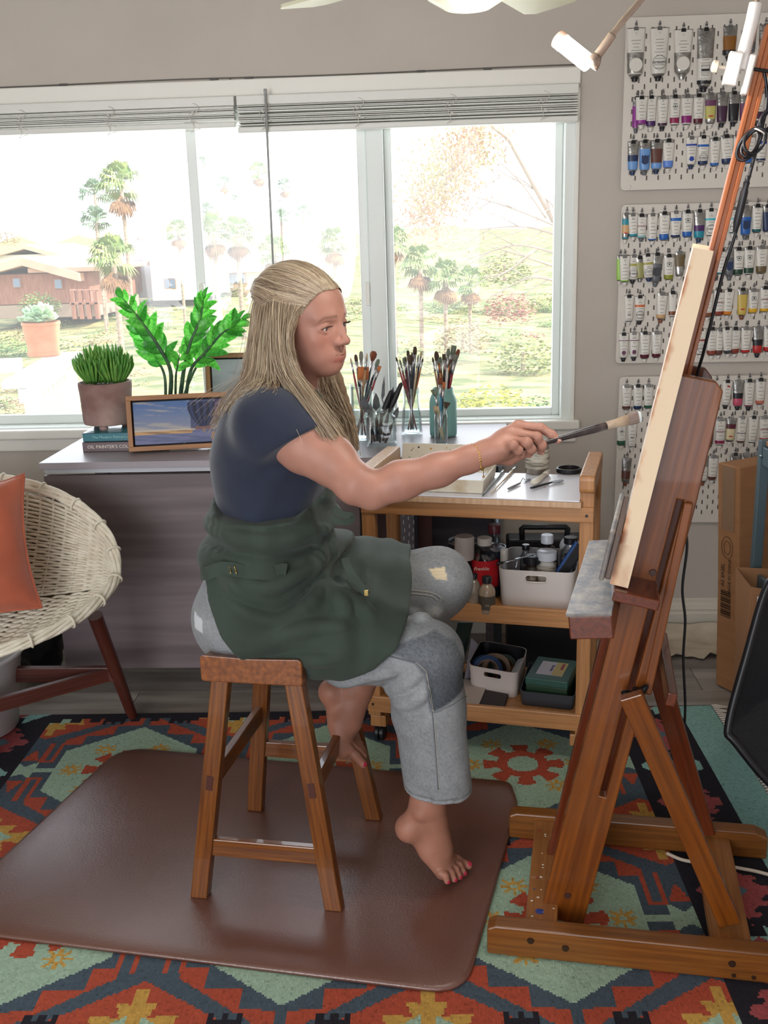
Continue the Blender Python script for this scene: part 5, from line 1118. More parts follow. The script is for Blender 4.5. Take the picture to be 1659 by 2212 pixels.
def inb(px, ty, wpx, h, lab, mt, capm, capf, neck=.4, label=None, d=.08, liquid=None, nm='bottle'):
    p = at(px, ty, y=p0.y+d); z = max(M1+.006, p.z-h); r = (at(px+wpx/2, ty, y=p.y).x-at(px-wpx/2, ty, y=p.y).x)/2; h = p.z-z; q = Vector((p.x, p.y, z)); hc = h*(1-capf)
    t = thing(nm, tuple(q), lab, 'bottle', 'bottles in the white bin')
    G().lathe([(0, 0), (r*.92, 0), (r, .004), (r, hc*.72), (r*.9, hc*.82), (r*.6, hc*.92), (r*neck, hc*.97), (r*neck, hc+.003)], 28, T_(q), cap=False).ob('body', mt, t, auto=True, world=True)
    cr_ = max(r*neck*1.3, .004); G().lathe([(cr_, hc), (cr_, h*.985), (cr_*.9, h), (.0004, h)], 24, T_(q)).ob('cap', capm, t, auto=True, world=True)
    if label: v = [(q.x+(r+.0006)*math.cos(a), q.y+(r+.0006)*math.sin(a), q.z+zz) for zz in (h*.1, h*.68) for a in np.linspace(0, 2*pi, 29)]; G().add(v, [(i, i+1, 30+i, 29+i) for i in range(28)]).ob('label', label, t, True, world=True)
    if liquid: G().lathe([(0, .003), (r*.93, .004), (r*.93, hc*.5), (0, hc*.5)], 24, T_(q), cap=False).ob('contents', liquid, t, auto=True, world=True)
m_wcap = mat('cap_bluewhite', '#cfd3dc', .35)
inb(1182, 1155, 50, .17, 'round-shouldered clear bottle with white cap standing tall in the white bin', m_clr, m_wcap, .15, .42, liquid=m_liq, d=.13)
inb(1181, 1189, 43, .13, 'white-lidded pill-style tub with a printed label in the white bin', mat('tub_milky', '#cdc9c2', .4), m_wcap, .20, .78, m_lbl, d=.055)
inb(1233, 1160, 46, .16, 'clear bottle with a wide black cap beside the cart post in the white bin', m_clr, m_bc, .12, .5, liquid=m_liq, d=.12)
inb(1136, 1176, 26, .14, 'small clear bottle with black cap at the back of the white bin', m_clr, m_bc, .12, .5, d=.17, liquid=m_liq)
inb(1149, 1200, 38, .12, 'squat brown-liquid jar with a black lid in the white bin', glass('jar_brownish', (.62, .55, .48), 0, .08), m_bc, .18, .8, d=.06, liquid=m_oil)
inb(1227, 1194, 20, .12, 'little bottle with a black cap wedged before the wide-capped bottle', m_wp, m_bc, .14, .6, d=.085)
inb(1222, 1207, 20, .11, 'little clear bottle with black cap beside the blue charger', m_clr, m_bc, .14, .6, d=.06)
# blue and black slab leaning in the bin
a, b_ = at(1213, 1240, y=p0.y+.03), at(1246, 1190, y=p0.y+.045); t = thing('scraper', tuple(a), 'blue-edged black scraper leaning in the white bin by the cart post', 'scraper'); M = frame(b_-a, (0, 1, 0), a)
Ls = (b_-a).length*1.25
G().box((0, 0, Ls/2), (.016, .030, Ls)).ob('grip', mat('slab_black', '#14151d', .5), t, bev=.003, M=WM[t.name].inverted() @ M); G().box((.0, .016, Ls/2), (.018, .006, Ls+.004)).ob('edge', mat('slab_blue', '#1d4f94', .4), t, bev=.002, M=WM[t.name].inverted() @ M)
# steel spatula tool lying across the bin
a, b_ = at(1086, 1215, y=p0.y+.015), at(1152, 1199, y=p0.y+.06); t = thing('steel_opener', tuple(a), 'shiny steel T-handled opener resting across the bottles in the white bin', 'tool')
m_sh = mat('steel_shiny', '#c3cbd8', .15, .95)
G().tube([a, a.lerp(b_, .4), b_], [.004, .005, .0035], 8, flat=.5).ob('cross_arm', m_sh, t, True, world=True); c = a.lerp(b_, .5); e = at(1112, 1233, y=p0.y+.03)
G().tube([c, c.lerp(e, .6), e], [.006, .007, .009], 8, flat=.4).ob('shaft', m_sh, t, True, world=True)
q = at(1086, 1215, y=p0.y+.01); G().tube([q, q+(a-b_).normalized()*.02], [.0045, .004], 8).ob('grip', m_bc, t, True, world=True)
# roll of clear tape standing behind the wide black cap, dark case behind the cart
q = at(1231, 1180, y=p0.y+.20); t = thing('tub_cover', tuple(q), 'translucent white round lid standing on edge behind the bottles', 'lid')
G().lathe([(.030, -.003), (.032, -.002), (.032, .003), (.029, .004), (.001, .002)], 36, frame((-.2, -1, .25), (0, 0, 1), q)).ob('lid', m_wp, t, auto=True, world=True)
a = at(1128, 1142, y=3.42); b_ = at(1228, 1142, y=3.42); t = thing('tool_case', ((a.x+b_.x)/2, 3.45, 0), 'black plastic tool case with a handle standing on the floor behind the cart', 'case')
w = b_.x-a.x; hcs = at(1180, 1168, y=3.42).z
G().box(((a.x+b_.x)/2+.02, 3.47, hcs/2+.003), (w+.14, .09, hcs)).ob('shell', mat('case_black', '#12151c', .45), t, bev=.008, world=True)
G().tube([(a.x+.003, 3.44, hcs-.01), (a.x, 3.44, a.z-.004), (a.x+.006, 3.44, a.z), (b_.x-.006, 3.44, b_.z), (b_.x, 3.44, b_.z-.004), (b_.x-.003, 3.44, hcs-.01)], .010, 8).ob('handle', mat('case_black', ''), t, True, world=True)
# ================================================================ lower shelf
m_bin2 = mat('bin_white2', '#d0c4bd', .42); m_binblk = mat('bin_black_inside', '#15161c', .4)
q0, q1 = spt(1014, 1492, M0_), spt(1112, 1512, M0_); hz = at(1006, 1437, y=q0.y).z-M0_
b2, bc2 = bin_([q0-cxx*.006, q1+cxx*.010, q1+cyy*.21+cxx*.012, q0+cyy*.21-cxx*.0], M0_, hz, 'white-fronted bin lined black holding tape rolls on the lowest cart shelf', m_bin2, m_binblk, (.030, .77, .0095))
def roll(px, py, y, r, w, lab, m, core, axis):
    c = at(px, py, y=y); t = thing('tape_roll', tuple(c), lab, 'tape roll', 'tape rolls in the black-lined bin'); M = frame(axis, (0, 0, 1), c)
    G().lathe([(r*.74, -w/2), (r, -w/2), (r, w/2), (r*.74, w/2)], 40, M, cap=False).ob('tape', m, t, auto=True, world=True); G().lathe([(r*.68, -w/2), (r*.74, -w/2), (r*.74, w/2), (r*.68, w/2), (r*.68, -w/2)], 40, M, cap=False).ob('core', core, t, auto=True, world=True)
m_core = mat('tape_core', '#8b6f58', .8)
roll(1050, 1450, q0.y+.035, .052, .028, 'wide blue masking tape roll standing on edge in the black-lined bin', mat('tape_blue', '#1d3d66', .45), m_core, (.35, -1, .35))
roll(1068, 1446, q0.y+.075, .052, .026, 'beige masking tape roll behind the blue tape roll', mat('tape_beige', '#a58a76', .6), m_core, (.5, -1, .35))
roll(1086, 1446, q0.y+.115, .050, .026, 'grey-green tape roll furthest back in the black-lined bin', mat('tape_green', '#55665f', .5), m_core, (.6, -1, .4))
t = thing('paper_scrap', tuple(at(1110, 1445, y=q0.y+.10)), 'white folded paper tucked beside the tape rolls', 'paper'); a, b_, c, d = [at(*p, y=q0.y+dd) for p, dd in (((1104, 1452), .05), ((1121, 1462), .03), ((1136, 1418), .12), ((1118, 1425), .14))]
o = G().add([tuple(p) for p in (a, b_, c, d)], [(0, 1, 2, 3)]).ob('sheet', mat('paper_white', '#dcdce2', .6), t, world=True); o.modifiers.new('s', 'SOLIDIFY').thickness = .002
# slate tray with a green box
r0, r1 = spt(1122, 1525, M0_), spt(1241, 1538, M0_); r0, r1 = r0+Vector((0, .0, 0)), r1
hz = at(1118, 1493, y=r0.y).z-M0_
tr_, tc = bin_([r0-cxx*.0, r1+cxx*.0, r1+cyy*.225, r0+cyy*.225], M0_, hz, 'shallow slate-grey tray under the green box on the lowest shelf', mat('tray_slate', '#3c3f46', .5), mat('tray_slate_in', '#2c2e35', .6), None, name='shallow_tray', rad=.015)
g0, g1 = at(1134, 1492, y=r0.y+.022), at(1226, 1502, y=r1.y+.022); gh = at(1134, 1462, y=r0.y+.022).z-g0.z; zb = M0_+.012
ge = (g1-g0); ge.z = 0; gl = ge.length; ge.normalize(); gd = Vector((-ge.y, ge.x, 0)); gt = at(1134, 1462, y=r0.y+.022).z
t = thing('green_box', tuple(g0), 'dark green lidded box with a yellow and white label in the slate tray', 'box')
M = tm((g0.x, g0.y, zb), ge, gd)
G().box((gl/2, .085, (gt-zb)/2-.012), (gl-.004, .166, gt-zb-.024)).ob('box', mat('box_green', '#1f3a22', .45), t, bev=.002, M=WM[t.name].inverted() @ M)
G().box((gl/2, .085, gt-zb-.012), (gl, .17, .024)).ob('lid', mat('lid_green', '#2a5348', .4), t, bev=.003, M=WM[t.name].inverted() @ M)
ML = M @ T_((gl*.5, .085, gt-zb+.0006))
G().box((0, .0, 0), (gl*.62, .10, .0008)).ob('label', mat('label_cream', '#cfc8cf', .5), t, M=WM[t.name].inverted() @ ML)
G().box((gl*.18, .0, .0004), (gl*.26, .10, .0008)).ob('label_band', mat('label_yellow', '#c9b26a', .5), t, M=WM[t.name].inverted() @ ML); G().box((gl*.22, .018, .0009), (gl*.07, .045, .0006)).ob('label_stamp', mat('label_red2', '#9a2a35', .5), t, M=WM[t.name].inverted() @ ML)
text('Bracelet', .014, mat('ink_violet', '#5d4a78', .5), t, ML @ T_((0, 0, .0012)) @ Matrix.Rotation(-pi/2, 4, 'Z'))
# papers and a clear sleeve at the left of the lower shelf
cbx = lambda nm, a0, a1, b0, b1, z0, z1, m, lab, cat: cbox(nm, a0, a1, b0, b1, z0, z1, m, thing(nm, tuple(CP((a0+a1)/2, (b0+b1)/2, z0)), lab, cat), .001)
cbx('sketchbook', .20, .42, .03, .26, M0_+.0005, M0_+.012, mat('sketch_dark', '#2e2628', .6), 'flat dark sketchbook lying under the tape bin on the lowest shelf', 'book')
cbx('paper_stack', .215, .345, .028, .20, M0_+.0125, M0_+.017, mat('paper_cream', '#b5a9a0', .7), 'loose cream papers sticking out beneath the tape bin', 'paper')
for i, (nm, lab, cat) in enumerate((('clear_sleeve', 'clear plastic sleeve leaning at the left of the tape bin', 'sleeve'), ('dark_folder', 'dark green folder leaning behind the painter\'s shin on the lowest shelf', 'folder'))):
    a, b_, c, d = [at(*p, y=q0.y+dd) for p, dd in ((((1000, 1490), .03), ((1012, 1502), .03), ((1032, 1390), .16), ((1018, 1378), .17)) if i == 0 else (((962, 1480), .06), ((990, 1480), .10), ((1022, 1345), .20), ((990, 1345), .20)))]
    t = thing(nm, tuple(a), lab, cat); o = G().add([tuple(p) for p in (a, b_, c, d)], [(0, 1, 2, 3)]).ob('sheet', mat('sleeve_clear', '#8f8a93', .3) if i == 0 else mat('folder_green', '#1b2a26', .5), t, world=True); o.modifiers.new('s', 'SOLIDIFY').thickness = .004
# ================================================================ pegboards with hanging paint tubes
YB = WY-.024                                     # front of the boards
m_peg = mat('pegboard_white', '#d8d2c9', .45); m_hook = mat('hook_steel', '#8f8f92', .3, .9); m_clipb = mat('clip_black', '#15161b', .35)
def pegboard(x0, zt, label, tilt):
    t = thing('pegboard', (x0, WY, zt), label, 'pegboard', 'white pegboards of paint tubes', M=T_((x0, YB, zt)) @ Matrix.Rotation(tilt, 4, 'Y'))
    W_, mg = .56, .02; v = []; f = []
    def V(x, z, y=0): v.append((x, y, -z)); return len(v)-1
    a, b = .0026, .0078; nx = int((W_-2*mg)/.02); nz = int((W_-2*mg)/.04)
    for i in range(nx):
        for j in range(nz+(i % 2 == 0)):
            xc = mg+.02*i; zc = mg+.04*j-(.02 if i % 2 == 0 else 0); z0, z1 = max(zc, mg), min(zc+.04, W_-mg)
            if z1-z0 < .03:                       # half cell at the ends of a staggered column
                q = [V(xc, z0), V(xc+.02, z0), V(xc+.02, z1), V(xc, z1)]; f.append(tuple(q)); continue
            o = [V(xc, z0), V(xc+.02, z0), V(xc+.02, z1), V(xc, z1)]; cx, cz = xc+.01, (z0+z1)/2
            n = [V(cx-a, cz-b), V(cx+a, cz-b), V(cx+a, cz+b), V(cx-a, cz+b)]; k = [V(cx-a, cz-b, .006), V(cx+a, cz-b, .006), V(cx+a, cz+b, .006), V(cx-a, cz+b, .006)]
            for s in range(4):
                e = (s+1) % 4; f.append((o[s], o[e], n[e], n[s])); f.append((n[s], n[e], k[e], k[s]))
    ir = [(mg, mg), (W_-mg, mg), (W_-mg, W_-mg), (mg, W_-mg)]; R = .014
    outer = []
    for (cx, cz), a0 in zip(((R, R), (W_-R, R), (W_-R, W_-R), (R, W_-R)), (pi, 1.5*pi, 0, .5*pi)):
        outer.append([(cx+R*math.cos(a0+k*pi/8), cz+R*math.sin(a0+k*pi/8)) for k in range(5)])
    for c in range(4):
        I = V(*ir[c]); ids = [V(*p) for p in outer[c]]
        for k in range(4): f.append((I, ids[k+1], ids[k]))
        J = V(*ir[(c+1) % 4]); nxt = V(*outer[(c+1) % 4][0]); f.append((I, J, nxt, ids[4]))
    flat = [p for o in outer for p in o]; n = len(flat); A = [V(*p) for p in flat]; B = [V(p[0], p[1], .008) for p in flat]
    for k in range(n): e = (k+1) % n; f.append((A[k], A[e], B[e], B[k]))
    mesh_ob('board', v, f, m_peg, t)
    for x, z in ((.03, W_-.012), (.53, W_-.012), (.03, .012), (.53, .012)): G().lathe([(.007, 0), (.007, .002), (.004, .003)], 14, Matrix(((1, 0, 0, x), (0, 0, -1, -.0002), (0, 1, 0, -z), (0, 0, 0, 1)))).ob('screw', m_peg, t, auto=True)
    G().box((W_/2, .016, -W_/2), (.4, .014, .4)).ob('spacer', mat('spacer_dark', '#6d6862', .8), t); return t
pegboard(.648, 2.233, 'topmost white pegboard holding large white and violet tubes above two others', .004)
pegboard(.652, 1.624, 'middle white pegboard with four rows of blue, green and yellow tubes', .008)
pegboard(.664, 1.014, 'lowest white pegboard partly hidden behind the easel, bare in its bottom rows', .010)
PC = dict(white='#dcd9d2', silver='#b4b3b0', magenta='#8a2a8c', purple='#4a2160', darkpurple='#40203c', crimson='#8c1f4f', violet='#861a6c', maroon='#571729', yellowgreen='#bfb96a', black='#16161e', plum='#6a3a5c', navy='#1c3158', blue='#2060b0', skyblue='#6a97cf', brown='#5e3830', cornflower='#5f86d6', royal='#1d3fa0', teal='#1f8ba0', tan='#cfa77a', lightteal='#8cbfc4', cyan='#39b2c4', darkteal='#155a60', lime='#9ccb5a', olive='#a3a04c', oliveclear='#9a9860', grey='#5f6268', olivegreen='#8a8f2c', darkgreen='#1f4030', greygreen='#5c6e66', bronze='#6a5a3c', orange='#cc6a3a', umber='#7a4630', rust='#8a3a2a', amber='#d8842a', yellow='#e0b02a', straw='#cdb256', red='#b82a2a', sienna='#8a4436', pink='#c4506e', salmon='#c4705e', green='#2f5a44', ochre='#8a5a22', cap='#d8d4ce', darkgrey='#3c3d44', cream='#d3c7a0')
def pm(c): return mat('tube_foil', PC[c], .28, .85, c2='#8d8c8a', vs=45, bump=.5, bs=70) if c == 'silver' else mat('tube_'+c, PC[c], .38)
m_ink = mat('tube_ink', '#4a4a4e', .6)
ORD = 'first second third fourth fifth sixth seventh eighth ninth tenth eleventh twelfth thirteenth fourteenth fifteenth'.split()
def tube_at(ox, oy, cx, top, bot, w, segs, cap, lab, grp, extra='', tilt=0, dy=0, clip='black'):
    q = lambda x, y: at(ox+x/4.753, oy+y/4.753, y=YB-.016-dy)
    a, b = q(cx, top), q(cx, bot); L = a.z-b.z; Wd = w*1.08/4.753/625; capL = min(.016, L*.12); LB = L-capL
    t = thing('paint_tube', (0, 0, 0), lab, 'paint tube', grp, M=T_(a) @ Matrix.Rotation(tilt, 4, 'Y'))
    def hx(u): return Wd/2*(1-.20*u**1.2) if u < .93 else Wd/2*(.80-(u-.93)*4.2)
    def hy(u): return .0011+Wd*.24*min(1, u*1.25)**.8 if u < .93 else (.0011+Wd*.24)*(1-(u-.93)*4)
    def ring(u, e=0): return [((hx(u)+e)*math.copysign(abs(math.cos(k*pi/8))**.8, math.cos(k*pi/8)), -(hy(u)+e)*math.sin(k*pi/8)+.010-hy(u)*.0, -u*LB) for k in range(16)]
    us = [0, .02, .06, .2, .4, .6, .8, .93, .965, 1.0]
    G().loft([ring(u) for u in us]).ob('body', pm('silver'), t, True)
    for y0, y1, c in segs:
        u0, u1 = max(.0, (y0-top)/(bot-top)*L/LB), min(.945, (y1-top)/(bot-top)*L/LB)
        if u1 <= u0: continue
        uu = sorted(set([u0, u1]+[u for u in us if u0 < u < u1])); G().loft([ring(u, .0004) for u in uu], cap=False).ob('label' if c == 'white' else 'colour_band', pm(c), t, True)
    cr = Wd*.20 if w < 140 else Wd*.17
    G().lathe([(cr*1.25, 0), (cr*1.3, -capL*.35), (cr, -capL*.4), (cr*.9, -capL*.95), (cr*.5, -capL)], 12, T_((0, .010, -LB+.001))).ob('cap', pm(cap), t, auto=True)
    g = G(); g.loft([[(x*.0085*k, .010+y*d, z) for x, y in ((-1, -1), (1, -1), (1, 1), (-1, 1))] for z, k, d in ((.0035, .8, .001), (-.0085, 1, .0042))])
    clp = g.ob('clip', m_clipb if clip == 'black' else m_hook, t, bev=.0006)
    g = G()
    for s in (1, -1): g.tube([(.0035, .010, .003), (.0022, .010-s*.004 if s < 0 else .0058, s*-.017+.0), (0, .004 if s > 0 else .010, -s*.020), (-.0022, .0058 if s > 0 else .014, -s*.017), (-.0035, .010, .003)], .0006, 4, cap=False)
    g.ob('clip_wire', m_hook, clp, True)
    g = G().tube([(0, .020, .022), (0, .010, .021), (0, .006, .016), (0, .008, .012), (0, .014, .012)], .0016, 6).tube([(.0038*math.cos(k*pi/5), .012, .0125+.0038*math.sin(k*pi/5)) for k in range(10)], .0012, 5, closed=True)
    g.ob('hook', m_hook, t, True)
    fy = lambda u: -(hy(u))+.010-.0009
    if any(c == 'white' for _, _, c in segs) and w > 80:
        g = G()
        for y0, y1, c in segs:
            if c != 'white': continue
            n = max(1, int((y1-y0)/32))
            for k in range(n):
                u = ((y0+(y1-y0)*(k+.5)/n)-top)/(bot-top)*L/LB
                if u > .9 or u < .22: continue
                ww = Wd*random.uniform(.15, .30); z = -u*LB; g.add([(-ww, fy(u)-.0002, z-.0006), (ww, fy(u)-.0002, z-.0006), (ww, fy(u)-.0002, z+.0006), (-ww, fy(u)-.0002, z+.0006)], [(0, 1, 2, 3)])
        if g.f: tag(g.ob('print', m_ink, t), kind='stuff')
    def face(u): return Matrix(((1, 0, 0, 0), (0, 0, -1, fy(u)-.0006), (0, 1, 0, -u*LB), (0, 0, 0, 1)))
    def ringm(u, r, m_, th=.0006): G().tube([face(u) @ Vector((r*math.cos(k*pi/12), r*math.sin(k*pi/12), 0)) for k in range(24)], th, 4, closed=True).ob('emblem', m_, t)
    W_ = WM[t.name]; flip = Matrix.Rotation(pi, 4, 'Z')
    for ex_ in extra.split(';'):
        k, _, val = ex_.partition(':')
        if k == 'logo': ringm(.36, Wd*.20, pm('greygreen')); G().prism([(-Wd*.1, -.002), (0, -.003), (Wd*.1, -.002), (0, .004)], 0, .0004, face(.36)).ob('emblem', pm('black'), t)
        if k == 'dot': G().lathe([(Wd*.21, 0), (Wd*.20, .0005)], 20, face(.76)).ob('emblem', pm(val), t)
        if k == 'circ':
            ringm(.72, Wd*.36, pm('darkgrey')); text('GAMBLIN', Wd*.17, pm('darkgrey'), t, W_ @ face(.72) @ flip)
        if k == 'oval': G().prism([(Wd*.24*math.cos(j*pi/8), .0022*math.sin(j*pi/8)) for j in range(16)], 0, .0005, face(.74)).ob('emblem', pm('red'), t)
        if k == 'script': text('Utrecht', Wd*.26, pm('crimson'), t, W_ @ face(.48) @ flip, shear=.3)
        if k == 'zig': G().prism([(-Wd*.3, .016), (-Wd*.12, .012), (0, .016), (Wd*.12, .012), (Wd*.3, .016), (Wd*.3, -.010), (Wd*.1, -.016), (-Wd*.1, -.016), (-Wd*.3, -.010)], 0, .0005, face(.62)).ob('emblem', pm(val), t)
        if k == 'text': s_, sz, u = val.split(','); text(s_, float(sz), pm('darkgrey'), t, W_ @ face(float(u)) @ flip)
        if k == 'wtext': s_, sz, u = val.split(','); text(s_, float(sz), pm('white'), t, W_ @ face(float(u)) @ flip)
        if k == 'frame': G().tube([face(.70) @ Vector(p) for p in ((-.013, .014, 0), (.013, .014, 0), (.013, -.014, 0), (-.013, -.014, 0))], .0007, 4, closed=True).ob('emblem', pm('black'), t); G().box((0, -.002, 0), (.026, .007, .0006), face(.70)).ob('emblem', pm('black'), t)
        if k == 'disc': G().lathe([(Wd*.36, 0), (Wd*.35, .0005)], 24, face(.76)).ob('emblem', pm(val), t)
        if k == 'sq': G().box((.004, 0, 0), (.010, .006, .0006), face(.22)).ob('emblem', pm('red'), t)
COLN = dict(silver='foil', yellowgreen='yellow-green', lightteal='pale teal', skyblue='sky blue', olivegreen='olive green', darkgreen='dark green', darkpurple='dark purple', darkteal='dark teal', oliveclear='olive', greygreen='grey-green', darkgrey='charcoal', cap='white')
def row(ox, oy, where, items):
    for i, it in enumerate(items):
        cx, top, bot, w, body, segs, cap = it[:7]; extra = it[7] if len(it) > 7 else ''; tilt = it[8] if len(it) > 8 else 0; dy = it[9] if len(it) > 9 else 0
        sg = []
        if body == 'w': sg = [(top+(bot-top)*.10, (segs[0][0] if segs else bot-18), 'white')]
        elif body == 'W': sg = [(top+(bot-top)*.015, (segs[0][0] if segs else bot-18), 'white')]
        for k, s_ in enumerate(segs):
            sg.append(s_)
            if body in 'wW' and k+1 < len(segs) and segs[k+1][0] > s_[1]+2: sg.append((s_[1], segs[k+1][0], 'white'))
        if body in 'wW' and segs and segs[-1][1] < bot-50: sg.append((segs[-1][1], bot-20, 'white'))
        main = segs[-1][2] if segs else ('white' if body in 'wW' else 'silver'); n_ = lambda c: COLN.get(c, c)
        lab = '%s tube with %s band, %s cap, %s from left, %s' % ('white' if body in 'wW' else 'foil', n_(main), n_(cap), ORD[i], where) if segs else '%s tube with %s cap, %s from left, %s' % ('plain white' if body in 'wW' else 'crumpled foil', n_(cap), ORD[i], where)
        tube_at(ox, oy, cx, top, bot, w, sg, cap, lab, 'paint tubes, '+where, extra, tilt, dy, 'black' if random.random() < .45 else 'steel')
A1, A2, A3 = (1310, 20), (1310, 420), (1310, 780)
row(*A1, 'top row, topmost pegboard', [(312, 185, 745, 170, 'W', [(440, 655, 'silver')], 'black', 'text:Graham,.011,.66;disc:white'), (555, 182, 738, 170, 'W', [], 'black', 'circ'), (800, 200, 722, 170, 'W', [(440, 650, 'silver')], 'silver', 'disc:white;text:1980,.014,.76'), (1035, 190, 850, 160, 's', [(500, 725, 'white'), (725, 790, 'black')], 'black', 'frame;wtext:BLICK,.012,.87'), (1283, 165, 528, 128, 's', [(270, 415, 'ochre'), (415, 482, 'black')], 'black'), (1490, 150, 500, 120, 's', [(330, 440, 'grey')], 'black'), (1650, 150, 500, 120, 's', [(300, 440, 'umber')], 'black')])
row(*A1, 'middle row, topmost pegboard', [(322, 900, 1275, 80, 's', [(990, 1225, 'magenta')], 'grey', '', .02, .0), (370, 895, 1232, 112, 'W', [(1135, 1200, 'magenta')], 'cap', '', 0, .012), (470, 890, 1258, 100, 'W', [(1145, 1200, 'purple')], 'cap'), (590, 885, 1252, 100, 'w', [(1165, 1208, 'darkpurple')], 'black'), (715, 880, 1240, 100, 'w', [(1110, 1168, 'crimson')], 'cap', 'logo'), (840, 875, 1235, 108, 'w', [(1090, 1165, 'violet')], 'cap'), (960, 870, 1228, 100, 'w', [(1120, 1168, 'maroon')], 'cap'), (1085, 860, 1222, 108, 's', [(930, 990, 'plum'), (990, 1125, 'yellowgreen')], 'cap', 'oval'), (1205, 850, 1215, 105, 's', [(990, 1160, 'darkpurple')], 'black'), (1325, 845, 1205, 105, 's', [(965, 1142, 'black')], 'black'), (1440, 840, 1200, 100, 's', [(960, 1140, 'plum')], 'black'), (1578, 830, 1200, 105, 'w', [(1048, 1125, 'darkpurple')], 'black')])
row(*A1, 'bottom row, topmost pegboard', [(283, 1352, 1708, 108, 's', [(1495, 1560, 'navy'), (1560, 1680, 'skyblue')], 'navy'), (405, 1345, 1708, 110, 's', [(1430, 1650, 'skyblue')], 'grey', 'zig:navy'), (527, 1340, 1695, 115, 's', [(1430, 1575, 'brown'), (1575, 1650, 'skyblue')], 'navy'), (648, 1335, 1680, 108, 'w', [(1553, 1632, 'cornflower')], 'cap'), (885, 1310, 1645, 105, 'W', [(1380, 1400, 'royal')], 'navy', 'dot:royal'), (1008, 1300, 1650, 108, 'W', [(1385, 1410, 'blue'), (1555, 1600, 'navy')], 'cap', 'circ'), (1128, 1318, 1660, 95, 'w', [(1575, 1625, 'blue')], 'cap'), (1245, 1290, 1640, 120, 'w', [(1530, 1592, 'navy')], 'cap', '', -.06), (1370, 1290, 1640, 100, 'w', [(1520, 1590, 'teal')], 'cap'), (1483, 1280, 1630, 110, 'w', [(1525, 1602, 'blue')], 'cap'), (1610, 1270, 1615, 100, 'W', [(1350, 1382, 'royal'), (1530, 1552, 'navy')], 'cap')])
row(*A2, 'first row, middle pegboard', [(215, 195, 505, 80, 's', [(250, 312, 'teal'), (312, 400, 'tan'), (440, 480, 'teal')], 'cap', 'oval', .04), (280, 200, 475, 90, 'W', [(405, 440, 'teal')], 'cap', '', -.03, .010), (370, 205, 490, 100, 'w', [(420, 470, 'lightteal')], 'grey', 'script'), (484, 200, 522, 98, 'W', [(455, 482, 'blue')], 'cap'), (606, 182, 520, 105, 'w', [(405, 466, 'blue')], 'cap'), (724, 175, 490, 105, 'W', [(240, 272, 'blue'), (415, 442, 'navy')], 'cap'), (845, 165, 485, 105, 'w', [(380, 436, 'blue')], 'cap', 'logo'), (968, 160, 500, 112, 's', [(315, 375, 'purple'), (375, 472, 'teal')], 'navy'), (1085, 150, 470, 110, 'W', [(243, 265, 'cyan')], 'cap', 'circ'), (1210, 150, 455, 90, 'w', [(355, 415, 'cyan')], 'cap'), (1320, 135, 440, 100, 'W', [(235, 262, 'lightteal'), (385, 405, 'teal')], 'cap', 'circ'), (1450, 120, 470, 105, 's', [(230, 410, 'blue')], 'grey', 'zig:navy'), (1565, 105, 440, 100, 'w', [(355, 402, 'darkteal')], 'cap'), (1670, 110, 430, 90, 's', [(180, 400, 'navy')], 'cap')])
row(*A2, 'second row, middle pegboard', [(150, 630, 930, 70, 's', [(660, 900, 'lime')], 'cap', '', .02), (195, 630, 945, 100, 'W', [(878, 905, 'lime')], 'cap', '', -.02, .012), (292, 625, 920, 105, 'W', [(710, 737, 'olive')], 'black', 'circ', .04), (352, 640, 905, 90, 's', [(700, 890, 'oliveclear')], 'silver', '', -.02, .002), (432, 615, 900, 105, 'W', [(698, 722, 'olive')], 'navy', 'circ', -.06, .010), (533, 605, 952, 112, 's', [(710, 890, 'grey')], 'grey', 'zig:darkgrey', .05), (652, 620, 920, 105, 'w', [(825, 892, 'olivegreen')], 'cap', 'logo'), (765, 590, 880, 95, 's', [(620, 740, 'bronze')], 'cap'), (1130, 565, 895, 95, 's', [(700, 850, 'greygreen')], 'navy'), (1197, 560, 860, 85, 'w', [(800, 840, 'teal')], 'cap', '', .03, .010), (1272, 545, 890, 100, 's', [(650, 840, 'grey')], 'grey', 'zig:navy', -.04), (1372, 550, 880, 105, 'w', [(768, 822, 'darkgreen')], 'cap', 'logo'), (1483, 540, 870, 105, 'w', [(752, 808, 'darkgreen')], 'cap', 'logo'), (1612, 530, 860, 115, 'w', [(735, 805, 'bronze')], 'cap')])
row(*A2, 'third row, middle pegboard', [(240, 1040, 1350, 95, 'W', [], 'cap', 'text:OIL,.009,.7'), (352, 1045, 1342, 100, 'W', [(1133, 1157, 'orange')], 'black', 'circ'), (585, 1010, 1325, 105, 'w', [(1232, 1272, 'tan')], 'umber', '', .05), (690, 1000, 1300, 80, 'w', [(1200, 1240, 'umber')], 'cap'), (1055, 985, 1305, 100, 'w', [(1213, 1258, 'umber')], 'cap'), (1172, 980, 1290, 108, 'w', [(1200, 1238, 'rust')], 'cap', 'script'), (1275, 978, 1285, 98, 'W', [(1200, 1248, 'amber')], 'cap', '', .06), (1412, 968, 1290, 100, 's', [(1030, 1235, 'straw')], 'umber', 'oval'), (1525, 975, 1260, 100, 'w', [(1170, 1222, 'yellow')], 'cap', 'logo'), (1645, 950, 1250, 100, 'w', [(1170, 1215, 'yellow')], 'cap', 'script')])
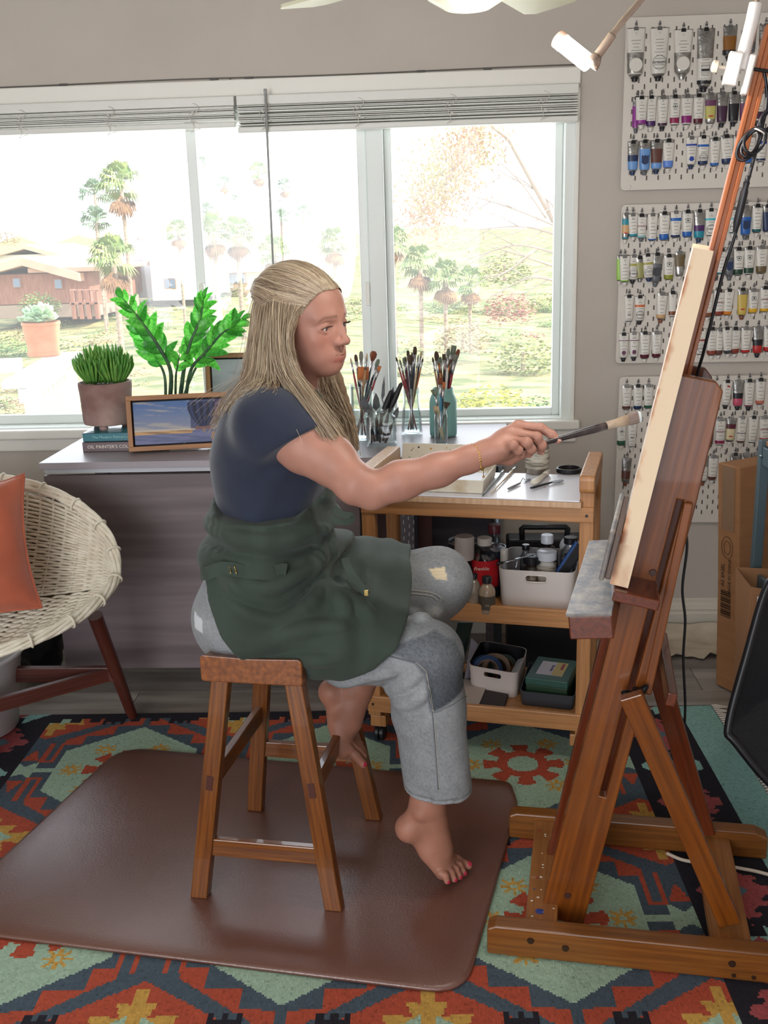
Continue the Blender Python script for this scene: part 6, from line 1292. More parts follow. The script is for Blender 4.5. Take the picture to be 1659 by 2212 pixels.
row(*A2, 'bottom row, middle pegboard', [(185, 1430, 1722, 100, 'W', [(1498, 1506, 'plum')], 'black', 'dot:plum'), (293, 1420, 1715, 98, 'W', [(1496, 1505, 'plum')], 'black', 'dot:plum'), (405, 1415, 1732, 105, 'w', [(1643, 1692, 'maroon')], 'cap'), (525, 1410, 1722, 100, 'w', [(1635, 1690, 'maroon')], 'cap'), (980, 1380, 1690, 100, 'W', [(1488, 1508, 'sienna')], 'cap', 'circ'), (1098, 1372, 1700, 105, 'w', [(1602, 1655, 'sienna')], 'cap'), (1180, 1380, 1695, 85, 'w', [(1600, 1655, 'brown')], 'cap', '', .03), (1250, 1370, 1680, 95, 'W', [(1602, 1655, 'darkgrey')], 'cap', '', -.06, .011), (1337, 1370, 1680, 100, 'w', [(1583, 1648, 'rust')], 'cap'), (1448, 1365, 1675, 100, 'w', [(1597, 1648, 'red')], 'cap'), (1572, 1360, 1680, 105, 's', [(1490, 1552, 'black'), (1552, 1635, 'red')], 'black'), (1680, 1350, 1660, 100, 'w', [(1565, 1620, 'red')], 'cap')])
row(*A3, 'top row, lowest pegboard', [(215, 250, 545, 98, 'w', [(463, 492, 'brown')], 'cap'), (332, 250, 540, 98, 'w', [(460, 492, 'navy')], 'cap'), (440, 245, 530, 95, 'w', [(455, 490, 'green')], 'cap'), (1040, 215, 515, 80, 's', [(275, 330, 'plum'), (330, 420, 'yellowgreen')], 'red', 'oval'), (1255, 205, 498, 100, 'W', [], 'black', 'sq', .05), (1368, 200, 510, 108, 's', [(330, 385, 'black'), (385, 468, 'pink')], 'black'), (1482, 195, 515, 105, 'w', [(452, 492, 'crimson')], 'black'), (1597, 185, 490, 100, 'w', [(405, 460, 'salmon')], 'cap')])
row(*A3, 'middle row, lowest pegboard', [(162, 640, 908, 100, 'w', [(818, 872, 'green')], 'cap', 'logo'), (272, 630, 925, 95, 'W', [], 'cap', 'text:OIL,.009,.6'), (958, 600, 915, 100, 's', [(700, 850, 'umber')], 'silver', '', .05), (1065, 600, 915, 105, 's', [(700, 860, 'brown')], 'grey', 'zig:maroon'), (1183, 590, 910, 110, 'w', [(815, 848, 'crimson')], 'cap', 'script'), (1298, 590, 870, 98, 's', [(650, 698, 'maroon'), (698, 810, 'cream')], 'cap', 'oval', .06), (1410, 580, 885, 98, 'W', [(738, 746, 'darkgrey'), (820, 838, 'brown')], 'cap', '', .04), (1525, 575, 885, 98, 'W', [(830, 850, 'lightteal')], 'cap', '', .03), (1640, 570, 880, 110, 'w', [(790, 830, 'red')], 'cap', 'script')])
row(*A3, 'bottom row, lowest pegboard', [(218, 1000, 1290, 98, 's', [(1130, 1210, 'brown')], 'umber', '', .05), (890, 985, 1265, 105, 'W', [(1072, 1090, 'black')], 'black', 'circ'), (1002, 975, 1285, 115, 's', [(1090, 1225, 'white')], 'umber'), (1110, 975, 1265, 100, 'w', [(1188, 1242, 'brown')], 'cap', '', .03), (1335, 955, 1240, 110, 's', [(1100, 1180, 'grey')], 'black'), (1450, 950, 1240, 105, 's', [(1100, 1180, 'umber')], 'black'), (1560, 945, 1240, 105, 's', [(1100, 1180, 'navy')], 'black')])
for (ox, oy), x, y, w_ in ((A1, 762, 1290, 'bottom row, topmost pegboard'), (A2, 470, 985, 'third row, middle pegboard'), (A3, 1133, 175, 'top row, lowest pegboard'), (A3, 1220, 935, 'bottom row, lowest pegboard')):
    p = at(ox+x/4.753, oy+y/4.753, y=YB-.004); t = thing('peg_hook', tuple(p), 'bare steel peg hook without a tube in the '+w_, 'hook', 'bare hooks')
    G().tube([(0, .004, .008), (0, -.004, .007), (0, -.009, .001), (0, -.007, -.003), (0, -.001, -.003)], .0018, 6).tube([(.004*math.cos(k*pi/5), -.005, -.003+.004*math.sin(k*pi/5)) for k in range(10)], .0013, 5, closed=True).ob('hook', m_hook, t, True)
# ================================================================ outside the window
m_gr = mat('hillside', '#56602f', .95, c2='#a3945e', vs=1.3, vlo=.40, vhi=.6, detail=10, bump=1, bs=3)
prof = [(4.3, 1010), (6, 985), (9, 950), (13, 900), (18, 840), (25, 760), (33, 705), (42, 655), (60, 600), (100, 560), (180, 530), (320, 512)]
zs = [(Y, at(620, py, y=Y).z) for Y, py in prof]
def gz(x, Y):
    Y = max(4.3, min(Y, 320))
    for (a, za), (b, zb) in zip(zs, zs[1:]):
        if Y <= b: return za+(zb-za)*(Y-a)/(b-a)+.02*Y*math.sin(x*.21+Y*.1)*math.cos(x*.07)*.5
    return zs[-1][1]
v = []; f = []; Ys = np.geomspace(4.35, 320, 60); nX = 60
for Y in Ys:
    for i in range(nX+1): x = (-1.3+2.3*i/nX)*Y*.75; v.append((x, Y, gz(x, Y)))
for j in range(59):
    for i in range(nX): q = j*(nX+1)+i; f.append((q, q+1, q+nX+2, q+nX+1))
tag(mesh_ob('hill', v, f, m_gr, None, True), kind='structure')
tag(G().add([(-3000, 300, -26), (3000, 300, -26), (3000, 4000, -26), (-3000, 4000, -26)], [(0, 1, 2, 3)]).ob('sea', mat('sea_blue', '#7fb2cf', .3, c2='#9cc6dc', vs=.01)), kind='structure')
# white deck railing with a potted succulent on its corner post
m_dk = mat('deck_white', '#f0efec', .6)
RC = at(140, 770, y=5.3); RD = at(-70, 905, z=RC.z); rd = (RD-RC); rd.z = 0; rl_ = rd.length; rd.normalize(); rn = Vector((-rd.y, rd.x, 0))
rt = thing('deck_railing', tuple(RC), 'white wooden deck railing with square balusters outside the window', 'railing')
RD = RC+rd*min(rl_, (RC.y-4.25)/max(.01, -rd.y)); RD -= rd*.6
beam('cap_rail', RC-rd*.06+Vector((0, 0, .0)), RD+rd*.6, .16, .035, m_dk, rt, rn)
beam('top_rail', RC+Vector((0, 0, -.05)), RD+rd*.6+Vector((0, 0, -.05)), .035, .06, m_dk, rt, rn)
beam('bottom_rail', RC+Vector((0, 0, -.72)), RD+rd*.6+Vector((0, 0, -.72)), .035, .07, m_dk, rt, rn)
beam('corner_post', RC+Vector((0, 0, -1.05)), RC+Vector((0, 0, -.02)), .09, .09, m_dk, rt, rn)
k = 0.0
for i in range(int(((RD-RC).length+.5)/.105)):
    p = RC+rd*(.12+i*.105); beam('baluster', p+Vector((0, 0, -.72)), p+Vector((0, 0, -.07)), .035, .035, m_dk, rt, rn)
pe_ = at(22, 792, z=RC.z+.06); pw = thing('planter_wall', tuple(pe_), 'white flat-topped parapet beside the deck railing at the window edge', 'wall')
G().box((0, 0, 0), (.5, .14, .05), T_((pe_.x-.22, pe_.y, pe_.z)) @ Matrix.Rotation(.25, 4, 'Z')).ob('parapet', m_dk, pw, bev=.006, world=True)
pp = at(96, 768, z=RC.z+.019); pp = Vector((pp.x, pp.y, RC.z+.018))
op = thing('potted_jade', tuple(pp), 'sunlit terracotta pot of pale jade succulent on the deck railing outside', 'plant')
r = (at(132, 720, y=pp.y).x-at(52, 720, y=pp.y).x)/2; hp = at(96, 695, y=pp.y).z-pp.z
G().lathe([(r*.80, 0), (r*.86, .006), (r*.88, .02), (r*.80, .022), (r*.96, hp*.9), (r, hp*.92), (r, hp), (r*.9, hp), (r*.86, hp*.9), (r*.3, hp*.9)], 36, T_(pp)).ob('pot', mat('terracotta_new', '#c98058', .8, c2='#d79a74', vs=8), op, auto=True, world=True)
m_jd = mat('jade_green', '#8fb48a', .4, c2='#b7cfa6', vs=12)
g = G()
for i in range(150):
    a = random.uniform(0, 2*pi); e = random.uniform(.1, 1.4); L = random.uniform(.35, 1.05)*r; d = Vector((math.cos(a)*math.cos(e), math.sin(a)*math.cos(e), math.sin(e)*.8)); c = pp+Vector((0, 0, hp))+d*L
    g.ball((0, 0, 0), (.026, .007, .017), 7, 5, frame(d.cross(Vector((0, 0, 1))).normalized()*1+Vector((random.uniform(-.4, .4),)*3), d, c))
tag(g.ob('leaves', m_jd, op, True, world=True), kind='stuff')
# ---------------------------------------------------------------- palms
m_tr = mat('palm_trunk', '#b09a86', .9, c2='#8f7a68', vs=6, vst=(1, 1, 4), bump=.4)
m_fr = mat('palm_frond', '#61803a', .6, c2='#8f9a4e', vs=3); m_fr2 = mat('palm_frond_blue', '#5f7c5a', .6, c2='#86987a', vs=3); m_sk = mat('palm_skirt', '#9a7048', .9, c2='#785438', vs=4)
def crown(seed, n, droop, fan=True):
    rr = random.Random(seed); g = G()
    for i in range(n):
        a = rr.uniform(0, 2*pi); e = rr.uniform(*droop); d = Vector((math.cos(a)*math.cos(e), math.sin(a)*math.cos(e), math.sin(e))); L = rr.uniform(.55, .8)
        c = d*L*.55; side = d.cross(Vector((0, 0, 1))).normalized(); up = side.cross(d); g.tube([(0, 0, 0), tuple(c)], .012, 3)
        for k in range(9):
            w = -1.15+2.3*k/8; dd = (d*math.cos(w)+side*math.sin(w)).normalized(); tip = c+dd*.46*(1-.12*abs(w))+Vector((0, 0, -.12-.10*abs(w)+rr.uniform(-.04, .04))); s = side*math.cos(w)-d*math.sin(w)
            mid = c+dd*.25; g.add([tuple(c), tuple(mid+s*.035+up*.01), tuple(tip), tuple(mid-s*.035+up*.01)], [(0, 1, 2, 3)])
    return g
CRN = [crown(s, 30, (-.55, 1.35)) for s in (1, 2)]; SK = crown(5, 22, (-1.45, -.7)); 
cme = []
for g, m in ((CRN[0], m_fr), (CRN[1], m_fr2), (SK, m_sk)):
    o = g.ob('x', m); cme.append(o.data); bpy.data.objects.remove(o)
PALMGRP = 'fan palms beyond the canyon'
def palm(px, py, base_py, Y, rpx, lab, kind=0, skirt=1, tr=.16, bend=0):
    c = at(px, py, y=Y); R_ = (at(px+rpx, py, y=Y).x-c.x); zb = gz(c.x, Y)-.3; zbp = at(px, base_py, y=Y).z; zb = min(zb, zbp) if base_py else zb
    t = thing('palm_tree', (c.x, Y, zb), lab, 'palm tree', PALMGRP); s = R_/.82
    G().tube([tuple(p) for p in spline([(c.x+bend*R_, Y, zb), (c.x+bend*R_*.4, Y, (zb*.5+c.z*.5)), (c.x, Y, c.z)], 8)], [tr*R_*.62]*8, 8).ob('trunk', m_tr, t, True, world=True)
    for nm, me, k in (('fronds', cme[kind], s),)+((('dead_fronds', cme[2], s*.8),) if skirt else ()):
        o = bpy.data.objects.new(nm, me); col.objects.link(o); o.parent = t; o['kind'] = 'stuff'; o.matrix_local = T_((0, 0, c.z-zb-(.25*s if nm[0] == 'd' else 0))) @ Matrix.Rotation(px*.37, 4, 'Z') @ Matrix.Scale(k, 4)
for a in ((262, 400, 640, 26, 62, 'tallest nearest fan palm, its crown clear against the sky beyond the canyon', 0, 1, .11),
          (205, 420, 545, 32, 42, 'second tall palm close behind the tallest one, paler and drooping', 1, 0, .12), (207, 480, 540, 30, 42, 'mid-height palm just below the paler drooping palm', 1, 0, .12),
          (245, 560, 660, 24, 66, 'short bushy palm at the foot of the tallest palm by the brown house', 0, 1, .16), (385, 500, 600, 30, 34, 'yellowish palm against the white block house by the window divider', 0, 1, .16),
          (438, 350, 450, 48, 16, 'thin far palm with a tiny crown beside the window divider', 1, 0, .2), (484, 396, 470, 46, 20, 'slim far palm, second from the window divider', 1, 1, .2), (507, 432, 480, 48, 15, 'smallest far palm between the slim one and the blind wand', 1, 0, .2),
          (462, 500, 700, 25, 52, 'broad palm with a full dead skirt, left of the trunk cluster', 0, 1, .16), (512, 505, 700, 26, 50, 'broad palm with several trunks near the painter\'s plant leaves', 0, 1, .16), (448, 455, 560, 34, 24, 'pale palm peeking over the broad skirted palms', 1, 0, .16),
          (557, 372, 560, 34, 28, 'tall palm with a long brown skirt just left of the blind wand', 0, 1, .16), (615, 402, 560, 36, 22, 'tall slim palm right of the blind wand', 1, 1, .14), (608, 470, 570, 34, 26, 'shaggy palm under the tall slim palm by the wand', 1, 0, .2), (655, 460, 580, 34, 22, 'lone palm on a bare trunk above the painter\'s forehead', 1, 0, .14),
          (590, 545, 620, 27, 44, 'low spreading palm just above the painter\'s hair', 0, 1, .2), (722, 525, 640, 26, 44, 'round palm beside the window post', 0, 1, .16),
          (850, 520, 760, 22, 44, 'golden palm at the edge of the far pane past the post', 0, 1, .14), (908, 570, 790, 20, 54, 'golden palm, second past the window post', 0, 1, .14), (962, 600, 780, 20, 52, 'drooping golden palm in the middle of the far pane', 0, 1, .14), (1015, 610, 760, 22, 44, 'small golden palm under the bare branches', 0, 1, .14)):
    palm(*a)
# ---------------------------------------------------------------- shrubs
def clump(seed, n, rx, rz, ls):
    rr = random.Random(seed); g = G()
    for i in range(n):
        a = rr.uniform(0, 2*pi); e = math.asin(rr.uniform(-.8, 1)); d = Vector((math.cos(a)*math.cos(e), math.sin(a)*math.cos(e), math.sin(e))); c = Vector((d.x*rx, d.y*rx, d.z*rz))*rr.uniform(.55, 1.08)
        q = Matrix.Rotation(rr.uniform(0, 6), 3, 'Z') @ Matrix.Rotation(rr.uniform(-1, 1), 3, 'X'); s = ls*rr.uniform(.6, 1.3)
        g.add([tuple(c+q @ Vector(p)*s) for p in ((-.5, 0, 0), (0, -.28, .05), (.5, 0, 0), (0, .28, .05))], [(0, 1, 2, 3)])
    return g
SM = {}
for nm, c, c2 in (('green', '#4d6a34', '#7d9a50'), ('olive', '#6f7a3c', '#9a9a58'), ('yellow', '#b8ae18', '#8f9a28'), ('tan', '#9a8458', '#b5a27a'), ('pink', '#a0605a', '#b0806a')):
    o = clump(len(nm), 1000, 1, .8, .15).ob('x', mat('shrub_'+nm, c, .8, c2=c2, vs=2.2)); SM[nm] = o.data; bpy.data.objects.remove(o)
kk = clump(3, 1, .1, .1, .1)
def shrub(px, py, Y, rpx, hpx, kind, lab, grp=None):
    c = at(px, py, y=Y); R_ = at(px+rpx, py, y=Y).x-c.x; H_ = hpx/rpx*R_
    t = thing('shrub', tuple(c), lab, 'shrub', grp); o = bpy.data.objects.new('leaves', SM[kind]); col.objects.link(o); o.parent = t; o.scale = (R_, R_*.8, H_); o.rotation_euler.z = px; o['kind'] = 'stuff'
    G().tube([(c.x, Y, c.z-H_*.35), (c.x, Y, c.z+H_*.3)], [R_*.07, R_*.04], 6).ob('trunk', m_tr, t, world=True)
for a in ((1065, 905, 9.5, 92, 88, 'yellow', 'bright yellow flowering bush on the slope below the far pane', None), (1010, 900, 11, 60, 60, 'olive', 'olive shrub tucked left of the bright yellow bush', None), (1150, 905, 10, 60, 60, 'green', 'green shrub right of the bright yellow bush at the frame', None)): shrub(*a)
R2 = random.Random(11); vs = []; fs = []; mi = []; kinds = list(SM)
for kind, n in (('green', 90), ('olive', 120), ('tan', 80), ('pink', 14)):
    sv = np.zeros(len(SM[kind].vertices)*3); SM[kind].vertices.foreach_get('co', sv); sv = sv.reshape(-1, 3)
    for i in range(n):
        px = R2.uniform(0, 1200); py = R2.uniform(650, 900) if px > 700 or R2.random() < .6 else R2.uniform(590, 700); Y = np.interp(py, [590, 655, 705, 760, 840, 900], [62, 42, 33, 25, 18, 13])
        rp = R2.uniform(24, 58); c = at(px, py+8, y=Y); R_ = at(px+rp, py+8, y=Y).x-c.x; o = len(vs)*1
        base = sum(len(a) for a in vs); vs.append(sv*np.array([R_, R_*.8, R_*R2.uniform(.5, .9)])+np.array(c)); fs += [tuple(base+4*k+q for q in range(4)) for k in range(len(sv)//4)]; mi += [kinds.index(kind)]*(len(sv)//4)
o = mesh_ob('undergrowth', np.concatenate(vs), fs, [SM[k].materials[0] for k in kinds], None, False, mi); tag(o, 'dry brush covering the canyon slope below the houses', None, None, 'stuff')
for i, (px, py, Y, r_, k, lab) in enumerate(((15, 500, 60, 30, 'tan', 'round pale tree beyond the roofs at the edge of the window'), (85, 640, 24, 44, 'green', 'flowering green shrub before the brown house'), (140, 565, 40, 28, 'green', 'small green tree behind the brown house roof'), (700, 600, 30, 40, 'olive', 'olive tree beside the round palm'), (1100, 640, 26, 60, 'pink', 'rusty bush behind the bare branches'), (1000, 700, 20, 70, 'tan', 'broad dry bush on the slope in the far pane'), (1130, 740, 18, 80, 'olive', 'wide olive bush by the frame in the far pane'), (880, 760, 18, 70, 'olive', 'wide olive bush behind the brush jars'), (1090, 560, 40, 60, 'olive', 'distant treetop below the feathery branch'), (650, 700, 24, 60, 'green', 'green bush behind the painter\'s face'))): shrub(px, py+r_*.5, Y, r_, r_*.8, k, lab)
# feathery branch hanging into the far pane, bare twigs reaching from the frame
t = thing('feathery_tree', tuple(at(1240, 600, y=8.5)), 'leaning tree with feathery rust foliage and bare twigs outside the far pane', 'tree')
cen = [at(a, b, y=8.5) for a, b in ((1040, 255), (1015, 320), (975, 370), (940, 420), (905, 470))]
g = G(); rr = random.Random(4)
for i in range(3400):
    u = rr.random()*3.99; k = int(u); c = cen[k].lerp(cen[k+1], u-k); sp_ = .16+.10*math.sin(pi*u/4); p = c+Vector((rr.gauss(0, sp_*.55), rr.gauss(0, .15), rr.gauss(0, sp_*.6)))
    q = Matrix.Rotation(rr.uniform(0, 6), 3, 'Y') @ Matrix.Rotation(rr.uniform(-1, 1), 3, 'Z'); s = rr.uniform(.02, .048); g.add([tuple(p+q @ Vector(w)*s) for w in ((-.6, 0, 0), (0, 0, -.16), (.6, 0, 0), (0, 0, .16))], [(0, 1, 2, 3)])
tag(g.ob('foliage', mat('rust_foliage', '#c08a6e', .8, c2='#a8a270', vs=3), t, world=True), kind='stuff')
g = G(); tw = mat('bare_twig', '#b4a296', .8)
for a, b, c in (((1240, 505), (1120, 455), (1010, 420)), ((1240, 490), (1170, 420), (1100, 370)), ((1240, 520), (1130, 490), (1000, 500)), ((1240, 560), (1120, 530), (1010, 560)), ((1240, 590), (1150, 560), (1050, 530)), ((1240, 620), (1150, 600), (1060, 640)), ((1180, 470), (1130, 400), (1075, 345)), ((1150, 545), (1090, 590), (1030, 600))):
    P = spline([at(*a, y=8.4), at(*b, y=8.5), at(*c, y=8.6)], 14); g.tube(P, list(np.linspace(.013, .003, 14)), 5)
    for k in (4, 7, 10):
        q = Vector(P[k]); g.tube([q, q+Vector((-.18, 0, .10*(1 if k % 2 else -1))), q+Vector((-.34, .05, .13*(1 if k % 2 else -1)))], [.005, .003, .0015], 4)
for a, b in zip(cen[:-1], cen[1:]): g.tube([a, b], [.02, .016], 6)
g.tube([at(1330, 1000, y=8.5), at(1290, 700, y=8.5), at(1200, 480, y=8.5), at(1100, 300, y=8.5), cen[0]], [.05, .04, .03, .02, .012], 8)
g.ob('branches', tw, t, True, world=True)
# ---------------------------------------------------------------- houses
def bx(name, px0, px1, pyt, pyb, Y, dep, m, t, skew=0):
    a, b = at(px0, pyb, y=Y), at(px1, pyt, y=Y); return G().box(((a.x+b.x)/2, Y+dep/2, (a.z+b.z)/2), (b.x-a.x, dep, b.z-a.z)).ob(name, m, t, bev=.02, world=True)
def hwin(px0, px1, pyt, pyb, Y, t, bars=1):
    w = bx('window', px0, px1, pyt, pyb, Y-.06, .12, mat('house_win_frame', '#a8765c', .6), t)
    n = bars+1
    for i in range(n):
        a = px0+(px1-px0)*(i+.12)/n; b = px0+(px1-px0)*(i+.88)/n; p, q = at(a, pyb-(pyb-pyt)*.08, y=Y-.07), at(b, pyt+(pyb-pyt)*.08, y=Y-.07); o = G().box(((p.x+q.x)/2, Y-.075, (p.z+q.z)/2), (q.x-p.x, .02, q.z-p.z)).ob('pane', mat('house_glass', '#6f7f92', .1), t, world=True)
def roof(name, px0, px1, pyr, pye, Y, dep, m, t):
    a, b, r_ = at(px0, pye, y=Y-.5), at(px1, pye, y=Y-.5), at((px0+px1)/2, pyr, y=Y-.5); w = .25
    G().loft([[(a.x, Y-.5, a.z), (r_.x, Y-.5, r_.z), (b.x, Y-.5, b.z), (b.x, Y-.5, b.z-w), (r_.x, Y-.5, r_.z-w), (a.x, Y-.5, a.z-w)], [(a.x, Y+dep, a.z), (r_.x, Y+dep, r_.z), (b.x, Y+dep, b.z), (b.x, Y+dep, b.z-w), (r_.x, Y+dep, r_.z-w), (a.x, Y+dep, a.z-w)]]).ob(name, m, t, world=True)
m_bw = mat('house_brown', '#8a5a48', .8, c2='#9d6c58', vs=3, vst=(6, 1, 1)); m_hw = mat('house_white', '#dcd8d4', .8); m_hp = mat('house_peach', '#d8b79a', .8); m_rf = mat('roof_pale', '#c9a48c', .8); m_rd = mat('roof_tan', '#b5907a', .85)
t = thing('brown_house', tuple(at(80, 660, y=33)), 'low brown timber house with a wide gabled roof across the canyon', 'house')
bx('wall', -40, 190, 588, 660, 33, 6, m_bw, t); roof('roof', -80, 170, 556, 590, 33, 6, m_rf, t); bx('eave', 60, 215, 575, 590, 32.6, 6, m_rd, t); bx('foundation', -40, 205, 655, 690, 33, 5, mat('house_base', '#a08a78', .9), t); hwin(28, 44, 600, 622, 33, t, 0); hwin(118, 134, 602, 625, 33, t, 0)
bx('deck', 150, 212, 652, 660, 31.5, 1.5, m_bw, t)
for x in (156, 172, 188, 206): bx('deck_post', x, x+3, 625, 690, 31.5, .15, m_bw, t)
bx('deck_rail', 150, 212, 625, 629, 31.5, .12, m_bw, t)
t = thing('white_house', tuple(at(340, 640, y=38)), 'white flat-roofed block house with a tall parapet across the canyon', 'house')
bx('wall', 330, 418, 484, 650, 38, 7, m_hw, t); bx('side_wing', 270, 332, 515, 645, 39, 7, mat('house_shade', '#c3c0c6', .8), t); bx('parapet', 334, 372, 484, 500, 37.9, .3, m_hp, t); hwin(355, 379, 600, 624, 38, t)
for k in range(5): bx('pergola_beam', 276+k*12, 279+k*12, 500, 516, 38.6, 2, m_hw, t)
t = thing('peach_house', tuple(at(540, 640, y=44)), 'peach bungalow with a pale roof behind the painter\'s head', 'house')
bx('wall', 480, 640, 586, 650, 44, 6, m_hp, t); bx('roof', 472, 650, 552, 590, 43.6, 7, mat('roof_white', '#e3dcd6', .8), t); hwin(495, 530, 590, 614, 44, t, 2)
t = thing('far_house', tuple(at(60, 560, y=60)), 'distant pale house whose roof shows above the brown one', 'house'); bx('wall', -20, 120, 548, 575, 60, 8, m_hw, t); roof('roof', -30, 130, 528, 550, 60, 8, m_rf, t)
# power poles
for px, pt, pb, Y, lab in ((690, 480, 640, 50, 'thin wooden power pole with a crossarm by the window post'), (731, 478, 600, 70, 'more distant power pole nearest the window post'), (622, 425, 560, 60, 'power pole rising beside the palm right of the wand')):
    a, b = at(px, pb, y=Y), at(px, pt, y=Y); t = thing('power_pole', tuple(a), lab, 'pole'); m_ = mat('pole_wood', '#a0948a', .9); beam('pole', a, b, .22, .22, m_, t); c = b.lerp(a, .06); beam('crossarm', c-Vector((1.1, 0, 0)), c+Vector((1.1, 0, 0)), .12, .12, m_, t, (0, 0, 1))
# ================================================================ the painter: signed distance fields turned into smooth meshes
def smin(a, b, k):
    if k <= 0: return np.minimum(a, b)
    h = np.maximum(k-np.abs(a-b), 0)/k; return np.minimum(a, b)-h*h*k*.25
class Field:
    def __init__(s, lo, hi, h):
        s.lo = np.array(lo, np.float32); s.h = h; s.n = np.ceil((np.array(hi)-s.lo)/h).astype(int)+1; s.v = np.full(s.n, .5, np.float32)
    def sub(s, lo, hi):
        a = np.clip(np.floor((np.array(lo)-s.lo)/s.h).astype(int), 0, s.n); b = np.clip(np.ceil((np.array(hi)-s.lo)/s.h).astype(int)+1, 0, s.n)
        if np.any(b <= a): return None, None
        g = [s.lo[i]+s.h*np.arange(a[i], b[i], dtype=np.float32) for i in range(3)]
        return (slice(a[0], b[0]), slice(a[1], b[1]), slice(a[2], b[2])), (g[0][:, None, None], g[1][None, :, None], g[2][None, None, :])
    def put(s, fn, lo, hi, k=0, cut=False):
        m = .02+k; sl, p = s.sub(np.array(lo)-m, np.array(hi)+m)
        if sl is None: return
        d = fn(*p).astype(np.float32); d = np.broadcast_to(d, s.v[sl].shape)
        s.v[sl] = -smin(-s.v[sl], d, k) if cut else smin(s.v[sl], d, k)
    def cap(s, a, b, ra, rb=None, k=.01, sy=1.0, cut=False):
        a, b = np.array(a, float), np.array(b, float); rb = ra if rb is None else rb; ab = b-a; ab2 = ab.copy(); ab2[1] /= sy; L2 = ab2@ab2+1e-12
        def fn(x, y, z):
            dx, dy, dz = x-a[0], (y-a[1])/sy, z-a[2]; t = np.clip((dx*ab2[0]+dy*ab2[1]+dz*ab2[2])/L2, 0, 1)
            return np.sqrt((dx-ab2[0]*t)**2+(dy-ab2[1]*t)**2+(dz-ab2[2]*t)**2)-(ra+(rb-ra)*t)
        R = max(ra, rb); e = np.array([R, R*sy, R]); s.put(fn, np.minimum(a, b)-e, np.maximum(a, b)+e, k, cut)
    def chain(s, pts, k=.01, sy=1.0):
        for (p, r), (q, r2) in zip(pts[:-1], pts[1:]): s.cap(p, q, r, r2, k, sy)
    def ell(s, c, r, M=None, k=.01, cut=False):
        c = np.array(c, float); r = np.array(r, float); R = np.array(M.to_3x3() if hasattr(M, 'to_3x3') else M) if M is not None else np.eye(3)
        def fn(x, y, z):
            d = (x-c[0], y-c[1], z-c[2]); q = [R[0, i]*d[0]+R[1, i]*d[1]+R[2, i]*d[2] for i in range(3)]
            k0 = np.sqrt((q[0]/r[0])**2+(q[1]/r[1])**2+(q[2]/r[2])**2); k1 = np.sqrt((q[0]/r[0]**2)**2+(q[1]/r[1]**2)**2+(q[2]/r[2]**2)**2)+1e-9
            return k0*(k0-1)/k1
        e = np.full(3, r.max()); s.put(fn, c-e, c+e, k, cut)
    def half(s, p, n, k=.004):                    # keep the side the normal points away from
        p = np.array(p, float); n = np.array(n, float); n /= np.linalg.norm(n); g = [s.lo[i]+s.h*np.arange(s.n[i], dtype=np.float32) for i in range(3)]
        d = (g[0][:, None, None]-p[0])*n[0]+(g[1][None, :, None]-p[1])*n[1]+(g[2][None, None, :]-p[2])*n[2]
        s.v = (-smin(-s.v, -d.astype(np.float32), k)).astype(np.float32)
    def grid(s): return [s.lo[i]+s.h*np.arange(s.n[i], dtype=np.float32) for i in range(3)]
    def mesh(s):
        v = s.v; neg = v < 0; nx, ny, nz = s.n
        c = np.zeros((nx-1, ny-1, nz-1), np.int8)
        for i in (0, 1):
            for j in (0, 1):
                for k in (0, 1): c += neg[i:nx-1+i, j:ny-1+j, k:nz-1+k]
        ids = np.argwhere((c > 0) & (c < 8)); idx = -np.ones(c.shape, np.int32); idx[tuple(ids.T)] = np.arange(len(ids))
        P = np.zeros((len(ids), 3)); W = np.zeros(len(ids)); cor = [(i, j, k) for i in (0, 1) for j in (0, 1) for k in (0, 1)]
        vals = {q: v[ids[:, 0]+q[0], ids[:, 1]+q[1], ids[:, 2]+q[2]] for q in cor}
        for q in cor:
            for ax in range(3):
                if q[ax]: continue
                r = list(q); r[ax] = 1; r = tuple(r); a, b = vals[q], vals[r]; m = (a < 0) != (b < 0); t = np.where(m, a/np.where(m, a-b, 1), 0)
                e = np.tile(np.array(q, float), (len(ids), 1)); e[:, ax] += t; P[m] += e[m]; W[m] += 1
        P = (ids+P/W[:, None])*s.h+s.lo
        F_ = []
        for ax in range(3):
            sl0 = [slice(None)]*3; sl1 = [slice(None)]*3; sl0[ax] = slice(0, -1); sl1[ax] = slice(1, None); a, b = neg[tuple(sl0)], neg[tuple(sl1)]
            e = np.argwhere(a != b); o1, o2 = [(1, 2), (2, 0), (0, 1)][ax]; ok = (e[:, o1] > 0) & (e[:, o2] > 0) & (e[:, o1] < s.n[o1]-1) & (e[:, o2] < s.n[o2]-1); e = e[ok]
            def at_(d1, d2): q = e.copy(); q[:, o1] -= d1; q[:, o2] -= d2; return idx[q[:, 0], q[:, 1], q[:, 2]]
            q = np.stack([at_(1, 1), at_(0, 1), at_(0, 0), at_(1, 0)], 1); f = ~a[e[:, 0], e[:, 1], e[:, 2]]; q[f] = q[f][:, ::-1]; F_.append(q)
        return P, np.concatenate(F_)
